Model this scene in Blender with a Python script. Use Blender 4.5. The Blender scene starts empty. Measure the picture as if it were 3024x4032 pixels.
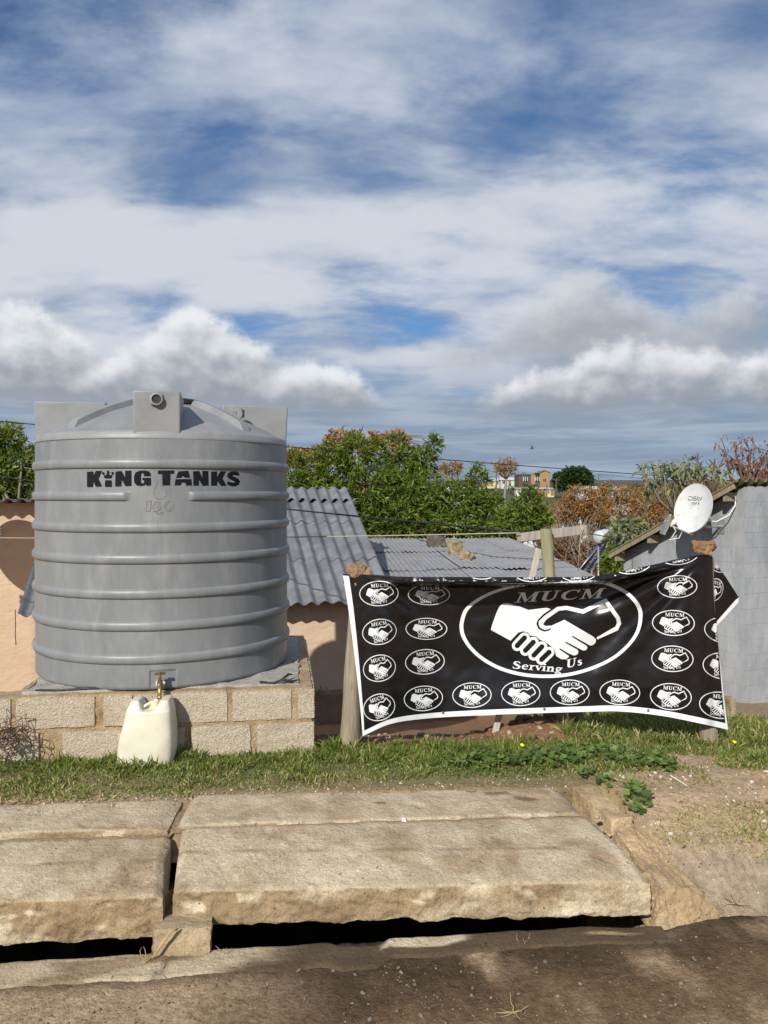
import bpy, bmesh, math, random
import numpy as np
from mathutils import Vector, Matrix, noise, geometry

# ------------------------------------------------------------------ camera, sky, sun, exposure
SC = bpy.context.scene
COL = SC.collection
F, HY, CZ = 3028.0, 1940.0, 2.0            # focal length (photo px), horizon row, eye height above the road

cam_d = bpy.data.cameras.new('camera')
cam = bpy.data.objects.new('camera', cam_d)
COL.objects.link(cam)
cam.location = (0, 0, CZ)
cam.rotation_euler = (math.radians(90), 0, 0)
cam_d.sensor_fit = 'HORIZONTAL'
cam_d.sensor_width = 36.0
cam_d.lens = 36.0 * F / 3024.0
cam_d.shift_y = -(2016.0 - HY) / 3024.0
cam_d.clip_start = 0.05
cam_d.clip_end = 4000
SC.camera = cam
SC.render.resolution_x = 768
SC.render.resolution_y = 1024

SUN_L = Vector((0.41, 1.0, -0.70)).normalized()     # direction the light travels
sun_d = bpy.data.lights.new('sun', 'SUN')
sun_d.energy = 5.0
sun_d.angle = math.radians(0.5)
sun_d.color = (1.0, 0.95, 0.86)
sun = bpy.data.objects.new('sun', sun_d)
COL.objects.link(sun)
sun.rotation_euler = SUN_L.to_track_quat('-Z', 'Y').to_euler()

SC.view_settings.view_transform = 'Standard'
SC.view_settings.look = 'None'
SC.view_settings.exposure = 0.0
SC.view_settings.gamma = 1.0
SC.view_settings.use_curve_mapping = False


class NT:
    """small helper for writing node trees"""
    def __init__(self, tree):
        self.t = tree
        self.t.nodes.clear()

    def n(self, typ, **kw):
        nd = self.t.nodes.new(typ)
        for k, v in kw.items():
            setattr(nd, k, v)
        return nd

    def link(self, a, b):
        self.t.links.new(a, b)

    def put(self, sock, v):
        if isinstance(v, bpy.types.NodeSocket):
            self.t.links.new(v, sock)
        elif v is not None:
            if hasattr(sock.default_value, '__len__') and not hasattr(v, '__len__'):
                v = [v] * len(sock.default_value)
            if hasattr(v, '__len__') and len(v) == 3 and len(sock.default_value) == 4:
                v = tuple(v) + (1.0,)
            sock.default_value = v

    def m(self, op, a, b=None, c=None, clamp=False):
        nd = self.n('ShaderNodeMath', operation=op)
        nd.use_clamp = clamp
        self.put(nd.inputs[0], a)
        self.put(nd.inputs[1], b)
        self.put(nd.inputs[2], c)
        return nd.outputs[0]

    def smooth(self, x, lo, hi):
        nd = self.n('ShaderNodeMapRange', interpolation_type='SMOOTHSTEP')
        self.put(nd.inputs[0], x)
        self.put(nd.inputs[1], lo)
        self.put(nd.inputs[2], hi)
        return nd.outputs[0]

    def mix(self, f, a, b, blend='MIX'):
        nd = self.n('ShaderNodeMix', data_type='RGBA', blend_type=blend)
        self.put(nd.inputs[0], f)
        self.put(nd.inputs[6], a)
        self.put(nd.inputs[7], b)
        return nd.outputs[2]

    def noise(self, vec, scale, detail=4, rough=0.55, dist=0.0, w=None, lac=2.0, flat=False):
        nd = self.n('ShaderNodeTexNoise')
        if flat: nd.noise_dimensions = '2D'
        if w is not None:
            nd.noise_dimensions = '4D'
            nd.inputs['W'].default_value = w
        if vec is not None:
            self.put(nd.inputs['Vector'], vec)
        nd.inputs['Scale'].default_value = scale
        nd.inputs['Detail'].default_value = detail
        nd.inputs['Roughness'].default_value = rough
        nd.inputs['Distortion'].default_value = dist
        nd.inputs['Lacunarity'].default_value = lac
        return nd.outputs[0]

    def mapping(self, vec, loc=(0, 0, 0), rot=(0, 0, 0), scale=(1, 1, 1)):
        nd = self.n('ShaderNodeMapping')
        self.put(nd.inputs[0], vec)
        nd.inputs[1].default_value = loc
        nd.inputs[2].default_value = rot
        nd.inputs[3].default_value = scale
        return nd.outputs[0]

    def xyz(self, x, y, z):
        nd = self.n('ShaderNodeCombineXYZ')
        self.put(nd.inputs[0], x)
        self.put(nd.inputs[1], y)
        self.put(nd.inputs[2], z)
        return nd.outputs[0]


def build_world():
    w = bpy.data.worlds.new('World')
    SC.world = w
    w.use_nodes = True
    t = NT(w.node_tree)
    out = t.n('ShaderNodeOutputWorld')
    bg = t.n('ShaderNodeBackground')
    t.link(bg.outputs[0], out.inputs[0])
    sky = t.n('ShaderNodeTexSky', sky_type='NISHITA')
    sky.sun_disc = False
    s = -SUN_L
    sky.sun_elevation = math.asin(s.z)
    sky.sun_rotation = math.atan2(s.x, s.y)
    sky.altitude = 50
    sky.air_density = 1.0
    sky.dust_density = 0.3
    sky.ozone_density = 3.0
    tc = t.n('ShaderNodeTexCoord')
    sep = t.n('ShaderNodeSeparateXYZ')
    t.link(tc.outputs['Generated'], sep.inputs[0])
    dx, dy, dz = sep.outputs
    el = t.m('ARCSINE', dz)
    az = t.m('ARCTAN2', dx, dy)
    up = t.m('MAXIMUM', dz, 0.0)
    k = t.m('DIVIDE', 1.0, t.m('ADD', up, 0.27))
    pl = t.xyz(t.m('MULTIPLY', t.m('MULTIPLY', dx, -1.0), k), t.m('MULTIPLY', dy, k), 0.0)
    # high sheet of altocumulus: billows, drawn out into loose bands
    m1 = t.mapping(pl, loc=(SKY_W1, 0.3 * SKY_W1, 0), rot=(0, 0, math.radians(13)), scale=(0.95, 1.6, 1.0))
    n1 = t.noise(m1, 2.6, 8, 0.59, 0.1, flat=True)
    m2 = t.mapping(pl, loc=(SKY_W2, SKY_W2, 0), rot=(0, 0, math.radians(-16)), scale=(0.6, 1.3, 1.0))
    n2 = t.noise(m2, 1.55, 1, 0.5, 0.0, flat=True)
    d1 = t.m('ADD', t.m('MULTIPLY', n1, 0.60), t.m('MULTIPLY', n2, 0.60))
    low = t.smooth(el, math.radians(27), math.radians(9))          # more cover towards the horizon
    d1 = t.m('ADD', d1, t.m('MULTIPLY', low, 0.075))
    a1 = t.smooth(d1, 0.405, 0.70)
    n4 = t.noise(t.mapping(m1, loc=(3.0, 9.0, 0)), 2.6, 3, 0.55, 0.0, flat=True)
    bright = t.smooth(t.m('ADD', t.m('ADD', t.m('MULTIPLY', d1, 0.85), t.m('MULTIPLY', n4, 0.5)), t.m('MULTIPLY', t.smooth(el, math.radians(30), math.radians(17)), 0.10)), 0.68, 1.04)
    c1 = t.mix(bright, (0.26, 0.335, 0.485), (0.65, 0.69, 0.755))
    col = t.n('ShaderNodeVectorMath', operation='SCALE')
    t.link(sky.outputs[0], col.inputs[0])
    col.inputs[3].default_value = SKY_S
    tint = t.mix(1.0, col.outputs[0], (0.54, 0.83, 1.08), 'MULTIPLY')
    veil = t.mix(t.m('MULTIPLY', t.smooth(t.m('ADD', n1, t.m('MULTIPLY', n4, 0.5)), 0.58, 0.92), 0.85), tint, (0.29, 0.375, 0.55))
    base = t.mix(t.m('MULTIPLY', a1, 0.95), veil, c1)
    # grey, rippled distant cloud low down
    rip = t.noise(t.mapping(t.xyz(az, el, 0.0), rot=(0, 0, math.radians(-3)), scale=(6.0, 60.0, 1.0)), 1.0, 3, 0.6, 0.4, flat=True)
    lowm = t.m('MULTIPLY', t.smooth(el, math.radians(11), math.radians(5.0)), t.smooth(el, math.radians(-1.5), math.radians(0.8)))
    lowc = t.mix(t.smooth(rip, 0.35, 0.72), (0.225, 0.30, 0.415), (0.36, 0.435, 0.545))
    base = t.mix(t.m('MULTIPLY', lowm, 0.88), base, lowc)
    # cumulus banks: a height profile in azimuth, billowed by noise
    azt = t.m('MULTIPLY_ADD', az, 0.5 / math.pi, 0.5)
    def profile(bumps):
        rp = t.n('ShaderNodeValToRGB')
        rp.color_ramp.interpolation = 'LINEAR'
        els = rp.color_ramp.elements
        xs = sorted(set([-180, -150, -125, -105, -85, -65, -48, -40, 42, 55, 75, 95, 115, 140, 165, 180] + list(range(-34, 40, 5))))
        for i, x in enumerate(xs):
            h = max(hh * math.exp(-((x - c) / wd) ** 2) for c, wd, hh in bumps)
            p = x / 360.0 + 0.5
            e = els[0] if i == 0 else (els[len(els) - 1] if i == len(xs) - 1 else els.new(p))
            e.position = p
            e.color = (h / 10, h / 10, h / 10, 1)
        t.link(azt, rp.inputs[0])
        return t.m('MULTIPLY', rp.outputs[0], math.radians(10))
    def bank(bumps, lo, seed, nscale, amp, top_c, base_c, soft):
        env = profile(bumps)
        v = t.mapping(t.xyz(az, t.m('MULTIPLY', el, 1.3), 0.0), loc=(seed, seed * 0.7, 0))
        nb = t.noise(v, nscale, 5, 0.62, 0.0, flat=True)
        nc = t.m('SUBTRACT', nb, 0.5)
        dens = t.m('SUBTRACT', t.m('ADD', env, math.radians(lo)), el)
        dens = t.m('MULTIPLY_ADD', nc, math.radians(amp), dens)
        a = t.smooth(dens, math.radians(-0.1), math.radians(soft))
        under = t.m('MULTIPLY_ADD', nc, math.radians(3.2), el)
        a = t.m('MULTIPLY', a, t.smooth(under, math.radians(lo - 2.6), math.radians(lo + 0.5)))
        a = t.m('MULTIPLY', a, t.smooth(env, math.radians(0.4), math.radians(1.8)))
        # lit from above and behind the viewer: tops white, bases grey
        vs = t.mapping(v, loc=(-0.012, 0.022, 0.0))
        ns = t.noise(vs, nscale, 2, 0.62, 0.0, flat=True)
        hgt = t.m('DIVIDE', t.m('SUBTRACT', el, math.radians(lo - 1.0)), t.m('ADD', env, math.radians(0.8)))
        sh = t.smooth(t.m('MULTIPLY_ADD', t.m('SUBTRACT', nb, ns), 1.1, t.m('MULTIPLY', hgt, 0.95)), 0.05, 1.0)
        return a, t.mix(sh, base_c, top_c)
    a, c = bank([(15.5, 8.0, 5.2), (25, 9, 3.6), (-72, 18, 4.0), (85, 22, 4.0), (150, 26, 4.5), (-140, 26, 4.2)],
                10.6, SKY_W3, 10.0, 6.0, (0.66, 0.69, 0.72), (0.34, 0.37, 0.41), 2.6)
    base = t.mix(t.m('MULTIPLY', a, 0.85), base, c)
    a, c = bank([(-14.5, 5.2, 7.0), (-27, 7.0, 6.6), (-7.5, 5.0, 5.0), (32, 5.5, 7.2), (18, 9.0, 4.2), (-60, 15, 5.0), (70, 18, 5.0), (120, 20, 5.0), (-110, 22, 5.0), (178, 20, 4.6)],
                7.0, SKY_W4, 11.0, 4.6, (0.84, 0.86, 0.88), (0.31, 0.345, 0.395), 1.5)
    base = t.mix(t.m('MULTIPLY', a, 0.97), base, c)
    below = t.smooth(dz, -0.002, -0.03)
    base = t.mix(below, base, (0.16, 0.14, 0.11))
    t.link(base, bg.inputs[0])
    bg.inputs[1].default_value = 1.0
    w.cycles.sampling_method = 'MANUAL'
    w.cycles.sample_map_resolution = 256


SKY_S, SKY_W1, SKY_W2, SKY_W3, SKY_W4 = 0.085, 8.2, 4.1, 6.6, 5.2
build_world()
SC.cycles.max_bounces = 5
SC.cycles.diffuse_bounces = 3
SC.cycles.glossy_bounces = 2
SC.cycles.transmission_bounces = 4
SC.cycles.transparent_max_bounces = 4
SC.cycles.caustics_reflective = False
SC.cycles.caustics_refractive = False


# ------------------------------------------------------------------ helpers
def P(px, py, D):
    """a pixel of the photograph at a chosen real distance -> world point"""
    return Vector(((px - 1512.0) / F * D, D, CZ - (py - HY) / F * D))


def link(o, parent=None):
    COL.objects.link(o)
    if parent is not None:
        o.parent = parent
    return o


def tag(o, label=None, cat=None, group=None, kind=None):
    if label: o['label'] = label
    if cat: o['category'] = cat
    if group: o['group'] = group
    if kind: o['kind'] = kind
    return o


def thing(name, label, cat, loc=(0, 0, 0), group=None):
    o = bpy.data.objects.new(name, None)
    o.empty_display_size = 0.1
    link(o)
    o.location = loc
    return tag(o, label, cat, group)


class MB:
    """collects shapes in world coordinates and links them as one mesh object"""
    def __init__(self):
        self.v, self.f = [], []

    def add(self, verts, faces):
        o = len(self.v)
        self.v.extend([tuple(p) for p in verts])
        self.f.extend([tuple(i + o for i in f) for f in faces])

    def box(self, c, s, rot=None):
        c = Vector(c)
        hx, hy, hz = s[0] / 2, s[1] / 2, s[2] / 2
        vs = [Vector((x, y, z)) for x in (-hx, hx) for y in (-hy, hy) for z in (-hz, hz)]
        if rot is not None:
            vs = [rot @ p for p in vs]
        self.add([c + p for p in vs], [(0, 1, 3, 2), (4, 6, 7, 5), (0, 4, 5, 1), (2, 3, 7, 6), (0, 2, 6, 4), (1, 5, 7, 3)])

    def hexa(self, p):
        """8 corners: bottom 0-3 ring, top 4-7 ring"""
        self.add(p, [(3, 2, 1, 0), (4, 5, 6, 7), (0, 1, 5, 4), (1, 2, 6, 5), (2, 3, 7, 6), (3, 0, 4, 7)])

    def tube(self, pts, rad, n=8, cap=True):
        pts = [Vector(p) for p in pts]
        k = len(pts)
        if not hasattr(rad, '__len__'):
            rad = [rad] * k
        base = len(self.v)
        ref = None
        for i, p in enumerate(pts):
            d = (pts[min(i + 1, k - 1)] - pts[max(i - 1, 0)])
            if d.length < 1e-9: d = Vector((0, 0, 1))
            d.normalize()
            if ref is None:
                ref = d.orthogonal().normalized()
            else:
                ref = (ref - d * ref.dot(d))
                if ref.length < 1e-6: ref = d.orthogonal()
                ref.normalize()
            b = d.cross(ref)
            for j in range(n):
                a = 2 * math.pi * j / n
                self.v.append(tuple(p + (ref * math.cos(a) + b * math.sin(a)) * rad[i]))
        for i in range(k - 1):
            for j in range(n):
                a0 = base + i * n + j
                a1 = base + i * n + (j + 1) % n
                self.f.append((a0, a1, a1 + n, a0 + n))
        if cap:
            self.f.append(tuple(base + j for j in range(n))[::-1])
            self.f.append(tuple(base + (k - 1) * n + j for j in range(n)))

    def lathe(self, prof, M, n=24, cap=True):
        """prof: (r, z) pairs along local z"""
        base = len(self.v)
        for r, z in prof:
            for j in range(n):
                a = 2 * math.pi * j / n
                self.v.append(tuple(M @ Vector((r * math.cos(a), r * math.sin(a), z))))
        for i in range(len(prof) - 1):
            for j in range(n):
                a0 = base + i * n + j
                a1 = base + i * n + (j + 1) % n
                self.f.append((a0, a1, a1 + n, a0 + n))
        if cap:
            self.f.append(tuple(base + j for j in range(n))[::-1])
            self.f.append(tuple(base + (len(prof) - 1) * n + j for j in range(n)))

    def grid(self, fn, nu, nv, closed_u=False):
        base = len(self.v)
        cu = nu if closed_u else nu + 1
        for j in range(nv + 1):
            for i in range(cu):
                self.v.append(tuple(fn(i / nu, j / nv)))
        for j in range(nv):
            for i in range(nu):
                a = base + j * cu + i
                b = base + j * cu + (i + 1) % cu
                self.f.append((a, b, b + cu, a + cu))

    def build(self, name, mat, parent=None, smooth=False, angle=None, mods=None):
        me = bpy.data.meshes.new(name)
        me.from_pydata(self.v, [], self.f)
        me.validate()
        o = bpy.data.objects.new(name, me)
        if mat is not None: me.materials.append(mat)
        if smooth:
            me.shade_smooth()
            if angle:
                me.set_sharp_from_angle(angle=math.radians(angle))
        link(o)
        if parent is not None:
            o.parent = parent
            o.matrix_parent_inverse = Matrix.Translation(-Vector(parent.location)) if parent.type == 'EMPTY' and parent.parent is None else Matrix.Identity(4)
        return o


def mesh_obj(name, verts, faces, mat, parent=None, smooth=False):
    b = MB(); b.v = verts; b.f = faces
    return b.build(name, mat, parent, smooth)


def frame(o, z, x=None):
    """matrix with local z along z"""
    z = Vector(z).normalized()
    x = Vector(x) if x is not None else z.orthogonal()
    x = (x - z * x.dot(z)).normalized()
    y = z.cross(x)
    return Matrix(((x.x, y.x, z.x, o[0]), (x.y, y.y, z.y, o[1]), (x.z, y.z, z.z, o[2]), (0, 0, 0, 1)))


def fbm(p, oct=4):
    return noise.fractal(Vector(p), 1.0, 2.0, oct)


# ------------------------------------------------------------------ materials
def pm(name, c1, c2=None, scale=6.0, rough=0.8, bump=0.0, bscale=60.0, c3=None, c3t=(0.62, 0.75), c3s=2.0, metal=0.0,
       stretch=(1, 1, 1), detail=6, spec=0.5, rvar=0.0, speck=None, spt=0.68, sps=90.0, wtint=None, coat=0.0, bdist=0.01, contrast=(0.3, 0.7), sub=0.0, grit=None):
    m = bpy.data.materials.new(name)
    m.use_nodes = True
    t = NT(m.node_tree)
    out = t.n('ShaderNodeOutputMaterial')
    bs = t.n('ShaderNodeBsdfPrincipled')
    t.link(bs.outputs[0], out.inputs[0])
    geo = t.n('ShaderNodeNewGeometry')
    pos = t.mapping(geo.outputs['Position'], scale=stretch)
    n1 = t.noise(pos, scale, detail, 0.6)
    col = t.mix(t.smooth(n1, contrast[0], contrast[1]), c1, c2 if c2 else c1)
    if c3:
        n3 = t.noise(pos, c3s, 7, 0.62, 0.4, w=3.1)
        col = t.mix(t.smooth(n3, c3t[0], c3t[1]), col, c3)
    if speck:
        ns = t.noise(pos, sps, 2, 0.5, w=8.0)
        col = t.mix(t.smooth(ns, spt, spt + 0.06), col, speck)
    if grit:
        ng = t.noise(pos, grit[0], 3, 0.7)
        g = t.m('MULTIPLY_ADD', t.m('SUBTRACT', ng, 0.5), grit[1] * 2, 1.0)
        col = t.mix(1.0, col, t.xyz(g, g, g), 'MULTIPLY')
    if wtint:
        at = t.n('ShaderNodeAttribute', attribute_name='tint')
        col = t.mix(1.0, col, at.outputs['Color'], 'MULTIPLY')
    t.put(bs.inputs['Base Color'], col)
    bs.inputs['Metallic'].default_value = metal
    bs.inputs['Specular IOR Level'].default_value = spec
    bs.inputs['Coat Weight'].default_value = coat
    if sub:
        bs.inputs['Subsurface Weight'].default_value = sub
        bs.inputs['Subsurface Radius'].default_value = (0.02, 0.02, 0.015)
    if rvar:
        nr = t.noise(pos, scale * 1.7, 5, 0.6, w=5.0)
        r = t.m('ADD', rough, t.m('MULTIPLY', t.m('SUBTRACT', nr, 0.5), rvar * 2), clamp=True)
        t.put(bs.inputs['Roughness'], r)
    else:
        bs.inputs['Roughness'].default_value = rough
    if bump:
        nb = t.noise(pos, bscale, 8, 0.65)
        bp = t.n('ShaderNodeBump')
        bp.inputs['Strength'].default_value = bump
        bp.inputs['Distance'].default_value = bdist
        t.link(nb, bp.inputs['Height'])
        t.link(bp.outputs[0], bs.inputs['Normal'])
    return m


def leaf_mat(name, dark, light, odd=None, trans=0.35, rough=0.5):
    """leaf colour varies from leaf to leaf through the mesh attribute 'tint' (one random number per leaf)"""
    m = bpy.data.materials.new(name)
    m.use_nodes = True
    t = NT(m.node_tree)
    out = t.n('ShaderNodeOutputMaterial')
    at = t.n('ShaderNodeAttribute', attribute_name='tint')
    r = t.n('ShaderNodeSeparateColor')
    t.link(at.outputs['Color'], r.inputs[0])
    col = t.mix(r.outputs[0], dark, light)
    if odd:
        col = t.mix(t.smooth(r.outputs[1], 0.90, 0.93), col, odd)
    bs = t.n('ShaderNodeBsdfPrincipled')
    bs.inputs['Roughness'].default_value = rough
    bs.inputs['Specular IOR Level'].default_value = 0.35
    t.put(bs.inputs['Base Color'], col)
    tr = t.n('ShaderNodeBsdfTranslucent')
    t.put(tr.inputs[0], t.mix(1.0, col, (1.15, 1.2, 0.6), 'MULTIPLY'))
    mx = t.n('ShaderNodeMixShader')
    mx.inputs[0].default_value = trans
    t.link(bs.outputs[0], mx.inputs[1])
    t.link(tr.outputs[0], mx.inputs[2])
    t.link(mx.outputs[0], out.inputs[0])
    return m


def set_tint(o, cols, domain='POINT'):
    """cols: (n,3) array"""
    me = o.data
    at = me.color_attributes.new('tint', 'FLOAT_COLOR', domain)
    a = np.ones((len(cols), 4), dtype=np.float32)
    a[:, :3] = cols
    at.data.foreach_set('color', a.ravel())


def np_mesh(name, V, Q, mat, parent=None, tint=None):
    """V (n,3), Q (m,k) equal-sided faces, quickly"""
    me = bpy.data.meshes.new(name)
    V = np.asarray(V, dtype=np.float32); Q = np.asarray(Q, dtype=np.int32)
    m, k = Q.shape
    me.vertices.add(len(V)); me.vertices.foreach_set('co', V.ravel())
    me.loops.add(m * k); me.loops.foreach_set('vertex_index', Q.ravel())
    me.polygons.add(m)
    me.polygons.foreach_set('loop_start', np.arange(0, m * k, k, dtype=np.int32))
    me.polygons.foreach_set('loop_total', np.full(m, k, dtype=np.int32))
    me.update(calc_edges=True)
    me.materials.append(mat)
    o = bpy.data.objects.new(name, me)
    link(o)
    if parent is not None:
        o.parent = parent
        if parent.type == 'EMPTY' and parent.parent is None:
            o.matrix_parent_inverse = Matrix.Translation(-Vector(parent.location))
    if tint is not None:
        set_tint(o, tint)
    return o


def copy_thing(root, loc, label=None, group=None, rotz=None):
    r = root.copy(); COL.objects.link(r); r.location = loc
    if rotz is not None: r.rotation_euler = (0, 0, rotz)
    if label: r['label'] = label
    if group: r['group'] = group
    for ch in list(root.children):
        c = ch.copy(); COL.objects.link(c); c.parent = r
        for g in list(ch.children):
            d = g.copy(); COL.objects.link(d); d.parent = c
    return r


MAT = {}
MAT['tank'] = pm('grey_polyethylene', (0.172, 0.182, 0.19), (0.21, 0.22, 0.228), 3.0, 0.40, 0.10, 90, c3=(0.265, 0.27, 0.27), c3t=(0.46, 0.78), c3s=5.5, spec=0.45, rvar=0.14, stretch=(1.2, 1.2, 0.42), grit=(30, 0.12))
MAT['tank_dusty'] = pm('dusty_grey_polyethylene', (0.20, 0.21, 0.215), (0.25, 0.256, 0.258), 5.0, 0.5, 0.10, 90, c3=(0.31, 0.305, 0.29), c3s=7.0, rvar=0.1)
MAT['navy'] = pm('dark_paint', (0.006, 0.007, 0.011), (0.010, 0.011, 0.016), 20, 0.75, 0.05, 120, spec=0.15)
MAT['black_plastic'] = pm('black_plastic', (0.012, 0.012, 0.013), (0.03, 0.03, 0.032), 9, 0.5)
MAT['brass'] = pm('weathered_brass', (0.30, 0.20, 0.075), (0.42, 0.31, 0.14), 40, 0.36, 0.1, 160, metal=0.85)
MAT['washer'] = pm('white_washer', (0.6, 0.6, 0.58), None, 5, 0.5)
MAT['block'] = pm('concrete_block', (0.49, 0.405, 0.295), (0.65, 0.56, 0.435), 60, 0.95, 1.0, 90, c3=(0.45, 0.345, 0.22), c3t=(0.50, 0.78), c3s=4.0, speck=(0.22, 0.17, 0.12), spt=0.63, sps=120, bdist=0.02, grit=(150, 0.5))
MAT['mortar'] = pm('sandy_mortar', (0.34, 0.235, 0.125), (0.48, 0.365, 0.225), 10, 0.95, 0.9, 60, c3=(0.25, 0.165, 0.09), c3t=(0.52, 0.7), c3s=6.0, bdist=0.02, grit=(120, 0.4))
MAT['screed'] = pm('grey_screed', (0.33, 0.315, 0.285), (0.44, 0.42, 0.375), 14, 0.95, 1.0, 45, c3=(0.30, 0.24, 0.17), c3s=3.5, bdist=0.02, speck=(0.14, 0.12, 0.1), spt=0.7, sps=45)
MAT['can'] = pm('off_white_polyethylene', (0.62, 0.58, 0.445), (0.69, 0.66, 0.545), 6, 0.42, 0.05, 50, c3=(0.52, 0.44, 0.28), c3t=(0.52, 0.85), c3s=6.0, sub=0.15, speck=(0.45, 0.40, 0.30), spt=0.78, sps=28)
MAT['cap'] = pm('cream_cap', (0.70, 0.64, 0.45), (0.76, 0.71, 0.55), 20, 0.45)
MAT['rust_wire'] = pm('rusty_wire', (0.05, 0.03, 0.022), (0.12, 0.06, 0.035), 60, 0.75)
MAT['peach'] = pm('peach_plaster', (0.525, 0.395, 0.275), (0.59, 0.455, 0.325), 2.2, 0.92, 0.45, 12, c3=(0.45, 0.335, 0.225), c3t=(0.55, 0.85), c3s=1.4, bdist=0.03, stretch=(1, 1, 1.6))
MAT['apron'] = pm('stained_apron', (0.34, 0.235, 0.15), (0.25, 0.16, 0.10), 6, 0.95, 0.6, 30)
MAT['asbestos'] = pm('fibre_cement_sheet', (0.115, 0.121, 0.133), (0.185, 0.193, 0.207), 4.0, 0.75, 0.25, 50, c3=(0.085, 0.087, 0.093), c3t=(0.5, 0.75), c3s=2.6, speck=(0.34, 0.28, 0.17), spt=0.72, sps=14)
MAT['zinc'] = pm('painted_iron_sheet', (0.215, 0.215, 0.225), (0.275, 0.273, 0.275), 4.0, 0.6, 0.12, 30, c3=(0.22, 0.17, 0.13), c3t=(0.58, 0.8), c3s=1.6)
MAT['moss_sheet'] = pm('mossy_sheet', (0.115, 0.125, 0.045), (0.18, 0.175, 0.075), 8, 0.95, 0.6, 60, c3=(0.20, 0.19, 0.155), c3t=(0.6, 0.8), c3s=3.0)
MAT['greywall'] = pm('grey_painted_blockwork', (0.255, 0.27, 0.29), (0.365, 0.38, 0.40), 3.2, 0.85, 0.4, 22, c3=(0.43, 0.44, 0.455), c3t=(0.50, 0.75), c3s=2.4, bdist=0.02, stretch=(1, 1, 0.45), speck=(0.22, 0.22, 0.22), spt=0.74, sps=14)
MAT['joint'] = pm('grey_painted_joint', (0.27, 0.28, 0.295), (0.36, 0.37, 0.38), 5, 0.9, 0.3, 40)
MAT['timber'] = pm('weathered_timber', (0.215, 0.165, 0.11), (0.33, 0.265, 0.185), 5, 0.85, 0.5, 18, stretch=(9, 9, 0.8), c3=(0.12, 0.09, 0.06), c3t=(0.6, 0.75), c3s=1.6)
MAT['post'] = pm('old_pole_wood', (0.235, 0.185, 0.13), (0.34, 0.285, 0.21), 7, 0.85, 0.7, 16, stretch=(7, 7, 0.55), c3=(0.135, 0.10, 0.07), c3t=(0.58, 0.74), c3s=1.8, bdist=0.012)
MAT['greenpost'] = pm('treated_pole_wood', (0.275, 0.255, 0.15), (0.36, 0.325, 0.205), 6, 0.85, 0.5, 16, stretch=(7, 7, 0.55), c3=(0.17, 0.135, 0.08), c3t=(0.6, 0.76), c3s=1.6)
MAT['plank'] = pm('grey_plank', (0.25, 0.22, 0.19), (0.36, 0.325, 0.285), 5, 0.85, 0.4, 18, stretch=(9, 9, 0.8))
MAT['pale_wood'] = pm('pale_split_wood', (0.42, 0.37, 0.30), (0.52, 0.47, 0.40), 8, 0.85, 0.4, 18, stretch=(8, 8, 0.7))
MAT['brick'] = pm('worn_clay_brick', (0.22, 0.13, 0.07), (0.34, 0.23, 0.135), 22, 0.95, 1.0, 60, c3=(0.40, 0.33, 0.21), c3t=(0.52, 0.7), c3s=14, bdist=0.015)
MAT['rock'] = pm('brown_sandstone', (0.24, 0.13, 0.06), (0.335, 0.20, 0.105), 9, 0.92, 0.8, 40, c3=(0.15, 0.085, 0.045), c3t=(0.55, 0.72), c3s=8, bdist=0.02)
MAT['greystone'] = pm('grey_stone', (0.085, 0.075, 0.06), (0.14, 0.12, 0.10), 10, 0.95, 0.8, 40)
MAT['yellowstone'] = pm('lichened_brick', (0.25, 0.205, 0.10), (0.36, 0.31, 0.20), 16, 0.95, 0.8, 40, c3=(0.24, 0.10, 0.06), c3t=(0.52, 0.62), c3s=9)
MAT['vinyl'] = pm('black_vinyl', (0.0065, 0.006, 0.0068), (0.0105, 0.009, 0.0105), 5, 0.26, 0.05, 18, spec=0.5, rvar=0.07, c3=(0.02, 0.019, 0.022), c3t=(0.66, 0.8), c3s=3.0)
MAT['print'] = pm('white_print', (0.74, 0.75, 0.76), (0.79, 0.80, 0.80), 5, 0.34, 0.03, 18, spec=0.45)
MAT['dish'] = pm('white_enamel', (0.56, 0.57, 0.56), (0.64, 0.645, 0.63), 5, 0.5, c3=(0.42, 0.40, 0.32), c3t=(0.50, 0.80), c3s=6.0, grit=(60, 0.12))
MAT['dishprint'] = pm('grey_print', (0.14, 0.15, 0.17), None, 5, 0.5)
MAT['galv'] = pm('galvanised_steel', (0.36, 0.37, 0.38), (0.45, 0.46, 0.46), 20, 0.45, metal=0.6)
MAT['cable_w'] = pm('white_cable', (0.72, 0.72, 0.70), None, 5, 0.5)
MAT['cable_b'] = pm('black_cable', (0.012, 0.012, 0.013), None, 5, 0.6)
MAT['rope'] = pm('sisal_rope', (0.46, 0.41, 0.29), (0.34, 0.30, 0.21), 60, 0.9)
MAT['string'] = pm('jute_string', (0.50, 0.39, 0.23), None, 60, 0.9)
MAT['concrete'] = pm('old_concrete', (0.39, 0.315, 0.205), (0.54, 0.45, 0.31), 6.0, 0.93, 0.7, 42, c3=(0.27, 0.195, 0.12), c3t=(0.50, 0.74), c3s=3.4, speck=(0.17, 0.125, 0.08), spt=0.66, sps=46, bdist=0.022, wtint=True, grit=(110, 0.75))
MAT['bark'] = pm('bark', (0.075, 0.055, 0.038), (0.145, 0.11, 0.08), 14, 0.9, 0.6, 40, stretch=(3, 3, 0.8))
MAT['palebark'] = pm('pale_bark', (0.19, 0.15, 0.115), (0.27, 0.225, 0.18), 14, 0.9, 0.5, 40)
MAT['redbark'] = pm('red_brown_bark', (0.11, 0.055, 0.04), (0.17, 0.095, 0.07), 14, 0.9)

# ------------------------------------------------------------------ ground
def lerp(a, b, t): return a + (b - a) * t
def sst(x, a, b):
    t = min(1.0, max(0.0, (x - a) / (b - a)))
    return t * t * (3 - 2 * t)

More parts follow.
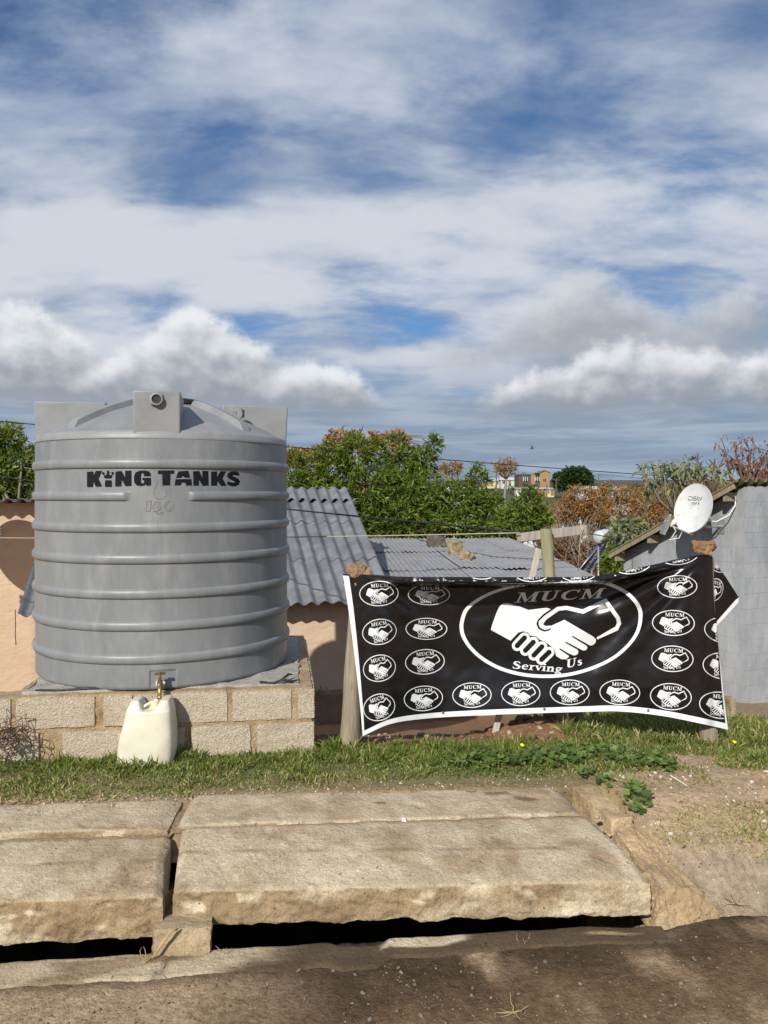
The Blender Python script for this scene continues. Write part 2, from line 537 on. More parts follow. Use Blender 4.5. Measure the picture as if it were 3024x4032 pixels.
PROF = [(-400, -2.2), (0, -2.02), (3.3, -2.02), (4.0, -1.735), (4.25, -1.705), (4.62, -1.675), (5.0, -1.715), (5.5, -1.78), (7.0, -2.25), (8.5, -2.62),
        (10.5, -3.12), (16, -3.9), (30, -6.2), (60, -10.5), (90, -11.5), (140, -7.5), (200, -2.0), (260, 1.6), (340, 2.6), (460, 3.0), (700, 11.5), (900, 12.5), (2500, 12.0)]

def prof(y):
    for (a, za), (b, zb) in zip(PROF, PROF[1:]):
        if y <= b:
            t = (y - a) / (b - a)
            return za + (zb - za) * t
    return PROF[-1][1]

def bank_y(x):            # foot of the bank on the right, beyond the slabs
    return 3.55 + 0.06 * (x - 1.2)

def ground_z(x, y):
    """height relative to the eye"""
    z = prof(y)
    if y < 4.5:
        right = sst(x, 1.16, 1.34)
        b = bank_y(x) + 0.05 * fbm((x * 2.1, 3.3, 0), 3)
        zb = lerp(-2.03, -1.80, sst(y, b - 0.02, b + 0.36)) + 0.12 * sst(y, b + 0.12, 4.5)
        if y < 4.5:
            zl = -3.3 if y > 3.0 else -2.06           # pit under the slabs / under the road sheet
            eb = (4.12 + 0.08 * (x + 3.0) if x < -1.1 else 4.33 + 0.053 * (x + 1.1)) - 0.13
            zl = lerp(zl, z, sst(y, eb, eb + 0.07))
            if y > 4.3: zb = lerp(zb, z, sst(y, 4.3, 4.5))
            z = lerp(zl, zb if y > 3.3 else -2.06, right)
    amp = 0.018 if y < 6 else min(0.3, 0.018 + (y - 6) * 0.004)
    z += amp * fbm((x * 1.7, y * 1.7, 0.3), 4) * (1.0 if not (y < 4.1 and x < 1.2) else 0.0)
    if 5.15 < y < 7.6 and x < 1.9:                    # dug red soil, a heap under the banner
        k = sst(y, 5.15, 5.5) * (1 - sst(x, 1.3, 1.9)) * (1 - sst(y, 6.6, 7.6))
        z += k * (0.03 + 0.035 * fbm((x * 4, y * 4, 1.0), 4))
        z += 0.16 * math.exp(-((x - 1.15) / 0.33) ** 2 - ((y - 5.75) / 0.28) ** 2)
    if y > 5.4 and x > 1.5:                           # grassy slope towards the grey house stays higher
        k = sst(x, 1.5, 2.6) * sst(y, 5.4, 6.5) * (1 - sst(y, 11, 14))
        z += k * (0.10 + 0.05 * (y - 6))*0.9
    return z

def axis(lo, hi, step, far, g):
    a = list(np.arange(lo, hi + 1e-6, step))
    s = step
    p = a[-1]
    while p < far[1]:
        s *= g; p += s; a.append(p)
    s = step; p = a[0]
    while p > far[0]:
        s *= g; p -= s; a.insert(0, p)
    return a

xs = axis(-3.2, 4.2, 0.045, (-900, 900), 1.16)
ys = [y for y in axis(2.9, 6.8, 0.035, (-300, 1600), 1.09)]
V = []; T = []
for y in ys:
    for x in xs:
        z = ground_z(x, y)
        V.append((x, y, z + CZ))
        n = fbm((x * 1.3, y * 1.3, 7.0), 4); n2 = fbm((x * 5, y * 5, 2.0), 3)
        tan = np.array((0.44, 0.32, 0.195)); red = np.array((0.27, 0.135, 0.062)); olive = np.array((0.20, 0.165, 0.075)); orange = np.array((0.50, 0.275, 0.13))
        if y < 5.2:
            c = tan * (1 + 0.2 * n2)
            g = sst(y, 4.2, 4.45) * (1 - sst(x, 1.0, 1.7))
            c = c * (1 - g) + olive * g
            o = sst(x + 0.35 * n, 2.05, 2.75) * sst(y, 3.7, 4.0)
            c = c * (1 - o) + orange * o
            if x < 1.16 and z < -1.76: c = np.array((0.03, 0.024, 0.017))  # damp pit mud, darkened to near black for the shade under the slabs
            w = (1 - sst(y + 0.05 * n2, bank_y(x) + 0.22, bank_y(x) + 0.40)) * sst(x, 1.2, 1.3)
            c = c * (1 - w) + np.array((0.37, 0.285, 0.20)) * (1 + 0.3 * n2) * w
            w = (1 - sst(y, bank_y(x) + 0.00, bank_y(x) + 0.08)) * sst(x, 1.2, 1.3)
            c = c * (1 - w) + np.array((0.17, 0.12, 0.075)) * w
        elif y < 14:
            k = sst(y, 5.2, 5.4) * (1 - sst(x + 0.3 * n, 1.5, 1.9))
            g = olive * 0.9
            c = g * (1 - k) + np.array((0.25, 0.13, 0.064)) * (1 + 0.25 * n2) * k
            s2 = sst(x, 3.4, 3.9) * sst(y, 6.5, 7.2)
            c = c * (1 - s2) + np.array((0.34, 0.235, 0.14)) * s2
        else:
            c = np.array((0.075, 0.082, 0.03)) * (1 + 0.5 * n)
            k = sst(fbm((x * 0.05, y * 0.05, 3), 3), 0.25, 0.5) * 0.8
            c = c * (1 - k) + np.array((0.23, 0.165, 0.085)) * k
            h = sst(y, 320, 560)
            c = c * (1 - h) + np.array((0.075, 0.07, 0.06)) * h
        T.append(np.clip(c, 0.01, 0.9))
nx = len(xs)
Q = [(j * nx + i, j * nx + i + 1, (j + 1) * nx + i + 1, (j + 1) * nx + i) for j in range(len(ys) - 1) for i in range(nx - 1)]
MAT['ground'] = pm('earth', (0.74, 0.73, 0.72), (1.18, 1.18, 1.18), 22, 0.95, 1.0, 45, grit=(140, 0.55), wtint=True, speck=(1.7, 1.65, 1.55), spt=0.73, sps=70, bdist=0.02)
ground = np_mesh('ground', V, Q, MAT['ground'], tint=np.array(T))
ground.data.shade_smooth()
tag(ground, kind='structure')

# road: wet brown dirt track and a concrete channel along the slabs
def lip_y(x):
    """front edge of the drain opening"""
    return 3.265 + 0.105 * (x + 1.7) - 0.03 * sst(x, 0.9, 1.2) + 0.012 * fbm((x * 6, 0, 0), 3) - (0.035 if -0.25 < x < 0.02 else 0.0) * sst(x, -0.25, -0.18) * (1 - sst(x, -0.02, 0.02))

rx = axis(-2.6, 3.6, 0.03, (-120, 120), 1.2)
V = []; T = []
NV = 70
for x in rx:
    xl = max(-3.0, min(x, 4.0))
    e = lip_y(xl) if x < 1.25 else lerp(lip_y(1.25), bank_y(xl) + 0.10, sst(x, 1.25, 1.5))
    for j in range(NV + 1):
        t = j / NV
        y = e - (t ** 1.9) * 60.0 if j else e
        d = e - y
        z = -2.0 + 0.01 * sst(d, 0.3, 0.9) + 0.008 * fbm((x * 2.2, y * 2.2, 4), 4) + 0.004 * fbm((x * 14, y * 14, 4), 2)
        if d < 0.02: z -= 0.012
        if d == 0: z -= 0.03
        V.append((x, y, z + CZ))
        n = fbm((x * 1.6, y * 2.6, 9.0), 4); n2 = fbm((x * 7, y * 7, 1.0), 3)
        dry = np.array((0.50, 0.42, 0.29)); wet = np.array((0.082, 0.058, 0.034)); damp = np.array((0.185, 0.122, 0.068)); sand = np.array((0.40, 0.29, 0.18))
        conc = 0.0     # dry end of the channel
        c = lerp(wet, damp, sst(d + 0.22 * n + 0.04 * max(0, x), 0.26, 0.56))
        c = lerp(c, wet, 0.55 * sst(fbm((x * 1.1, y * 3.2, 15.0), 4), 0.05, 0.45))
        k = sst(n + 0.45 * sst(d, 0.34, 0.55) * sst(x, -0.3, 0.2), 0.42, 0.65)
        c = lerp(c, sand, k * 0.9)
        k = sst(d + 0.1 * n, 0.14, 0.26) * (1 - sst(x + 0.3 * n, -0.9, -0.1))
        c = lerp(c, np.array((0.42, 0.305, 0.19)), k)
        c = lerp(c, dry * (1 + 0.12 * n2), conc)
        if 0.0 < x < 0.5: c = lerp(c, np.array((0.55, 0.50, 0.43)), (1 - sst(d + 0.06 * n + 0.35 * abs(x - 0.16), 0.06, 0.14)))
        c = lerp(c, np.array((0.36, 0.28, 0.20)), math.exp(-((x - 1.22) / 0.22) ** 2 - ((d - 0.10) / 0.035) ** 2) * 0.8)
        T.append(np.clip(c * (1 + 0.15 * n2), 0.01, 0.9))
Q = []
n1 = NV + 1
for i in range(len(rx) - 1):
    for j in range(NV):
        Q.append((i * n1 + j, i * n1 + j + 1, (i + 1) * n1 + j + 1, (i + 1) * n1 + j))
MAT['road'] = pm('dirt_road', (0.72, 0.71, 0.70), (1.22, 1.21, 1.20), 24, 0.85, 1.0, 60, wtint=True, bdist=0.015, grit=(120, 0.55), rvar=0.2, spec=0.12)
road = np_mesh('road', V, Q, MAT['road'], tint=np.array(T))
road.data.shade_smooth()
tag(road, kind='structure')
# smooth concrete channel along the drain lip: dry at the left end, wet and stained further on
V = []; T = []; cx_ = list(np.arange(-3.2, 1.30, 0.025)); NC = 14
for x in cx_:
    e = lip_y(x); wdt = 0.185 + 0.012 * fbm((x * 3, 8, 1), 3) - 0.05 * sst(x, -0.4, 0.4)
    for j in range(NC + 1):
        d = wdt * j / NC
        z = -1.9925 - 0.012 * (j == NC) - (0.012 if j == 0 else 0) + 0.003 * fbm((x * 4, d * 9, 2), 3)
        if abs(x + 0.905 + 0.2 * d) < 0.012: z -= 0.006
        V.append((x, e - 0.002 - d, CZ + z))
        n = fbm((x * 2.0, d * 9, 6.0), 4)
        w = sst(x + 0.30 * n + 0.25 * sst(d, 0.10, 0.18), -0.72, -0.30)
        c = lerp(np.array((1.02, 1.0, 0.98)), np.array((0.20, 0.165, 0.13)), w)
        c = lerp(c, np.array((0.55, 0.47, 0.38)), 0.8 * sst(n, 0.12, 0.40) * (1 - w))
        c = lerp(c, np.array((1.25, 1.25, 1.28)), 1 - sst(math.hypot((x - 0.20) / 0.20, (d - 0.02) / 0.06) + 0.5 * n, 0.7, 1.0))
        c = lerp(c, np.array((0.85, 0.78, 0.68)), 0.9 * (1 - sst(math.hypot((x - 1.08) / 0.20, (d - 0.06) / 0.022) + 0.5 * n, 0.7, 1.0)))
        if abs(x + 0.905 + 0.2 * d) < 0.02: c = c * 0.6
        T.append(c)
n1 = NC + 1
Q = [(i * n1 + j, i * n1 + j + 1, (i + 1) * n1 + j + 1, (i + 1) * n1 + j) for i in range(len(cx_) - 1) for j in range(NC)]
chan = np_mesh('drain_channel', V, Q, MAT['concrete'], tint=np.array(T))
chan.data.shade_smooth()
tag(chan, kind='structure')
# drain pit under the slabs: dark earth sides (front side carries the channel)
b = MB()
def pw(u, v):
    x = lerp(-3.0, 1.3, u)
    return (x, lip_y(x) - 0.004 - 0.05 * v, CZ - 2.03 - 1.25 * v + (0.012 if v == 0 else 0))
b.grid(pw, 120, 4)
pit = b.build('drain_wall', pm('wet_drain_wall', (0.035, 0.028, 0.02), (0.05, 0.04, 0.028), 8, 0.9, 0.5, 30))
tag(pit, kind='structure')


# ------------------------------------------------------------------ concrete slabs over the drain
def slab(name, label, left, right, nseg, rough=0.010, seed=0.0, rag=0.02, notch=False, stain=None):
    """left/right: lists of (x, D, z) along the cross-section, interpolated between the two ends; closed round"""
    # resample section finely
    def resample(sec, n):
        pts = [Vector(p) for p in sec]
        segs = [(pts[i + 1] - pts[i]).length for i in range(len(pts) - 1)]
        L = sum(segs); outp = []
        for k in range(n + 1):
            d = L * k / n; i = 0
            while i < len(segs) - 1 and d > segs[i]:
                d -= segs[i]; i += 1
            outp.append(pts[i].lerp(pts[i + 1], d / segs[i] if segs[i] else 0))
        return outp
    N = 46
    # share arc positions: resample each piece with the same count
    counts = []
    for i in range(len(left) - 1):
        counts.append(max(2, int((Vector(left[i + 1]) - Vector(left[i])).length / (0.009 if i == 3 else 0.013 if i == 2 else 0.020))))
    def sec_pts(sec):
        o = []
        for i, c in enumerate(counts):
            for k in range(c): o.append(Vector(sec[i]).lerp(Vector(sec[i + 1]), k / c))
        o.append(Vector(sec[-1]))
        return o
    A, B = sec_pts(left), sec_pts(right)
    m = len(A)
    kc = counts[0] + counts[1]
    V = []; T = []
    for i in range(nseg + 1):
        u = i / nseg
        ring = [A[k].lerp(B[k], u) for k in range(m)]
        # soften the section a little so that arrises are worn
        for _ in range(1):
            ring = [ring[0]] + [(ring[k - 1] + ring[k] * 2 + ring[k + 1]) / 4 for k in range(1, m - 1)] + [ring[-1]]
        endr = min(1.0, min(u, 1 - u) * nseg / 3.0)
        for k in range(m):
            p = ring[k]
            nrm = (ring[min(k + 1, m - 1)] - ring[max(k - 1, 0)]).cross(Vector((1, 0, 0))).normalized()
            face = 1.0 - abs(nrm.z)
            flatk = 0.30 + 0.95 * face
            d = rough * flatk * (0.5 * fbm((p.x * 5, p.y * 5, p.z * 5 + seed), 4) + (0.5 + 0.2 * face) * fbm((p.x * 21, p.y * 21, p.z * 21 + seed), 3))
            if face > 0.3: d += rough * 0.55 * face * fbm((p.x * 48, p.y * 48, p.z * 48 + seed), 2) - rough * 1.1 * face * max(0.0, fbm((p.x * 9, 2.0, p.z * 9 + seed), 3) - 0.30)
            d -= (0.006 if nrm.z > 0.5 else 0) * max(0, fbm((p.x * 9, p.y * 9, seed + 4), 2) - 0.25) * 3
            if notch and k == kc: d -= 0.0045 * sst(fbm((p.x * 2.5, 4.0, seed), 3), -0.25, 0.15)
            q = p + nrm * d
            q.z -= (1 - endr) * 0.018 * (1 if nrm.z > 0.3 else 0)
            if nrm.z < -0.2 or (face > 0.5 and k > m * 0.5 and nrm.z < 0.4):
                q.z += rag * max(-0.6, fbm((p.x * 7, 1.0, seed), 4)) * (1.0 if nrm.z < -0.2 else 0.3)
            V.append((q.x, q.y, q.z + CZ))
            # grime: stained front face and mud films with their own shape
            n = fbm((p.x * 3, p.y * 3, p.z * 3 + seed + 11), 4)
            t = np.array((1.0, 1.0, 1.0))
            mud = sst(n, 0.12, 0.45)
            t = lerp(t, np.array((0.74, 0.66, 0.56)), mud * 0.7)
            if face > 0.5:
                t = lerp(t, np.array((0.58, 0.49, 0.39)), 0.85 * sst(fbm((p.x * 2.2, p.z * 4, seed), 3), -0.35, 0.15))
            lime = sst(fbm((p.x * 4, p.y * 9, p.z * 9 + seed + 3), 4), 0.30, 0.55) * (1.0 if face > 0.25 else 0.25)
            t = lerp(t, np.array((1.4, 1.45, 1.55)), lime * 0.8)
            if stain and nrm.z > 0.5:
                for sx, sy, rx_, ry_ in stain:
                    e = math.exp(-((p.x - sx) / rx_) ** 2 - ((p.y - sy) / ry_) ** 2) + 0.35 * n
                    t = lerp(t, np.array((0.36, 0.28, 0.21)), 0.85 * sst(e, 0.45, 0.62))
            edge_d = min(abs(k - counts[0]), 99)
            if nrm.z > 0.3 and edge_d < 2: t = lerp(t, np.array((0.50, 0.39, 0.28)), (1 - edge_d / 2) * 0.8)
            if notch and abs(k - kc) < 1: t = lerp(t, np.array((0.55, 0.45, 0.34)), 0.7 * sst(fbm((p.x * 3.5, 9.0, seed), 3), -0.2, 0.2))
            T.append(t)
    Qs = [(i * m + k, i * m + k + 1, (i + 1) * m + k + 1, (i + 1) * m + k) for i in range(nseg) for k in range(m - 1)]
    # end caps as fans collapsed to quads
    base = len(V)
    for i in (0, nseg):
        c = Vector((0, 0, 0))
        for k in range(m): c += Vector(V[i * m + k])
        V.append(tuple(c / m)); T.append(np.array((0.8, 0.75, 0.68)))
    for e, i in enumerate((0, nseg)):
        for k in range(m - 1):
            a, c2 = i * m + k, i * m + k + 1
            Qs.append((a, c2, base + e, base + e) if False else (c2, a, base + e, base + e) if e == 0 else (a, c2, base + e, base + e))
    tri = [q[:3] for q in Qs if q[2] == q[3]]
    quad = [q for q in Qs if q[2] != q[3]]
    mb = MB(); mb.v = V; mb.f = quad + tri
    o = mb.build(name, MAT['concrete'], None, True, 50)
    set_tint(o, np.array(T))
    return tag(o, label, 'concrete slab', 'slabs over the drain')

def sect(xb, xc, xe, back, crease, edge, bot, under):
    return [(xb, back[0], back[1] - 0.13), (xb, back[0], back[1]), (xc, crease[0], crease[1]), (xe, edge[0], edge[1]), (xe, bot[0], bot[1]), (xe, under[0], under[1])]

slab('concrete_slab', 'long front concrete slab over the drain below the banner',
     sect(-1.03, -0.995, -0.95, (3.937, -1.706), (3.72, -1.736), (3.465, -1.797), (3.45, -1.945), (3.95, -1.95)),
     sect(1.07, 1.175, 1.225, (4.08, -1.702), (3.75, -1.732), (3.545, -1.79), (3.53, -1.945), (4.05, -1.95)), 210, 0.013, 0.0, 0.022, True)
slab('concrete_slab', 'thick cracked front concrete slab at the left edge over the drain',
     sect(-2.9, -2.9, -2.9, (3.76, -1.725), (3.54, -1.748), (3.32, -1.805), (3.30, -2.0), (3.76, -1.99)),
     sect(-1.07, -1.045, -0.985, (3.872, -1.722), (3.655, -1.744), (3.425, -1.80), (3.405, -1.972), (3.88, -1.96)), 170, 0.016, 5.0, 0.014, True)
slab('concrete_slab', 'rear concrete slab beside the grass below the banner',
     sect(-1.075, -1.07, -1.06, (4.33, -1.694), (4.15, -1.698), (3.945, -1.704), (3.94, -1.83), (4.3, -1.85)),
     sect(0.99, 1.02, 1.055, (4.44, -1.69), (4.26, -1.694), (4.085, -1.700), (4.08, -1.83), (4.4, -1.85)), 160, 0.008, 9.0, 0.01, False, [(0.62, 4.33, 0.10, 0.035), (0.78, 4.27, 0.07, 0.03), (-0.02, 4.2, 0.05, 0.02), (0.5, 4.36, 0.05, 0.02)])
slab('concrete_slab', 'rear concrete slab beside the grass below the water tank',
     sect(-3.0, -3.0, -3.0, (4.12, -1.698), (3.95, -1.70), (3.79, -1.704), (3.785, -1.84), (4.1, -1.85)),
     sect(-1.115, -1.11, -1.10, (4.275, -1.694), (4.08, -1.698), (3.905, -1.704), (3.90, -1.84), (4.25, -1.85)), 90, 0.008, 14.0, 0.01)


def rough_block(name, corners, mat, rough=0.012, freq=9.0, n=10, seed=0.0, parent=None, wear=0.25, tint=None):
    """box through 8 corners (bottom 4, top 4), finely divided, arrises worn, surface uneven"""
    bm = bmesh.new()
    vs = [bm.verts.new(Vector(c)) for c in corners]
    for f in [(3, 2, 1, 0), (4, 5, 6, 7), (0, 1, 5, 4), (1, 2, 6, 5), (2, 3, 7, 6), (3, 0, 4, 7)]:
        bm.faces.new([vs[i] for i in f])
    bmesh.ops.subdivide_edges(bm, edges=bm.edges[:], cuts=n, use_grid_fill=True)
    cen = sum((Vector(c) for c in corners), Vector()) / 8
    for _ in range(2):
        bmesh.ops.smooth_vert(bm, verts=bm.verts[:], factor=wear, use_axis_x=True, use_axis_y=True, use_axis_z=True)
    bm.normal_update()
    for v in bm.verts:
        p = v.co
        d = rough * (fbm((p.x * freq, p.y * freq, p.z * freq + seed), 4) + 0.45 * fbm((p.x * freq * 4, p.y * freq * 4, p.z * freq * 4 + seed), 2))
        v.co = p + v.normal * d
    me = bpy.data.meshes.new(name)
    bm.to_mesh(me); bm.free()
    me.materials.append(mat)
    me.shade_smooth()
    me.set_sharp_from_angle(angle=math.radians(35))
    o = bpy.data.objects.new(name, me)
    link(o)
    if parent is not None:
        o.parent = parent
        if parent.type == 'EMPTY' and parent.parent is None:
            o.matrix_parent_inverse = Matrix.Translation(-Vector(parent.location))
    if tint is not None:
        set_tint(o, np.tile(np.array(tint), (len(me.vertices), 1)))
    return o

def brick_corners(c, sx, sy, sz, rz=0.0, tilt=0.0, roll=0.0):
    R = Matrix.Rotation(rz, 3, 'Z') @ Matrix.Rotation(tilt, 3, 'Y') @ Matrix.Rotation(roll, 3, 'X')
    out = []
    for z in (-sz / 2, sz / 2):
        for x, y in ((-1, -1), (1, -1), (1, 1), (-1, 1)):
            out.append(Vector(c) + R @ Vector((x * sx / 2, y * sy / 2, z)))
    return out

# pier between the two openings and the broken kerb on the right
# earth and roots packed into the joints between the slabs
b = MB()
def joint(u, v):
    x = lerp(-3.0, 1.06, u); yj = (3.775 + 0.065 * (x + 2.9)) if x < -1.08 else (3.938 + 0.067 * (x + 1.06))
    return (x, yj + 0.03 * (v - 0.5) * 2, CZ - 1.722 - (0.012 if x < -1.08 else 0) + 0.010 * fbm((x * 9, v * 2, 3), 3) - 0.012 * abs(v - 0.5) * 2)
b.grid(joint, 200, 6)
def joint2(u, v):
    y = lerp(3.78, 4.34, u); x = -1.05 - 0.10 * (y - 3.78)
    return (x + 0.045 * (v - 0.5) * 2, y, CZ - 1.725 - 0.10 * (1 - sst(y, 3.82, 3.95)) + 0.012 * fbm((y * 9, v * 2, 7), 3))
b.grid(joint2, 60, 6)
tag(b.build('joint_earth', pm('joint_earth', (0.20, 0.135, 0.075), (0.31, 0.225, 0.13), 40, 0.95, 0.8, 60), None, True), kind='structure')
tag(rough_block('pier_block', [P(600, 3812, 3.29), P(828, 3806, 3.31), P(828, 3740, 3.62), P(610, 3745, 3.60), P(607, 3662, 3.33), P(836, 3650, 3.34), P(836, 3560, 3.6), P(610, 3565, 3.6)],
                MAT['concrete'], 0.012, 9, 14, 3.0, tint=(0.82, 0.78, 0.70)), 'small concrete pier carrying the joint of the front slabs', 'concrete block')
tag(rough_block('kerb_stone', [(1.06, 4.42, CZ - 1.86), (1.18, 4.0, CZ - 1.86), (1.34, 4.04, CZ - 1.86), (1.24, 4.44, CZ - 1.86), (1.075, 4.42, CZ - 1.69), (1.19, 4.02, CZ - 1.71), (1.30, 4.04, CZ - 1.705), (1.20, 4.44, CZ - 1.685)],
                MAT['concrete'], 0.012, 9, 14, 8.0, tint=(1.0, 0.90, 0.76)), 'short worn kerb stone between the rear slab and the bare verge', 'kerb stone', 'kerb stones')
tag(rough_block('kerb_stone', [(1.17, 3.98, CZ - 2.0), (1.25, 3.52, CZ - 2.03), (1.62, 3.60, CZ - 2.03), (1.46, 4.0, CZ - 2.0), (1.185, 3.98, CZ - 1.725), (1.27, 3.60, CZ - 1.85), (1.50, 3.66, CZ - 1.89), (1.38, 3.98, CZ - 1.745)],
                MAT['concrete'], 0.020, 9, 26, 2.0, tint=(0.84, 0.72, 0.60)), 'broken earth-stained kerb stone at the right end of the front slab', 'kerb stone', 'kerb stones')

# ------------------------------------------------------------------ plinth of concrete blocks
PA = math.radians(7.65)
PE = Vector((math.cos(PA), math.sin(PA), 0)); PN = Vector((math.sin(PA), -math.cos(PA), 0))     # along the front, outwards
PR = Vector((-0.4606, 5.09, 0))                                                                # front right corner
PW, PTOP = 1.915, -1.285
plinth = thing('block_plinth', 'plinth of rough concrete blocks with sandy mortar under the water tank', 'plinth', tuple(PR - PE * PW / 2 - PN * 0.9 + Vector((0, 0, CZ - 1.75))))
def pp(s, d, z):          # s from right corner to the left, d depth behind the front
    return PR - PE * s - PN * d + Vector((0, 0, CZ + z))
# mortar core, recessed behind the block faces
rough_block('mortar_core', [pp(PW - 0.012, 0.010, -1.80), pp(0.012, 0.010, -1.80), pp(0.012, 1.88, -1.80), pp(PW - 0.012, 1.88, -1.80),
                            pp(PW - 0.012, 0.010, PTOP - 0.004), pp(0.012, 0.010, PTOP - 0.004), pp(0.012, 1.88, PTOP - 0.004), pp(PW - 0.012, 1.88, PTOP - 0.004)], MAT['mortar'], 0.007, 12, 34, 1.0, plinth, 0.1)
rough_block('mortar_core', [pp(PW + 0.36, 0.012, -1.80), pp(PW - 0.02, 0.012, -1.80), pp(PW - 0.02, 0.20, -1.80), pp(PW + 0.36, 0.20, -1.80),
                            pp(PW + 0.36, 0.012, PTOP - 0.012), pp(PW - 0.02, 0.012, PTOP - 0.012), pp(PW - 0.02, 0.20, PTOP - 0.012), pp(PW + 0.36, 0.20, PTOP - 0.012)], MAT['mortar'], 0.007, 12, 14, 7.0, plinth, 0.1)
rows = [(-1.492, -1.300, [(0.0, 0.105), (0.150, 0.535), (0.565, 0.945), (1.165, 1.345), (1.395, 1.875), (1.905, 2.275)]),
        (-1.712, -1.520, [(0.0, 0.375), (0.415, 0.800), (0.835, 1.215), (1.235, 1.595), (1.735, 2.10), (2.125, 2.275)])]
rows[0][2].insert(3, (0.965, 1.150))
rnd = random.Random(4)
for z0, z1, cols in rows:
    for s0, s1 in cols:
        pr = rnd.uniform(-0.004, 0.006)
        rough_block('block', [pp(s1, -pr, z0), pp(s0, -pr, z0), pp(s0, 0.12, z0), pp(s1, 0.12, z0), pp(s1, -pr, z1), pp(s0, -pr, z1), pp(s0, 0.12, z1), pp(s1, 0.12, z1)],
                    MAT['block'], 0.0045, 26, 11, rnd.uniform(0, 9), plinth, 0.16)
for z0, z1, dd in ((-1.492, -1.300, [(0.14, 0.5), (0.53, 0.9), (0.93, 1.3), (1.33, 1.75)]), (-1.712, -1.520, [(0.14, 0.33), (0.36, 0.73), (0.76, 1.12), (1.15, 1.5), (1.53, 1.8)])):
    for d0, d1 in dd:
        rough_block('block', [pp(0.11, d0, z0), pp(-0.002, d0, z0), pp(-0.002, d1, z0), pp(0.11, d1, z0), pp(0.11, d0, z1), pp(-0.002, d0, z1), pp(-0.002, d1, z1), pp(0.11, d1, z1)],
                    MAT['block'], 0.0045, 26, 8, rnd.uniform(0, 9), plinth, 0.16)
rough_block('screed', [pp(PW - 0.05, 0.07, PTOP - 0.03), pp(0.10, 0.09, PTOP - 0.03), pp(0.06, 1.80, PTOP - 0.03), pp(PW - 0.02, 1.85, PTOP - 0.03),
                       pp(PW - 0.05, 0.075, PTOP + 0.006), pp(0.10, 0.095, PTOP + 0.006), pp(0.07, 1.80, PTOP + 0.012), pp(PW - 0.03, 1.85, PTOP + 0.012)], MAT['screed'], 0.016, 8, 36, 2.0, plinth, 0.1)
# torn strip of black lining and loose stone on the plinth corner
b = MB()
b.tube([pp(0.36, 0.10, PTOP + .02), pp(0.27, 0.085, PTOP + .016), pp(0.2, 0.10, PTOP + .03), pp(0.15, 0.085, PTOP + .02), pp(0.10, 0.12, PTOP + .022)], [0.008, 0.006, 0.012, 0.010, 0.004], 6)
b.tube([pp(0.23, 0.10, PTOP + .02), pp(0.17, 0.16, PTOP + .05), pp(0.14, 0.2, PTOP + .04)], [0.006, 0.010, 0.003], 5)
b.build('plastic_lining', MAT['black_plastic'], plinth, True)
b = MB()
b.tube([pp(1.78, 0.085, PTOP + .012), pp(1.6, 0.082, PTOP + .014), pp(1.4, 0.09, PTOP + .016), pp(1.25, 0.10, PTOP + .012)], [0.012, 0.007, 0.010, 0.005], 6)
b.build('plastic_lining', MAT['black_plastic'], plinth, True)

# ------------------------------------------------------------------ water tank
TC = Vector((-1.664, 5.88, 0)); TR = 0.915
TPHI = math.radians(12)                      # the front box looks towards (sin, -cos)
ZB, ZS = -1.283, 0.352
RIBS = [0.188, -0.022, -0.229, -0.432, -0.658, -0.866, -1.080]
tank = thing('water_tank', 'big ribbed grey plastic water tank with dark lettering on the block plinth', 'water tank', (TC.x, TC.y, CZ + ZB))
def tdir(a):              # a measured from the front box, positive to the right
    return Vector((math.sin(TPHI + a), -math.cos(TPHI + a), 0))
def wrap(a): return (a + math.pi) % (2 * math.pi) - math.pi
RIB_GAP = 0.235           # half angle of the gap in the second rib (droplet mark)
TAP_A = 0.045
def wall_r(a, z):
    r = TR
    for i, rz in enumerate(RIBS):
        q = (z - rz) / 0.031
        if abs(q) < 1:
            h = 0.019 * math.sqrt(max(0.0, 1 - q * q)) ** 0.85
            if i == 1:
                h *= sst(abs(wrap(a - 0.015)), RIB_GAP - 0.03, RIB_GAP)
            r += h
    # recess for the tap
    da, dzz = abs(wrap(a - TAP_A)) * TR, z - (-1.215)
    if abs(dzz) < 0.085 and da < 0.1:
        r -= 0.009 * sst(0.088 - da, 0, 0.009) * sst(0.064 - dzz, 0, 0.008) * sst(dzz + 0.075, 0, 0.05)
    if z < ZB + 0.03:
        r -= 0.03 * (1 - math.sqrt(max(0, 1 - ((ZB + 0.03 - z) / 0.03) ** 2)))
    r += 0.0025 * math.sin(a * 3 + z * 2)
    return r
zs = sorted(set([round(v, 4) for v in list(np.linspace(ZB, ZB + 0.03, 6)) + list(np.linspace(ZB + 0.03, ZS, 60)) +
                 [rz + 0.031 * q for rz in RIBS for q in (-1.05, -1, -0.97, -0.9, -0.75, -0.5, -0.25, 0, 0.25, 0.5, 0.75, 0.9, 0.97, 1, 1.05)] + list(np.linspace(-1.30 + 0.02, -1.14, 26))]))
zs = [z for z in zs if ZB <= z <= ZS]
NT_A = 420
fine = list(np.linspace(-0.16, 0.22, 130))
angs = sorted(fine + [a for a in np.linspace(-math.pi, math.pi, 400, endpoint=False) if not (-0.16 <= a <= 0.22)])
V = []
for z in zs:
    for a in angs:
        p = TC + tdir(a) * wall_r(a, z); V.append((p.x, p.y, CZ + z))
na = len(angs)
Q = [(j * na + i, j * na + (i + 1) % na, (j + 1) * na + (i + 1) % na, (j + 1) * na + i) for j in range(len(zs) - 1) for i in range(na)]
body = np_mesh('wall', V, Q, MAT['tank'], tank)
body.data.shade_smooth()
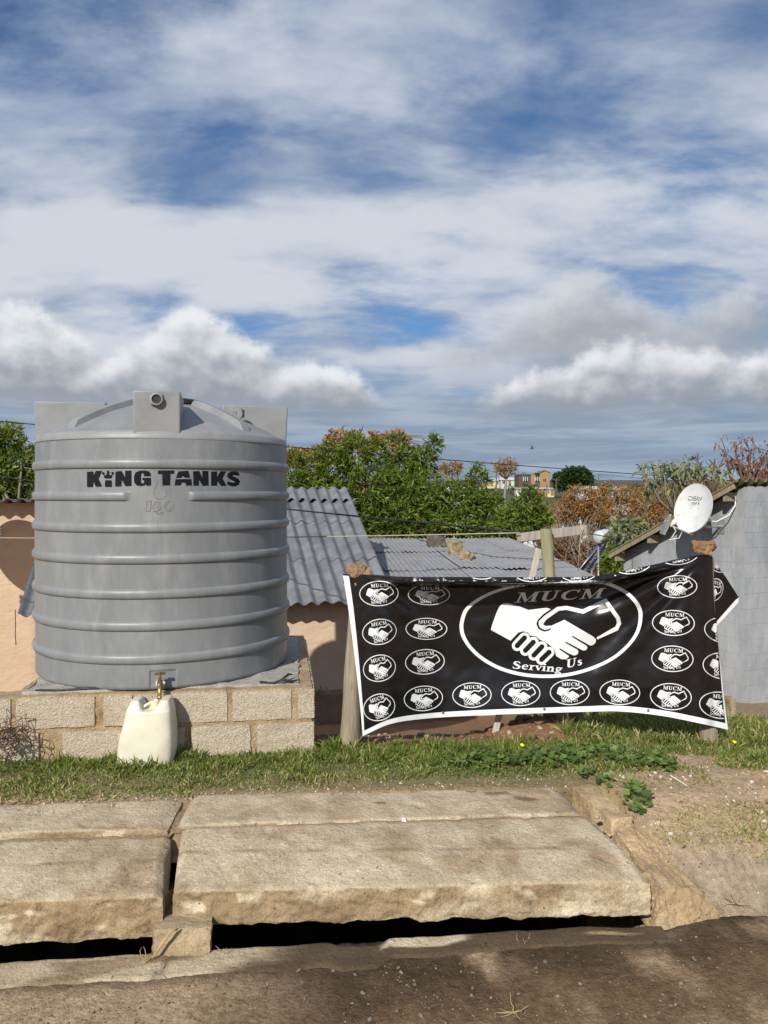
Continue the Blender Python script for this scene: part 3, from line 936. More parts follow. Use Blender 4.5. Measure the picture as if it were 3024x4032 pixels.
# dome: seam, shoulder, then a flattened cap
def dome_z(r):
    q = min(1.0, r / 0.885)
    return 0.405 + 0.285 * (1 - q ** 1.75)
profd = [(TR - 0.004, ZS - 0.006), (TR + 0.004, ZS), (TR + 0.005, ZS + 0.008), (TR, ZS + 0.02), (TR - 0.006, ZS + 0.04), (TR - 0.018, ZS + 0.055), (TR - 0.04, dome_z(TR - 0.04) + 0.003)] + [(r, dome_z(r)) for r in np.linspace(0.85, 0.02, 22)]
b = MB()
b.lathe(profd, Matrix.Translation(TC + Vector((0, 0, CZ))), 160, cap=False)
b.build('dome', MAT['tank_dusty'], tank, True, 40)
def tloc(a, r, z): return TC + tdir(a) * r + Vector((0, 0, CZ + z))
def rounded(b_obj, w=0.008, seg=3):
    md = b_obj.modifiers.new('round', 'BEVEL'); md.width = w; md.segments = seg; md.limit_method = 'ANGLE'; md.angle_limit = math.radians(40)
    b_obj.data.shade_smooth(); b_obj.data.set_sharp_from_angle(angle=math.radians(50))
for k, (a, lab) in enumerate(((0.0, 'box with the threaded inlet'), (math.pi / 2, None), (math.pi, None), (-math.pi / 2, None))):
    d = tdir(a); s = tdir(a + math.pi / 2)
    b = MB()
    w, r0, r1, zt = 0.148, 0.42, TR - 0.003, 0.665
    def q(r, x, z): return TC + d * r + s * x + Vector((0, 0, CZ + z))
    b.hexa([q(r0, -w, 0.36), q(r0, w, 0.36), q(r1 - 0.012, w, 0.36), q(r1 - 0.012, -w, 0.36), q(r0, -w, zt), q(r0, w, zt), q(r1, w, zt - 0.004), q(r1, -w, zt - 0.004)])
    bx = b.build('moulded_box', MAT['tank_dusty'], tank)
    rounded(bx, 0.009)
    if k == 0:
        # hexagonal inlet fitting with an open pipe
        c = q(r1, 0.0, 0.605); M = frame(c - d * 0.01, d)
        b = MB()
        b.lathe([(0.050, 0.0), (0.050, 0.022), (0.046, 0.026), (0.040, 0.026)], M, 6)
        fit = b.build('inlet_nut', MAT['tank_dusty'], bx, False)
        b = MB()
        b.lathe([(0.040, 0.0), (0.040, 0.040), (0.030, 0.042), (0.029, 0.030), (0.029, -0.02)], M, 28, cap=False)
        b.build('inlet_pipe', MAT['tank_dusty'], bx, True, 40)
        b = MB(); b.lathe([(0.030, 0.032), (0.001, 0.032)], M, 24, cap=False)
        b.build('pipe_mouth', MAT['black_plastic'], bx)
# raised radial beams on the dome
for k in range(4):
    a = math.pi / 4 + k * math.pi / 2
    for off in ((-0.18, 0.18)[0:1] if False else (0.0,)):
        d = tdir(a + off); s = tdir(a + off + math.pi / 2)
        b = MB()
        rs = np.linspace(0.30, 0.83, 16)
        ring = []
        for i, r in enumerate(rs):
            h = 0.045 * min(1.0, min(i, 15 - i) / 1.0)
            for x, zz in ((-0.05, -0.03), (-0.036, h), (0.036, h), (0.05, -0.03)):
                ring.append(TC + d * r + s * x + Vector((0, 0, CZ + dome_z(r) + zz)))
        b.add(ring, [(i * 4 + j, i * 4 + j + 1, (i + 1) * 4 + j + 1, (i + 1) * 4 + j) for i in range(15) for j in range(3)])
        rounded(b.build('dome_beam', MAT['tank_dusty'], tank), 0.006)
b = MB(); b.lathe([(0.27, 0.0), (0.27, 0.028), (0.255, 0.036), (0.12, 0.048), (0.0, 0.05)], Matrix.Translation(tloc(0, 0, dome_z(0.2) - 0.004)), 48)
lid = b.build('lid', MAT['black_plastic'], tank, True, 40)
b = MB()
for k in range(16):
    a = k * math.pi / 8
    b.box(tloc(a, 0.268, dome_z(0.2) + 0.014), (0.02, 0.02, 0.024), Matrix.Rotation(a, 3, 'Z'))
b.build('lid_grip', MAT['black_plastic'], lid)['kind'] = 'stuff'
c = tloc(math.radians(62), 0.58, dome_z(0.58) + 0.02)
b = MB(); M = frame(c - Vector((0, 0, 0.04)), tdir(math.radians(-4)), Vector((0, 0, 1)))
b.lathe([(0.052, -0.012), (0.058, 0.0), (0.052, 0.012), (0.014, 0.012), (0.014, -0.012), (0.052, -0.012)], Matrix.Translation(Vector((0, 0, 0.055))) @ M, 28, cap=False)
b.build('lifting_lug', MAT['tank_dusty'], tank, True, 40)
b = MB(); b.lathe([(0.06, 0.0), (0.06, 0.05), (0.052, 0.06), (0.0, 0.062)], Matrix.Translation(tloc(math.radians(80), 0.56, dome_z(0.55) + 0.01)), 28)
b.build('vent_cap', MAT['black_plastic'], tank, True, 40)
b = MB()
d = tdir(math.radians(62))
b.tube([c + d * 0.04 + Vector((0, 0, -0.035)), c + Vector((0, 0, -0.05))], 0.02, 8)
b.build('lug_foot', MAT['tank_dusty'], tank, True)

def pix_tank(px, py, off=0.0):
    """point of the tank wall seen at a photo pixel, moved outwards by off"""
    dx, dy = (px - 1512.0) / F, 1.0
    A = dx * dx + dy * dy; B = -2 * (dx * TC.x + dy * TC.y); Cc = TC.x ** 2 + TC.y ** 2 - (TR + 0.0015) ** 2
    t = (-B - math.sqrt(max(0.0, B * B - 4 * A * Cc))) / (2 * A)
    p = Vector((dx * t, t, CZ - (py - HY) / F * t))
    n = Vector((p.x - TC.x, p.y - TC.y, 0)).normalized()
    return p + n * off


def poly_mesh(polys, fn, cell, step=0.0):
    """polys: list of 2-D outlines (or lists of outline + holes) in plan coordinates, cut on a grid of size cell so that fn can bend them.
    step is handed to fn as a growing lift so that overlapping pieces never share a plane"""
    bm = bmesh.new()
    for k, loops in enumerate(polys):
        if not isinstance(loops[0][0], (tuple, list)):
            loops = [loops]
        flat = [(p[0], p[1]) for l in loops for p in l]
        tris = geometry.tessellate_polygon([[Vector((p[0], p[1], 0)) for p in l] for l in loops])
        vs = [bm.verts.new((p[0], p[1], k * step)) for p in flat]
        for t in tris:
            try: bm.faces.new([vs[i] for i in t])
            except ValueError: pass
    xs_ = [v.co.x for v in bm.verts]; ys_ = [v.co.y for v in bm.verts]
    for ax, lo, hi in ((0, min(xs_), max(xs_)), (1, min(ys_), max(ys_))):
        c = math.ceil(lo / cell) * cell
        while c < hi:
            co = Vector((c, 0, 0)) if ax == 0 else Vector((0, c, 0)); no = Vector((1, 0, 0)) if ax == 0 else Vector((0, 1, 0))
            bmesh.ops.bisect_plane(bm, geom=bm.verts[:] + bm.edges[:] + bm.faces[:], plane_co=co, plane_no=no, dist=1e-5)
            c += cell
    bm.verts.index_update()
    V = [tuple(fn(v.co.x, v.co.y, v.co.z)) for v in bm.verts]
    Fc = [tuple(v.index for v in f.verts) for f in bm.faces]
    bm.free()
    return V, Fc

def circ(x, y, r, n=16): return [(x + r * math.cos(2 * math.pi * i / n), y + r * math.sin(2 * math.pi * i / n)) for i in range(n)]
KING = {
 'K': [[(105, 92), (162, 88), (162, 136), (190, 84), (247, 82), (212, 157), (248, 229), (190, 233), (164, 182), (160, 236), (105, 236)]],
 'I': [[(262, 118), (284, 129), (302, 98), (310, 98), (326, 129), (350, 114), (338, 153), (272, 153)], circ(260, 106, 12), circ(306, 92, 12), circ(350, 104, 12), [(280, 173), (340, 173), (342, 234), (276, 234)]],
 'N': [[(378, 90), (437, 84), (471, 150), (470, 82), (530, 80), (530, 226), (472, 228), (436, 165), (432, 230), (375, 232)]],
 'G': [[(716, 134), (716, 108), (700, 88), (660, 80), (610, 82), (570, 98), (555, 138), (556, 190), (578, 220), (622, 228), (655, 222), (670, 208), (676, 225), (718, 222), (718, 150), (636, 150), (636, 171), (653, 172), (653, 196), (637, 206), (622, 192), (622, 114), (637, 103), (652, 115), (652, 134)]],
 'T': [[(785, 80), (942, 78), (942, 112), (905, 112), (902, 222), (830, 222), (826, 112), (785, 114)]],
 'A': [[(980, 88), (1076, 81), (1096, 148), (1046, 150), (1026, 133), (1008, 150), (958, 151)], [(954, 163), (1106, 161), (1112, 224), (1056, 224), (1046, 196), (1012, 196), (1004, 222), (945, 222)]],
 'N2': [[(1122, 88), (1182, 84), (1212, 150), (1210, 82), (1270, 84), (1273, 226), (1215, 228), (1180, 170), (1178, 226), (1126, 226)]],
 'K2': [[(1295, 90), (1353, 88), (1353, 140), (1385, 86), (1440, 88), (1405, 156), (1445, 228), (1390, 229), (1358, 182), (1352, 226), (1295, 226)]],
 'S': [[(1567, 130), (1566, 105), (1540, 89), (1485, 89), (1454, 108), (1450, 140), (1472, 162), (1524, 186), (1512, 197), (1452, 184), (1450, 214), (1480, 230), (1525, 234), (1563, 216), (1573, 182), (1552, 156), (1500, 132), (1510, 122)]],
}
for ch, polys in KING.items():
    V, Fc = poly_mesh(polys, lambda x, y, k: pix_tank(300 + x / 2.44, 1820 + y / 2.44, 0.0016 + k), 18, 0.0002)
    mesh_obj('letter', V, Fc, MAT['navy'], body)
# droplet and H2O moulded into the wall as a low ridge
def ridge(pts, r=0.0026, closed=False):
    b = MB()
    q = [pix_tank(300 + x / 2.44, 1820 + y / 2.44, 0.0002) for x, y in pts]
    if closed: q.append(q[0])
    b.tube(q, r, 6)
    return b
drop = [(797, 160), (812, 195), (838, 235), (866, 275), (862, 320), (838, 348), (803, 356), (766, 345), (745, 315), (748, 265), (772, 215), (790, 180)]
ridge(drop, 0.0013, True).build('moulded_droplet', MAT['tank'], body, True)
b = MB()
for pts in ([(678, 372), (722, 372), (715, 415), (752, 415), (758, 378), (795, 380), (782, 470), (742, 472), (748, 432), (712, 432), (705, 472), (668, 472), (678, 372)],
            [(772, 435), (790, 418), (812, 424), (812, 442), (768, 484), (768, 496), (838, 496), (838, 478), (800, 478)],
            [(890, 372), (920, 382), (936, 415), (925, 455), (895, 474), (862, 468), (845, 435), (855, 395), (890, 372)], [(885, 380), (905, 420), (908, 445), (888, 462), (866, 450), (862, 425), (885, 380)]):
    q = [pix_tank(300 + x / 2.44, 1820 + y / 2.44, 0.0002) for x, y in pts]
    b.tube(q, 0.0012, 6)
b.build('moulded_lettering', MAT['tank'], body, True)

# mould seam down the front of the wall
b = MB(); b.tube([TC + tdir(0.03) * (wall_r(0.03, z) + 0.0002) + Vector((0, 0, CZ + z)) for z in zs if z > ZB + 0.16], 0.0008, 5)
b.build('mould_seam', MAT['tank'], body, True)

# brass tap
tp = pix_tank(632, 2690, 0.0); td = Vector((tp.x - TC.x, tp.y - TC.y, 0)).normalized()
ts = Vector((-td.y, td.x, 0)); zup = Vector((0, 0, 1))
b = MB()
M = frame(tp - td * 0.012, td)
b.lathe([(0.0125, 0), (0.0125, 0.05), (0.017, 0.055), (0.019, 0.075), (0.014, 0.095), (0.004, 0.10)], M, 16)
c = tp + td * 0.066
b.lathe([(0.016, -0.02), (0.019, -0.005), (0.019, 0.014), (0.015, 0.018), (0.0175, 0.022), (0.0175, 0.034), (0.012, 0.038), (0.013, 0.05), (0.008, 0.054), (0.007, 0.075)], Matrix.Translation(c), 16)
b.tube([c + td * 0.004, c + td * 0.030 + zup * -0.012, c + td * 0.044 + zup * -0.034, c + td * 0.046 + zup * -0.062], [0.016, 0.0155, 0.0125, 0.0115], 14)
b.lathe([(0.0135, -0.074), (0.0145, -0.066), (0.0145, -0.06), (0.012, -0.056)], Matrix.Translation(c + td * 0.046), 14)
tapo = b.build('tap', MAT['brass'], tank, True, 40)
b = MB()
e = (ts * 0.9 + td * -0.3).normalized()
b.tube([c + zup * 0.078 - e * 0.034, c + zup * 0.079 - e * 0.026, c + zup * 0.078, c + zup * 0.077 + e * 0.026, c + zup * 0.075 + e * 0.034], [0.0085, 0.0095, 0.0075, 0.0095, 0.0085], 10)
b.lathe([(0.010, 0.066), (0.010, 0.088), (0.005, 0.09)], Matrix.Translation(c), 12)
b.build('tap_handle', MAT['brass'], tapo, True, 40)
b = MB(); b.lathe([(0.012, 0.010), (0.031, 0.010), (0.031, 0.016), (0.012, 0.018)], M, 20, cap=False)
b.build('washer', MAT['washer'], tapo, True, 40)

# ------------------------------------------------------------------ jerrycan
CC = P(577, 3000, 4.855); CC.z = CZ - 1.715
cdir = math.radians(5)
Rc = Matrix.Rotation(cdir, 3, 'Z')
can = thing('jerrycan', 'off-white plastic jerrycan standing under the tank tap', 'jerrycan', tuple(CC))
H1 = 0.352
def can_ring(z):
    t = z / H1
    w = 0.170 * (1 - 0.20 * max(0, t - 0.1) ** 1.7) * (1 + 0.035 * math.sin(math.pi * min(1, t * 1.2)))
    d = 0.118 * (1 + 0.06 * math.sin(math.pi * t)) * (1 - 0.14 * max(0, t - 0.5))
    return w, d
def sup(a, n=4.6):
    c, s = math.cos(a), math.sin(a)
    return math.copysign(abs(c) ** (2 / n), c), math.copysign(abs(s) ** (2 / n), s)
def can_pt(u, v):
    a = 2 * math.pi * u
    x, y = sup(a)
    if v < 0.6:
        z = H1 * v / 0.6
        w, d = can_ring(z)
        f = 1 - 0.05 * (1 - sst(z, 0, 0.025))
        p = Vector((x * w * f, y * d * f, z))
        lean = 0.02 * z / H1
    else:
        t = (v - 0.6) / 0.4
        s = math.cos(t * math.pi / 2)
        w, d = can_ring(H1)
        xx = x * w * s
        edge = min(1.0, (1 - s) / 0.22)
        er = math.sin(edge * math.pi / 2)
        horn = 0.046 * math.exp(-((abs(xx) - 0.098) / 0.052) ** 6) * sst(d - abs(y * d * s), 0.0, 0.045)
        z = H1 + 0.022 * er + horn * er - 0.016 * (1 - sst(abs(xx), 0.035, 0.075)) * er
        p = Vector((xx, y * d * s * (1 - 0.0 * t), z))
        lean = 0.02
    p.x += 0.028 * p.z / H1
    p += Vector((0.003 * fbm((p.x * 9, p.y * 9, p.z * 9), 2), 0.006 * fbm((p.x * 6, p.y * 6, p.z * 6 + 3), 2), 0))
    return CC + Rc @ p
b = MB(); b.grid(can_pt, 96, 64, True)
canb = b.build('body', MAT['can'], can, True)
nk = CC + Rc @ Vector((0.052, -0.01, H1 + 0.004))
b = MB(); b.lathe([(0.022, 0), (0.022, 0.02), (0.0245, 0.022), (0.0245, 0.05), (0.021, 0.052), (0.0205, 0.035), (0.0, 0.033)], Matrix.Translation(nk), 24, cap=False)
b.build('neck', MAT['cap'], can, True, 40)
b = MB()
k0 = nk + Vector((-0.02, -0.012, 0.04))
b.tube([k0, k0 + Vector((-0.022, -0.012, -0.012)), k0 + Vector((-0.048, -0.02, -0.028)), k0 + Vector((-0.054, -0.022, -0.034))], [0.010, 0.009, 0.0085, 0.010], 10)
b.tube([nk + Vector((-0.016, -0.012, 0.02)), nk + Vector((-0.02, -0.016, 0.006)), nk + Vector((-0.03, -0.02, 0.0))], 0.005, 8)
b.build('spigot', MAT['cap'], can, True, 40)

# rusty tangle of wire by the plinth
rnd = random.Random(11)
b = MB()
wc = P(20, 2910, 4.70)
for k in range(13):
    p = wc + Vector((rnd.gauss(0, 0.05), rnd.gauss(0, 0.03), rnd.gauss(0, 0.05)))
    pts = [p]
    v = Vector((rnd.gauss(0, 1), rnd.gauss(0, 0.5), rnd.gauss(0, 1))).normalized()
    for i in range(34):
        v = (v + Vector((rnd.gauss(0, .5), rnd.gauss(0, .4), rnd.gauss(0, .5))) + (wc - p) * 3.2).normalized()
        p = p + v * 0.03
        pts.append(p.copy())
    b.tube(pts, 0.0021, 5)
tag(b.build('wire_tangle', MAT['rust_wire'], None, True), 'tangle of rusty wire at the left end of the plinth', 'wire')

# ------------------------------------------------------------------ corrugated roofing
def corr_sheet(O, U, W, Vd, L, pitch, amp, thick, mat, parent, phase=0.0, name='roof_sheet', along=3, warp=0.0, seed=0.0):
    """one corrugated sheet: waves run along Vd, spaced along U"""
    U = Vector(U).normalized(); Vd = Vector(Vd).normalized(); Nn = U.cross(Vd)
    if Nn.z < 0: Nn = -Nn
    n = max(4, int(W / pitch * 10))
    top, bot = [], []
    for j in range(along + 1):
        for i in range(n + 1):
            s = W * i / n
            h = amp * math.cos(2 * math.pi * (s + phase) / pitch)
            if warp: h += warp * fbm((s * 2 + seed, j * 0.9, seed), 2)
            p = Vector(O) + U * s + Vd * (L * j / along) + Nn * h
            top.append(p); bot.append(p - Nn * thick)
    m = n + 1
    b = MB()
    Vv = top + bot
    o = len(top)
    fc = []
    for j in range(along):
        for i in range(n):
            a = j * m + i
            fc.append((a, a + 1, a + m + 1, a + m))
            fc.append((o + a + m, o + a + m + 1, o + a + 1, o + a))
    for i in range(n):
        fc.append((i, o + i, o + i + 1, i + 1))
        a = along * m + i
        fc.append((a + 1, o + a + 1, o + a, a))
    for j in range(along):
        a = j * m
        fc.append((a, a + m, o + a + m, o + a))
        a = j * m + n
        fc.append((a + m, a, o + a, o + a + m))
    b.add(Vv, fc)
    ob = b.build(name, mat, parent, True, 50)
    return ob

def wall_prism(poly, O, U, thick, nrm, mat, parent, name='wall'):
    """poly in (s, z) along U and up; thick extends against the outward normal"""
    U = Vector(U); nrm = Vector(nrm)
    b = MB()
    f = [Vector(O) + U * s + Vector((0, 0, z)) for s, z in poly]
    k = [p - nrm * thick for p in f]
    n = len(poly)
    b.add(f + k, [tuple(range(n)), tuple(range(2 * n - 1, n - 1, -1))] + [((i + 1) % n, i, n + i, n + (i + 1) % n) for i in range(n)])
    return b.build(name, mat, parent)

# ------------------------------------------------------------------ peach house behind the tank
HA = math.radians(15)
HE = Vector((math.cos(HA), math.sin(HA), 0)); HU = Vector((-math.sin(HA), math.cos(HA), 0)); HN = -HU
Z0 = Vector((0, 0, CZ))
eaveR = Vector((0.13, 9.89, 0))
house = thing('house', 'peach plastered house with grey corrugated roofs behind the water tank', 'house', (-2.0, 12.0, CZ - 3.4))
def hp(t, d, z): return eaveR - HE * t + HU * d + Vector((0, 0, CZ + z))     # t to the left of the right eave corner
# annexe wall (front), its right end, and the main wall behind
SL = 1.36 / 2.84
wall_prism([(0, -3.4), (4.29, -3.4), (4.29, -1.40), (0, -1.40)], hp(4.36, 0.34, 0) - Z0 + Vector((0, 0, CZ)), HE, 0.15, HN, MAT['peach'], house, 'annexe_wall')
wall_prism([(0, -3.4), (2.35, -3.4), (2.35, -0.26), (0, -1.34)], hp(0.07, 0.36, 0), HU, 0.15, HE, MAT['peach'], house, 'annexe_end_wall')
wall_prism([(0, -3.4), (2.35, -3.4), (2.35, -0.26), (0, -1.34)], hp(4.36, 0.36, 0), HU, 0.15, -HE, MAT['peach'], house, 'annexe_end_wall')
wall_prism([(-9, -3.4), (5.0, -3.4), (5.0, -0.15), (-9, -0.15)], hp(5.07, 2.80, 0), HE, 0.2, HN, MAT['peach'], house, 'main_wall')
wall_prism([(0, -3.4), (4.0, -3.4), (4.0, -0.5), (0, -0.15)], hp(0.08, 2.82, 0), HU, 0.2, HE, MAT['peach'], house, 'main_end_wall')
b = MB()
b.hexa([hp(4.6, 0.20, -3.3), hp(0.0, 0.20, -3.3), hp(0.0, 0.34, -3.3), hp(4.6, 0.34, -3.3), hp(4.6, 0.21, -2.60), hp(0.0, 0.21, -2.60), hp(0.0, 0.338, -2.57), hp(4.6, 0.338, -2.57)])
b.build('apron', MAT['apron'], house)
# annexe roof: three courses of sheets, each course laps over the one below
PIT, AMP = 0.177, 0.027
sd = Vector((0, 0, SL)) + HU
slen = sd.length
sdn = sd.normalized()
k = 0
courses = [(-0.02, 0.98), (0.93, 1.95), (1.90, 2.98)]
for ci, (a0, a1) in enumerate(courses):
    t = 4.44; si = 0
    while t > 0.02:
        w = min(PIT * 5 + 0.02, t) if not (si == 0 and ci == 1) else PIT * 4
        w = min(w, t)
        O = hp(t, 0, -1.38) + sdn * (a0 / math.cos(math.atan(SL)) * 1.0) + Vector((0, 0, 0.014 * ci + 0.010 * (si % 2)))
        corr_sheet(O, HE, w + 0.012, sdn, (a1 - a0) / math.cos(math.atan(SL)), PIT, AMP, 0.007, MAT['asbestos'], house, phase=(4.44 - t))
        t -= w; si += 1
# main roof: front edge shows its waves, sheets fall away to the back
md = (HU + Vector((0, 0, -0.05))).normalized()
t = 13.2; si = 0
while t > 0.0:
    w = PIT * 5
    if t - w < -0.02 - 0.3: break
    O = hp(t - 0.05, 2.50, -0.112 + 0.009 * (si % 2))
    corr_sheet(O, HE, w + 0.012, md, 2.0, PIT, AMP, 0.007, MAT['asbestos'], house, phase=0.03)
    corr_sheet(O + md * 1.9 + Vector((0, 0, -0.012)), HE, w + 0.012, md, 2.4, PIT, AMP, 0.007, MAT['asbestos'], house, phase=0.03)
    t -= w; si += 1
# a bracket with cable on the main wall, and the wire end below the annexe eave
b = MB()
q = P(4, 2090, 11.28)
for i in range(3): b.box(q + Vector((-0.02, -0.05, -0.045 + i * 0.035)), (0.12, 0.06, 0.018), Matrix.Rotation(HA, 3, 'Z'))
b.box(q + Vector((-0.02, -0.02, -0.01)), (0.07, 0.05, 0.11), Matrix.Rotation(HA, 3, 'Z'))
br = b.build('cable_bracket', MAT['cable_w'], house)
b = MB(); b.tube([q + Vector((0, -0.03, -0.06)), q + Vector((0.03, -0.04, -0.13)), q + Vector((0.10, -0.05, -0.165)), q + Vector((0.17, -0.03, -0.13))], 0.006, 6)
b.build('cable', MAT['cable_w'], house, True)
b = MB(); b.tube([P(60, 2400, 8.95), P(61, 2450, 8.96), P(60, 2490, 8.97), P(63, 2540, 8.97)], 0.005, 5)
b.build('hanging_wire', MAT['rust_wire'], house, True)

# the neighbour dish that throws the round shadow on the peach wall, standing left of the picture
def dish_mesh(b, C, n, upv, rw, rh, depth=0.06, lip=0.012, rings=14, seg=64):
    n = Vector(n).normalized(); x = Vector(upv).cross(n).normalized(); y = n.cross(x).normalized()
    pts = []
    for sgn, dd in ((1, 0.0), (-1, -0.010)):
        for i in range(rings + 1):
            r = i / rings
            for j in range(seg):
                a = 2 * math.pi * j / seg
                pts.append(C + x * (rw * r * math.cos(a)) + y * (rh * r * math.sin(a)) + n * (depth * (r * r - 1) + dd))
    for rr, dd in ((1.0, 0.0), (1.018, 0.004), (1.022, -0.006), (1.02, -lip - 0.008), (1.0, -0.010)):
        for j in range(seg):
            a = 2 * math.pi * j / seg
            pts.append(C + x * (rw * rr * math.cos(a)) + y * (rh * rr * math.sin(a)) + n * dd)
    o = rings + 1
    fc = []
    for i in range(rings):
        for j in range(seg):
            a, c = i * seg + j, i * seg + (j + 1) % seg
            fc.append((a, c, c + seg, a + seg))
            a2, c2 = a + o * seg, c + o * seg
            fc.append((a2 + seg, c2 + seg, c2, a2))
    base = 2 * o * seg
    for i in range(4):
        for j in range(seg):
            a, c = base + i * seg + j, base + i * seg + (j + 1) % seg
            fc.append((a, c, c + seg, a + seg))
    b.add(pts, fc)
    return n, x, y

def make_dish(name, label, C, n, rw, rh, arm_dir):
    t = thing(name, label, 'satellite dish', tuple(C))
    b = MB(); n, x, y = dish_mesh(b, C, n, Vector((0, 0, 1)), rw, rh)
    refl = b.build('reflector', MAT['dish'], t, True, 50)
    back = C - n * 0.075
    b = MB(); b.box(back - n * 0.022, (0.16, 0.03, 0.18), Matrix((x, n, y)).transposed())
    b.build('back_plate', MAT['galv'], t)
    b = MB()
    low = C - y * rh * 1.04 - n * 0.04
    end = low + n * rh * 1.38 - y * rh * 0.02 + x * arm_dir
    b.tube([low - n * 0.05, low, low.lerp(end, 0.5), end], 0.013, 10)
    b.tube([back - n * 0.02, low - n * 0.04], 0.012, 8)
    arm = b.build('arm', MAT['dish'], t, True, 40)
    d = (C - end).normalized()
    b = MB(); b.lathe([(0.018, -0.05), (0.022, -0.04), (0.022, 0.02), (0.034, 0.035), (0.036, 0.06), (0.03, 0.065)], frame(end + y * 0.03, d), 18)
    b.build('receiver', MAT['cap'], arm, True, 40)
    return t, refl, n, x, y, end

wallpt = P(75, 2165, 11.15)
c2 = wallpt - SUN_L * (1.05 / SUN_L.y)
t2, r2, n2_, x2, y2, e2 = make_dish('satellite_dish', 'second white satellite dish on a pole beside the peach wall, left of the picture edge', c2, (-0.45, -0.75, 0.32), 0.41, 0.45, 0.0)
b = MB(); b.tube([Vector((c2.x - 1.1, c2.y + 0.3, CZ - 3.3)), Vector((c2.x - 1.1, c2.y + 0.3, c2.z - 0.22)), Vector((c2.x - 1.0, c2.y + 0.28, c2.z - 0.10)), c2 - n2_ * 0.1], 0.024, 10)
b.build('pole', MAT['galv'], t2, True)

# ------------------------------------------------------------------ low house with an iron roof and stones on it
house2 = thing('house', 'low house with a flat grey iron roof weighted by stones behind the banner', 'house', (1.2, 12.5, CZ - 3.6))
RA, RB, RC, RD = P(1330, 2126, 14.9), P(2000, 2124, 14.6), P(2400, 2296, 10.9), P(1380, 2322, 10.35)
def roof2(u, v): return RA.lerp(RB, u).lerp(RD.lerp(RC, u), v)
edges_u = [0, .17, .34, .5, .67, .84, 1.0]
edges_v = [(0.0, 0.36), (0.33, 0.72), (0.69, 1.0)]
rnd = random.Random(3)
for vi, (v0, v1) in enumerate(edges_v):
    for ui in range(6):
        u0, u1 = edges_u[ui], edges_u[ui + 1]
        vj = 0.02 * rnd.uniform(-1, 1)
        NU, NVv = 60, 3
        b = MB()
        top = []
        lift = 0.012 * (2 - vi) + 0.006 * (ui % 2) + (0.012 if (vi == 1 and ui in (3, 4)) else 0)
        for j in range(NVv + 1):
            for i in range(NU + 1):
                u = lerp(u0 - 0.004, u1 + 0.004, i / NU); v = lerp(v0, v1 + vj * (v1 < 1), j / NVv)
                p = roof2(u, v)
                W = (RB - RA).length
                h = 0.0095 * math.cos(2 * math.pi * u * W / 0.076) + lift + 0.012 * fbm((u * 9, v * 7, vi), 3)
                if j == NVv: h += 0.012 * max(0, fbm((u * 14, 3, vi), 3)) * (2.2 if vi == 1 else 1)
                p = p + Vector((0, 0, h))
                if u < 0 or u > 1: p.x += 0
                top.append(p)
        m = NU + 1
        b.add(top + [p - Vector((0, 0, 0.004)) for p in top], [(j * m + i, j * m + i + 1, (j + 1) * m + i + 1, (j + 1) * m + i) for j in range(NVv) for i in range(NU)] +
              [(len(top) + (j + 1) * m + i, len(top) + (j + 1) * m + i + 1, len(top) + j * m + i + 1, len(top) + j * m + i) for j in range(NVv) for i in range(NU)] +
              [(NVv * m + i + 1, NVv * m + i, len(top) + NVv * m + i, len(top) + NVv * m + i + 1) for i in range(NU)])
        b.build('roof_sheet', MAT['zinc'], house2, True, 50)
b = MB()
cs = [RD + Vector((0.25, 0.35, -0.10)), RC + Vector((-0.25, 0.35, -0.10)), RB + Vector((-0.25, -0.3, -0.10)), RA + Vector((0.25, -0.3, -0.10))]
b.hexa([Vector((p.x, p.y, CZ - 4.2)) for p in cs] + cs)
b.build('wall', MAT['peach'], house2)
b = MB(); b.tube([roof2(.46, .02) + Vector((0, 0, .03)), roof2(.55, .25) + Vector((0, 0, .035)), roof2(.72, .5) + Vector((0, 0, .035)), roof2(.99, .62) + Vector((0, 0, .04))], 0.006, 5)
b.build('cable', MAT['cable_b'], house2, True)
def roof_at(px, py):
    best = None
    for i in range(60):
        for j in range(120):
            p = roof2(i / 59, j / 119)
            qx, qy = 1512 + p.x / p.y * F, HY - (p.z - CZ) / p.y * F
            e = (qx - px) ** 2 + (qy - py) ** 2
            if best is None or e < best[0]: best = (e, p)
    return best[1]
for nm, px, py, s, mat, lab, rz, sd_ in (('stone', 1718, 2155, (0.30, 0.22, 0.19), 'greystone', 'dark grey stone near the back edge of the iron roof', 0.2, 1), ('brick', 1795, 2188, (0.215, 0.20, 0.24), 'yellowstone', 'lichened upright brick on the iron roof', 0.5, 2),
                                         ('brick', 1838, 2207, (0.18, 0.17, 0.14), 'yellowstone', 'small broken brick leaning by the lichened brick on the iron roof', 0.9, 3)):
    p = roof_at(px, py) + Vector((0, 0, s[2] / 2 + 0.015))
    tag(rough_block(nm, brick_corners(p, s[0], s[1], s[2], rz, 0.06), MAT[mat], 0.035, 7, 9, sd_), lab, 'stone' if nm == 'stone' else 'brick', 'weights on the iron roof')

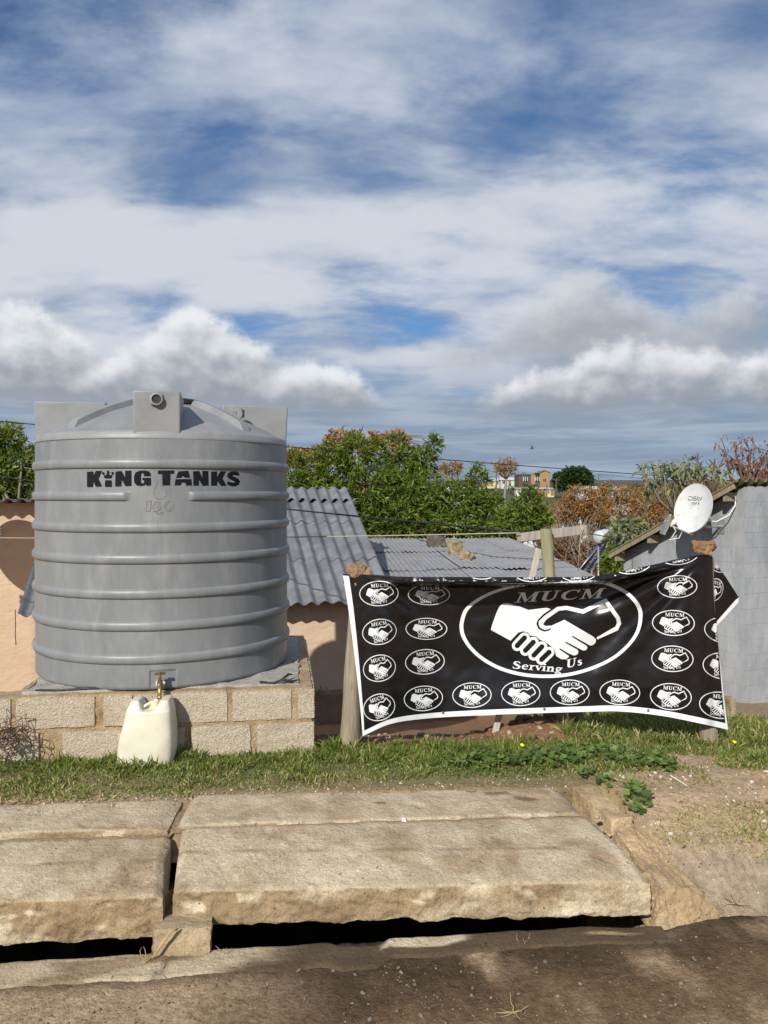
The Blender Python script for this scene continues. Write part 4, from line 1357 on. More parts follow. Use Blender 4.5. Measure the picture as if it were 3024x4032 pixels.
# ------------------------------------------------------------------ grey blockwork house on the right
GK = Vector((4.69, 10.0, 0)); GL = Vector((-0.42, 0.9075, 0)).normalized(); GR = Vector((0.9075, 0.42, 0)).normalized(); GN = -GR; GN2 = -GL
ghouse = thing('house', 'grey painted block house with mossy corrugated roof at the right edge', 'house', (5.2, 12.0, CZ - 3.2))
def gtop(s): return 0.085 - 0.46 * s
GLEN = 2.24
def clip_poly(poly, f):
    out = []
    for i in range(len(poly)):
        a, c = poly[i], poly[(i + 1) % len(poly)]
        fa, fc = f(a), f(c)
        if fa >= 0: out.append(a)
        if (fa >= 0) != (fc >= 0):
            t = fa / (fa - fc); out.append((a[0] + (c[0] - a[0]) * t, a[1] + (c[1] - a[1]) * t))
    return out
wall_prism([(0.004, -3.4), (GLEN, -3.4), (GLEN, gtop(GLEN) - 0.02), (0.004, gtop(0) - 0.02)], GK + Z0 - GN * 0.006, GL, 0.14, GN, MAT['joint'], ghouse, 'wall')
wall_prism([(0.0, -3.4), (4.0, -3.4), (4.0, gtop(0) - 0.02), (0.0, gtop(0) - 0.02)], GK + Z0 - GN2 * 0.006, GR, 0.14, GN2, MAT['joint'], ghouse, 'wall')
wall_prism([(0, -3.4), (4.0, -3.4), (4.0, gtop(GLEN) - 0.02), (0, gtop(GLEN) - 0.02)], GK + GL * GLEN + Z0, GR, 0.14, GL, MAT['joint'], ghouse, 'wall')
rnd = random.Random(8)
def blocks_on(O, U, N, L, top, z0):
    r = 0; z = z0
    while z < 0.2:
        s = -0.2 if r % 2 else 0.0
        while s < L:
            a0, a1 = max(0.0, s) + 0.0008, min(L, s + 0.40) - 0.0008
            if a1 - a0 > 0.03:
                poly = [(a0, z + 0.0010), (a1, z + 0.0010), (a1, z + 0.1990), (a0, z + 0.1990)]
                poly = clip_poly(poly, lambda p: top(p[0]) - p[1])
                if len(poly) >= 3:
                    wall_prism(poly, O + Z0 + N * rnd.uniform(-0.0008, 0.0014), U, 0.03, N, MAT['greywall'], ghouse, 'block')
            s += 0.40
        z += 0.20; r += 1
blocks_on(GK, GL, GN, GLEN, gtop, -2.92)
blocks_on(GK, GR, GN2, 1.8, lambda s: gtop(0), -2.92)
# roof
rs = (GL + Vector((0, 0, -0.46))).normalized()
t = -0.25; si = 0
while t < 3.6:
    O = GK + GR * t - GL * 0.06 + Vector((0, 0, CZ + gtop(0) + 0.46 * 0.06 + 0.055 + 0.008 * (si % 2)))
    corr_sheet(O, GR, PIT * 4 + 0.012, rs, 2.62, PIT, 0.027, 0.008, MAT['moss_sheet'], ghouse, phase=0.07)
    t += PIT * 4; si += 1
b = MB()
p0 = GK - GR * 0.225 - GL * 0.03 + Vector((0, 0, CZ + gtop(0) + 0.46 * 0.03))
M3 = Matrix((rs, GR, rs.cross(GR))).transposed()
b.box(p0 + rs * 1.29 + Vector((0, 0, -0.004)), (2.58, 0.022, 0.085), M3)
b.build('barge_board', MAT['timber'], ghouse)
for s in (0.14, 1.5, 2.19):
    b = MB()
    q = GK + GL * s - GR * 0.07 + Vector((0, 0, CZ + gtop(s) - 0.075))
    b.box(q, (0.055, 0.26, 0.115), Matrix((GL, GR, Vector((0, 0, 1)))).transposed())
    b.build('purlin_end', MAT['timber'], ghouse)

# ------------------------------------------------------------------ satellite dish on the grey house
wp = GK + GL * 0.372 + Vector((0, 0, CZ - 0.45))
DC = GK + GL * 0.372 + GN * 0.52 + Vector((0, 0, CZ - 0.20))
dish, refl, dn, dxv, dyv, dend = make_dish('satellite_dish', 'white satellite dish with grey print on the grey house wall', DC, (-0.82, -0.50, 0.26), 0.275, 0.328, 0.06)
b = MB()
b.box(wp + GN * 0.006, (0.12, 0.010, 0.20), Matrix((GL, GN, Vector((0, 0, 1)))).transposed())
b.build('wall_plate', MAT['galv'], dish)
b = MB()
b.tube([wp + GN * 0.006, wp + GN * 0.30], 0.021, 12)
b.tube([wp + GN * 0.28, wp + GN * 0.42 + Vector((0, 0, 0.10)), DC - dn * 0.09], 0.020, 12)
b.build('pole', MAT['galv'], dish, True, 40)
b = MB()
for bx, by in ((-0.06, -0.06), (0.05, -0.06), (-0.06, 0.06), (0.05, 0.06)):
    b.lathe([(0.008, 0), (0.008, 0.004), (0.004, 0.007)], frame(DC + dxv * bx + dyv * (by - 0.05) - dn * 0.057, dn), 8)
b.build('bolt', MAT['galv'], refl)
def on_dish(x, y, k):
    r2 = (x / 0.275) ** 2 + (y / 0.328) ** 2
    return DC + dxv * x + dyv * y + dn * (0.06 * (r2 - 1) + 0.0018 + k)
def stroke(pts, w, closed=False):
    """flat ribbon outline along a polyline"""
    n = len(pts); L, R = [], []
    ws = w if hasattr(w, '__len__') else [w] * n
    for i in range(n):
        a = pts[(i - 1) % n] if (closed or i > 0) else pts[i]; c = pts[(i + 1) % n] if (closed or i < n - 1) else pts[i]
        dx, dy = c[0] - a[0], c[1] - a[1]; l = math.hypot(dx, dy) or 1
        nx_, ny_ = -dy / l, dx / l
        # mitre
        if 0 < i < n - 1 or closed:
            p = pts[i]
            d1 = (p[0] - a[0], p[1] - a[1]); l1 = math.hypot(*d1) or 1
            c1 = (-d1[1] / l1) * nx_ + (d1[0] / l1) * ny_
            sc = 1 / max(0.5, c1)
        else: sc = 1
        L.append((pts[i][0] + nx_ * ws[i] / 2 * sc, pts[i][1] + ny_ * ws[i] / 2 * sc)); R.append((pts[i][0] - nx_ * ws[i] / 2 * sc, pts[i][1] - ny_ * ws[i] / 2 * sc))
    if closed: return [[L[i], L[(i + 1) % n], R[(i + 1) % n], R[i]] for i in range(n)]
    return [[L[i], L[i + 1], R[i + 1], R[i]] for i in range(n - 1)]
# lettering, x to the viewer's right: glyphs in units of cap height
u_ = 0.052
GL_D = [(0.0, 0), (0.0, 0.62), (0, 1), (0.75, 1), (1.05, 0.8), (1.05, 0.25), (0.8, 0), (0.0, 0)]
txt = []
def put(pts, ox, w, sc, oy):
    for q in stroke(pts, w): txt.append([((p[0] + ox) * sc, oy + p[1] * sc) for p in q])
put([(0, 0.95), (0.75, 0.95), (1.02, 0.75), (1.02, 0.25), (0.75, 0.05), (0.0, 0.05), (0.0, 0.55)], -2.1, 0.2, u_, 0.115)
put([(1.0, 0.95), (0.2, 0.95), (0.06, 0.72), (0.2, 0.52), (0.85, 0.48), (1.0, 0.28), (0.85, 0.05), (0.0, 0.05)], -0.85, 0.2, u_, 0.115)
put([(0.2, 1.1), (0.2, 0.2), (0.35, 0.05), (0.75, 0.05)], 0.30, 0.2, u_, 0.115)
put([(0.0, 0.62), (0.75, 0.62)], 0.30, 0.16, u_, 0.115)
put([(0.0, 0.8), (0.38, 0.05), (0.8, 1.0)], 1.05, 0.18, u_, 0.115)
s2_ = 0.026; y0_ = 0.062
for ox, strokes in ((-2.0, [[(0.5, 1), (0, 1), (0, 0), (0.5, 0)], [(0, .5), (.45, .5)]]), (-1.25, [[(0, 1), (0, 0)]]), (-0.95, [[(.5, 1), (0, 1), (0, .5), (.5, .5), (.5, 0), (0, 0)]]),
                    (-0.2, [[(0, 0), (0, 1), (.5, 1), (.5, 0)], [(0, .45), (.5, .45)]]), (0.5, [[(0, 1), (.6, 1)], [(.3, 1), (.3, 0)]]), (1.65, [[(-.35, .9), (.25, .95), (.5, .5), (.25, .05), (-.25, .05)], [(0, .72), (.2, .6), (0, .48), (.2, .36), (0, .25)], [(-.2, 1.8), (.1, 1.1)], [(.55, -.1), (.8, -.6)]])):
    for st in strokes: put(st, ox, 0.16, s2_, y0_)
V, Fc = poly_mesh([[q] for q in txt], lambda x, y, k: on_dish(x - 0.01, y, k), 0.04, 0.00004)
mesh_obj('lettering', V, Fc, MAT['dishprint'], refl)
# cable from the eave to the dish
b = MB()
c0 = GK + GL * 0.12 + GN * 0.03 + Vector((0, 0, CZ - 0.17))
pts = [c0 + Vector((0, 0, 0.12)), c0, c0.lerp(DC, 0.15) + Vector((0, 0, -0.12)), c0.lerp(DC, 0.45) + Vector((0, 0, -0.20)), c0.lerp(DC, 0.75) + Vector((0, 0, -0.16)), DC - dn * 0.07]
b.tube(pts, 0.0085, 8)
b.build('cable', MAT['cable_w'], dish, True)
b = MB()
b.tube([dend + Vector((0, 0, 0.02)), dend + Vector((0.05, 0.0, -0.06)), dend + Vector((0.0, 0, -0.14)), dend + Vector((-0.04, 0.0, -0.17)), dend + Vector((0.1, 0.03, -0.155)), dend.lerp(DC - dyv * 0.36, 0.62)], 0.006, 6)
b.build('cable', MAT['cable_w'], dish, True)
# clear bottle pushed over the receiver
bm_ = bpy.data.materials.new('clear_bottle'); bm_.use_nodes = True
bs = bm_.node_tree.nodes['Principled BSDF']
bs.inputs['Base Color'].default_value = (0.86, 0.9, 0.92, 1); bs.inputs['Roughness'].default_value = 0.12; bs.inputs['Transmission Weight'].default_value = 0.85; bs.inputs['IOR'].default_value = 1.15
ba = (P(2640, 2030, 9.75) - P(2606, 2105, 9.75)).normalized()
b = MB()
b.lathe([(0.002, 0.0), (0.036, 0.004), (0.040, 0.02), (0.038, 0.06), (0.041, 0.10), (0.038, 0.14), (0.040, 0.18), (0.028, 0.225), (0.014, 0.25), (0.013, 0.275), (0.002, 0.276)], frame(P(2607, 2103, 9.78), ba), 20, cap=False)
tag(b.build('plastic_bottle', bm_, None, True, 50), 'clear plastic bottle pushed over the receiver arm of the dish', 'bottle')

# ------------------------------------------------------------------ posts
def pole(name, pts, rads, mat, seed, nr=18, rough=0.006, parent=None):
    """worn round timber: tube with knots and uneven girth"""
    pts = [Vector(p) for p in pts]
    fine = []; fr = []
    for i in range(len(pts) - 1):
        for k in range(14):
            t = k / 14
            fine.append(pts[i].lerp(pts[i + 1], t)); fr.append(lerp(rads[i], rads[i + 1], t))
    fine.append(pts[-1]); fr.append(rads[-1])
    V = []
    for i, p in enumerate(fine):
        for j in range(nr):
            a = 2 * math.pi * j / nr
            q = Vector((math.cos(a), math.sin(a), 0))
            r = fr[i] * (1 + 0.10 * fbm((q.x * 1.1, q.y * 1.1, p.z * 1.6 + seed), 2)) + rough * fbm((q.x * 3, q.y * 3, p.z * 4 + seed), 3)
            V.append(p + q * r)
    b = MB()
    m = len(fine)
    fc = [(i * nr + j, i * nr + (j + 1) % nr, (i + 1) * nr + (j + 1) % nr, (i + 1) * nr + j) for i in range(m - 1) for j in range(nr)]
    fc.append(tuple((m - 1) * nr + j for j in range(nr)))
    b.add(V, fc)
    return b.build(name, mat, parent, True, 45)

tag(pole('fence_post', [P(1372, 2985, 5.22), P(1392, 2650, 5.22), P(1410, 2300, 5.22), P(1413, 2266, 5.22)], [0.070, 0.062, 0.047, 0.045], MAT['post'], 1.0), 'leaning weathered post at the left end of the banner', 'post', 'posts carrying the banner')
tag(pole('fence_post', [P(2792, 2960, 5.375), P(2786, 2600, 5.365), P(2780, 2196, 5.36)], [0.062, 0.055, 0.048], MAT['post'], 5.0), 'post wrapped by the right end of the banner', 'post', 'posts carrying the banner')
tag(pole('fence_post', [P(2268, 2915, 6.05), P(2264, 2700, 6.05)], [0.06, 0.055], MAT['post'], 8.0), 'short dark stump beside the foot of the washing line post', 'post')
# washing-line post with its cross bar
wl = thing('washing_line_post', 'greenish timber pole with a cross bar carrying the washing line', 'post', tuple(P(2213, 2895, 5.6)))
pole('pole', [P(2215, 2910, 5.68), P(2180, 2500, 5.66), P(2150, 2083, 5.62)], [0.050, 0.046, 0.042], MAT['greenpost'], 3.0, parent=wl)
a, c = P(2043, 2119, 5.82), P(2322, 2086, 5.50)
ax = (c - a); L = ax.length; ax.normalize(); sy = Vector((0, 0, 1)).cross(ax).normalized(); sz = ax.cross(sy)
a = a + sy * 0.0
b = MB(); b.box((a + c) / 2 + Vector((0, 0.05, 0)), (L, 0.045, 0.068), Matrix((ax, sy, sz)).transposed())
rounded(b.build('cross_bar', MAT['plank'], wl), 0.004, 2)
b = MB()
s0 = P(2284, 2066, 5.50)
for o in (0.0, 0.012): b.tube([s0 + Vector((o, -.01, 0)), s0 + Vector((o + .004, -.022, -.03)), s0 + Vector((o - .008, -.02, -.07)), s0 + Vector((o, 0.02, -.075))], 0.003, 5)
b.tube([s0 + Vector((0, -.02, -.07)), s0 + Vector((-.012, -.02, -.2)), s0 + Vector((-.018, -.02, -.33))], 0.0022, 5)
b.build('string', MAT['string'], wl, True)
def sag(a, c, n, s): return [Vector(a).lerp(Vector(c), i / n) + Vector((0, 0, -s * 4 * (i / n) * (1 - i / n))) for i in range(n + 1)]
b = MB(); b.tube(sag(P(2046, 2098, 5.80), P(-420, 2112, 8.0), 40, 0.03), 0.0042, 6)
tag(b.build('washing_line', MAT['rope'], None, True), 'pale rope washing line running from the cross bar behind the tank', 'rope')
b = MB(); b.tube(sag(P(2310, 2098, 5.55), P(2480, 2106, 11.6), 20, 0.03), 0.0045, 5)
tag(b.build('black_wire', MAT['cable_b'], None, True), 'thin black wire from the cross bar to the grey house', 'wire')
# leaning pale plank
a, c = P(1940, 2925, 5.50), P(2121, 2160, 5.72)
ax = (c - a).normalized(); sx = Vector((1, 0.2, 0)); sx = (sx - ax * sx.dot(ax)).normalized(); sy = ax.cross(sx)
b = MB(); b.box((a + c) / 2, (0.045, 0.02, (c - a).length), Matrix((sx, sy, ax)).transposed())
rounded(tag(b.build('leaning_plank', MAT['pale_wood'], None), 'pale split plank leaning beside the washing line post', 'plank'), 0.003, 2)
# bricks and rock holding the banner down
tag(rough_block('brick', brick_corners(P(1414, 2246, 5.22), 0.135, 0.10, 0.074, 0.25, 0.09), MAT['brick'], 0.020, 14, 12, 1.0), 'half brick lying on top of the left banner post', 'brick')
tag(rough_block('rock', [P(2735, 2172, 5.22), P(2805, 2190, 5.22), P(2822, 2160, 5.4), P(2740, 2160, 5.4), P(2726, 2140, 5.2), P(2818, 2140, 5.22), P(2812, 2128, 5.42), P(2735, 2128, 5.4)], MAT['rock'], 0.030, 9, 9, 4.0), 'brown sandstone rock on top of the right banner post', 'rock')
tag(rough_block('brick', brick_corners(P(2873, 2782, 6.6), 0.05, 0.10, 0.16, 0.2, 0.0), MAT['yellowstone'], 0.008, 12, 6, 3.0), 'yellowish brick standing in the grass right of the banner', 'brick')

# ------------------------------------------------------------------ banner
def curve(pts):
    xs_ = [p[0] for p in pts]; ys_ = [p[1] for p in pts]
    def f(x):
        if x <= xs_[0]: return ys_[0]
        for i in range(len(xs_) - 1):
            if x <= xs_[i + 1]:
                # Catmull-Rom on uneven knots, kept simple
                t = (x - xs_[i]) / (xs_[i + 1] - xs_[i])
                m0 = (ys_[i + 1] - ys_[i - 1]) / (xs_[i + 1] - xs_[i - 1]) if i > 0 else (ys_[1] - ys_[0]) / (xs_[1] - xs_[0])
                m1 = (ys_[i + 2] - ys_[i]) / (xs_[i + 2] - xs_[i]) if i + 2 < len(xs_) else (ys_[i + 1] - ys_[i]) / (xs_[i + 1] - xs_[i])
                h = xs_[i + 1] - xs_[i]
                return (2 * t ** 3 - 3 * t ** 2 + 1) * ys_[i] + (t ** 3 - 2 * t ** 2 + t) * h * m0 + (-2 * t ** 3 + 3 * t ** 2) * ys_[i + 1] + (t ** 3 - t ** 2) * h * m1
        return ys_[-1]
    return f
b_top = curve([(1350, 2266), (1420, 2268), (1600, 2271), (2100, 2272), (2340, 2268), (2460, 2246), (2600, 2218), (2700, 2200), (2780, 2190), (2806, 2192)])
b_bot = curve([(1428, 2898), (1536, 2851), (1681, 2829), (1900, 2816), (2100, 2809), (2300, 2803), (2434, 2801), (2601, 2818), (2740, 2845), (2866, 2873)])
b_left = curve([(2266, 1350), (2400, 1372), (2600, 1398), (2800, 1420), (2898, 1428)])
b_right = curve([(2192, 2806), (2331, 2809), (2457, 2820), (2530, 2827), (2620, 2836), (2750, 2850), (2873, 2866)])

def ban_D(px, py):
    """distance of the cloth: taut on the two posts, blown back between them below the rolled top edge"""
    D = lerp(5.155, 5.235, (px - 1400) / 1380.0)
    q = py - b_top(px)
    w = sst(px, 1470, 1760) * (1 - sst(px, 2330, 2730))
    D += 0.25 * w * (sst(q, 24, 40) * (1 - 0.18 * sst(q, 330, 560))) - 0.022 * w * math.exp(-((q - 18) / 16.0) ** 2)
    D += 0.012 * w * sst(q, 0, 12) * (1 - sst(q, 30, 70)) * fbm((px * 0.035, py * 0.012, 0), 3)
    # folds fanning out from the rock on the right post
    dx, dy = 2790 - px, py - 2185
    r = math.hypot(dx, dy); an = math.degrees(math.atan2(dy, max(1e-3, dx)))
    fan = sst(r, 40, 260) * (1 - sst(r, 420, 860)) * sst(an, 8, 16) * (1 - sst(an, 46, 66))
    D += 0.021 * fan * math.sin(an * 2 * math.pi / 20.0 + 0.6 + 0.002 * r)
    dx, dy = px - 1405, py - 2262
    r = math.hypot(dx, dy); an = math.degrees(math.atan2(dy, max(1e-3, dx)))
    fan = sst(r, 20, 110) * (1 - sst(r, 200, 420)) * sst(an, 6, 20) * (1 - sst(an, 60, 80))
    D += 0.010 * fan * math.sin(an * 2 * math.pi / 22.0)
    # wrapped round the right post
    if px > 2768: D += 0.055 * min(1.0, ((px - 2768) / 40.0) ** 2) + 0.0006 * max(0, px - 2808)
    D += 0.030 * math.exp(-((px - 2715) / 30.0) ** 2) * sst(q, 60, 200) * 0.6
    D += 0.016 * fbm((px * 0.0045, py * 0.0045, 2.0), 3) * sst(px, 1420, 1500) * (1 - sst(px, 2680, 2760)) + 0.003 * fbm((px * 0.012, py * 0.016, 5.0), 2)
    D += 0.012 * math.sin((px - 1500) / 118.0) * sst(q, 380, 560) * w
    return D

def ban(px, py, off=0.0):
    D = ban_D(px, py)
    p = P(px, py, D)
    return p - (p - Vector((0, 0, CZ))).normalized() * 0.0 + Vector((0, -off, off * 0.25))

def coons(u, v):
    tx, ty = lerp(1350, 2806, u), 0
    ty = b_top(tx)
    bx_ = lerp(1428, 2866, u); by_ = b_bot(bx_)
    ly = lerp(2266, 2898, v); lx = b_left(ly); ry = lerp(2192, 2873, v); rx_ = b_right(ry)
    x = (1 - v) * tx + v * bx_ + (1 - u) * lx + u * rx_ - ((1 - u) * (1 - v) * 1350 + u * (1 - v) * 2806 + (1 - u) * v * 1428 + u * v * 2866)
    y = (1 - v) * ty + v * by_ + (1 - u) * ly + u * ry - ((1 - u) * (1 - v) * 2266 + u * (1 - v) * 2192 + (1 - u) * v * 2898 + u * v * 2873)
    return x, y

banner = thing('banner', 'black vinyl banner with white handshake emblems stretched between two posts', 'banner', tuple(P(2100, 2800, 5.5)))
b = MB()
b.grid(lambda u, v: ban(*coons(u, v)), 280, 160)
# roll of cloth over the top edge, to the back
def back_roll(u, v):
    x = lerp(1350, 2806, u); y = b_top(x)
    p = ban(x, y)
    a = v * math.pi * 0.95
    w = sst(x, 1470, 1760) * (1 - sst(x, 2330, 2730))
    hang = max(0, v - 0.45) * 0.30 * (0.35 + 0.65 * math.sin(math.pi * u))
    return p + Vector((0, 0.024 * math.sin(a * 0.5) + 0.012 * v + 0.34 * w * sst(v, 0.2, 0.45), 0.010 * math.sin(a) - hang - 0.10 * w * sst(v, 0.05, 0.45)))
b.grid(back_roll, 120, 8)
sheet = b.build('sheet', MAT['vinyl'], banner, True)
# white hem along the left edge, the bottom and the lower right edge
def inset(u, v, du, dv): return coons(u + du, v + dv)
b = MB()
def hem(f0, f1, n):
    base = len(b.v)
    for i in range(n + 1):
        t = i / n
        for k in range(5):
            q0, q1 = f0(t), f1(t)
            x, y = lerp(q0[0], q1[0], k / 4), lerp(q0[1], q1[1], k / 4)
            b.v.append(tuple(ban(x, y, 0.0022)))
    for i in range(n):
        for k in range(4):
            a = base + i * 5 + k
            b.f.append((a, a + 1, a + 6, a + 5))
hem(lambda t: (b_left(lerp(2266, 2898, t)), lerp(2266, 2898, t)), lambda t: (b_left(lerp(2266, 2898, t)) + lerp(24, 7, t), lerp(2268, 2894, t)), 70)
hem(lambda t: (lerp(1430, 2866, t), b_bot(lerp(1430, 2866, t))), lambda t: (lerp(1432, 2862, t), b_bot(lerp(1430, 2866, t)) - lerp(19, 24, t)), 160)
hem(lambda t: (b_right(lerp(2590, 2873, t)), lerp(2590, 2873, t)), lambda t: (b_right(lerp(2590, 2873, t)) - lerp(1, 9, t), lerp(2590, 2855, t)), 40)
b.build('hem', MAT['print'], banner, True)

# --- lettering, drawn as strokes and stems in units of the cap height
def rect(x0, y0, x1, y1): return [(x0, y0), (x1, y0), (x1, y1), (x0, y1)]
def ell(cx, cy, rx_, ry_, n=18): return [(cx + rx_ * math.cos(2 * math.pi * i / n), cy + ry_ * math.sin(2 * math.pi * i / n)) for i in range(n)]
GLY = {
 'M': (1.25, [rect(0.17, 0, 0.26, 0.98), [(0.12, 1), (0.36, 1), (0.68, 0.14), (0.57, 0.0)], [(0.57, 0.0), (0.64, 0.03), (0.98, 0.98), (0.89, 0.98)], rect(0.88, 0, 1.08, 0.99), rect(0.05, 0, 0.39, 0.06), rect(0.02, 0.94, 0.30, 1), rect(0.76, 0, 1.2, 0.06), rect(0.92, 0.94, 1.2, 1)]),
 'U': (1.06, [rect(0.16, 0.3, 0.37, 0.99), rect(0.75, 0.3, 0.85, 0.99), rect(0.03, 0.94, 0.50, 1), rect(0.63, 0.94, 0.98, 1)] + stroke([(0.265, 0.32), (0.30, 0.15), (0.42, 0.06), (0.55, 0.04), (0.70, 0.10), (0.80, 0.32)], [.21, .19, .12, .09, .09, .10])),
 'C': (1.02, stroke([(.88, .78), (.75, .92), (.55, .96), (.35, .88), (.20, .70), (.16, .5), (.20, .29), (.36, .09), (.55, .035), (.75, .08), (.92, .23)], [.05, .08, .08, .13, .2, .22, .2, .13, .09, .08, .05]) + [[(.83, .98), (.80, .72), (.90, .68), (.92, .98)]]),
 'S': (0.78, stroke([(.64, .76), (.54, .92), (.36, .96), (.21, .9), (.16, .74), (.26, .6), (.45, .49), (.62, .36), (.63, .18), (.5, .06), (.33, .04), (.18, .08), (.09, .26)], [.05, .08, .09, .14, .18, .2, .21, .19, .17, .11, .09, .08, .05])),
 'e': (0.62, stroke([(.12, .37), (.53, .37)], .07) + stroke([(.53, .36), (.50, .55), (.34, .635), (.19, .55), (.13, .33), (.19, .12), (.36, .03), (.56, .13)], [.07, .12, .08, .12, .17, .15, .10, .05])),
 'r': (0.50, [rect(.13, 0, .29, .64), rect(.03, 0, .41, .06), rect(.03, .58, .2, .65)] + stroke([(.26, .42), (.36, .58), (.49, .60)], [.06, .10, .14])),
 'v': (0.60, [[(.04, .65), (.22, .65), (.40, .12), (.31, 0)], [(.31, 0), (.38, .05), (.57, .65), (.50, .65)], rect(-.02, .6, .3, .66), rect(.42, .6, .63, .66)]),
 'i': (0.36, [rect(.11, 0, .27, .64), rect(.02, 0, .36, .06), rect(.02, .58, .2, .65), ell(.19, .87, .1, .1, 12)]),
 'n': (0.74, [rect(.12, 0, .28, .64), rect(.47, 0, .63, .46), rect(.02, 0, .37, .06), rect(.39, 0, .73, .06), rect(.02, .58, .2, .65)] + stroke([(.24, .42), (.34, .58), (.46, .60), (.55, .44)], [.06, .10, .14, .16])),
 'g': (0.64, stroke(ell(.29, .42, .17, .18, 14), .12, True) + stroke(ell(.30, -.13, .22, .11, 14), .09, True) + stroke([(.2, .24), (.15, .12), (.25, .05), (.42, .0)], .1) + [[(.40, .62), (.60, .64), (.60, .56), (.44, .54)]]),
 's': (0.50, stroke([(.40, .50), (.33, .60), (.22, .62), (.12, .54), (.16, .42), (.30, .32), (.40, .2), (.34, .06), (.2, .03), (.07, .16)], [.05, .07, .09, .13, .15, .16, .15, .11, .08, .05])),
}
def text_polys(s, fn):
    """fn maps (x, y) in cap heights to the plan; x runs from 0 to 1 over the whole word"""
    tot = sum(GLY[c][0] for c in s); x = 0; out = []
    for c in s:
        adv, polys = GLY[c]
        for pl in polys: out.append([fn((p[0] + x) / tot, p[1]) for p in pl])
        x += adv
    return out

# --- the handshake, traced once in drawing units
HAND = [(325, 490), (332, 455), (372, 345), (398, 292), (430, 268), (475, 267), (560, 293), (640, 323), (700, 315), (790, 305), (832, 318), (772, 372), (748, 420), (770, 470), (830, 455), (940, 405), (1060, 475), (1180, 545), (1205, 570), (1202, 595), (1182, 615), (1155, 622),
        (1122, 612), (1134, 640), (1120, 660), (1085, 662), (1042, 642), (1058, 672), (1050, 695), (1020, 705), (985, 690), (978, 715), (955, 735), (915, 735), (872, 708), (858, 655), (822, 622), (780, 588), (737, 572), (702, 543), (655, 537), (635, 512), (595, 502), (555, 512), (490, 580)]
KNUCKLE = [((606, 556), (545, 622)), ((680, 592), (613, 662)), ((752, 630), (684, 702)), ((812, 676), (748, 738))]
BAND = [(828, 462), (780, 474), (748, 455), (743, 428), (780, 388), (885, 314), (955, 305), (1095, 337), (1285, 245), (1388, 392), (1397, 435), (1376, 478), (1212, 562)]
BANDW = [16, 30, 34, 34, 34, 34, 34, 34, 34, 34, 34, 32, 18]
THUMB = [(832, 318), (770, 362), (722, 412), (714, 440), (728, 476), (770, 497), (805, 492), (828, 478)]
GAPS = [((1005, 543), (1150, 628)), ((950, 593), (1088, 668)), ((900, 648), (988, 704))]
def capsule(a, c, r, n=8):
    an = math.atan2(c[1] - a[1], c[0] - a[0])
    o = [(a[0] + r * math.cos(an + math.pi / 2 + math.pi * i / n), a[1] + r * math.sin(an + math.pi / 2 + math.pi * i / n)) for i in range(n + 1)]
    return o + [(c[0] + r * math.cos(an - math.pi / 2 + math.pi * i / n), c[1] + r * math.sin(an - math.pi / 2 + math.pi * i / n)) for i in range(n + 1)]

def emblem(fn_hand, ring, texts, label, keep=None, surf=None, cell=7):
    """fn_hand maps drawing units to photo px; every piece lies on the cloth"""
    surf = surf or ban
    T = lambda pl: [fn_hand(*p) for p in pl]
    white = [T(HAND)] + [T(capsule(a, c, 45)) for a, c in KNUCKLE]
    dark = [T(q) for q in stroke(THUMB, [10, 16, 17, 17, 16, 14, 12, 8])] + [T(capsule(a, c, 21)) for a, c in KNUCKLE] + [T(stroke([a, c], [10, 16])[0]) for a, c in GAPS]
    white2 = [T(q) for q in stroke(BAND, BANDW)]
    n = len(ring[0])
    rings = [[ring[0][i], ring[0][(i + 1) % n], ring[1][(i + 1) % n], ring[1][i]] for i in range(n)]
    objs = []
    Vw, Fw = [], []
    for polys, off, st in ((white, 0.0020, 0.0002), (white2, 0.0046, 0.00004), (rings, 0.0022, 0.00002), (texts, 0.0022, 0.00003)):
        V, Fc = poly_mesh([[q] for q in polys], lambda x, y, k: (x, y, off + k), cell, st)
        o = len(Vw); Vw += V; Fw += [tuple(i + o for i in f) for f in Fc]
    Vd, Fd = poly_mesh([[q] for q in dark], lambda x, y, k: (x, y, 0.0034 + k), cell, 0.00003)
    for nm, V, Fc, mat in (('emblem', Vw, Fw, MAT['print']), ('emblem_line', Vd, Fd, MAT['vinyl'])):
        if keep:
            Fc = [f for f in Fc if keep(sum(V[i][0] for i in f) / len(f), sum(V[i][1] for i in f) / len(f))]
            used = sorted(set(i for f in Fc for i in f)); mp = {u: k for k, u in enumerate(used)}
            V = [V[i] for i in used]; Fc = [tuple(mp[i] for i in f) for f in Fc]
        if not Fc: continue
        o = mesh_obj(nm, [tuple(surf(x, y, k)) for x, y, k in V], Fc, mat, sheet, False)
        o.data.shade_smooth()
        if nm == 'emblem_line': o['kind'] = 'stuff'
        objs.append(o)
    return objs

# big emblem, its outline as it hangs
big = lambda x, y: (1780 + x / 2.127, 2250 + y / 2.127)
RING = [(62, 470), (72, 395), (105, 315), (190, 240), (320, 172), (480, 122), (650, 100), (860, 92), (1050, 78), (1200, 78), (1330, 100), (1450, 155), (1535, 228), (1585, 310), (1592, 400), (1565, 510), (1490, 620), (1360, 733), (1170, 825), (960, 880), (750, 892), (560, 872), (385, 820), (240, 738), (140, 645), (80, 550)]
def closed_smooth(pts, n):
    m = len(pts); out = []
    for i in range(n):
        s = i * m / n; k = int(s); t = s - k
        p = [pts[(k + j - 1) % m] for j in range(4)]
        out.append(tuple(0.5 * (2 * p[1][c] + (p[2][c] - p[0][c]) * t + (2 * p[0][c] - 5 * p[1][c] + 4 * p[2][c] - p[3][c]) * t * t + (-p[0][c] + 3 * p[1][c] - 3 * p[2][c] + p[3][c]) * t ** 3) for c in (0, 1)))
    return out
ro = closed_smooth(RING, 120)
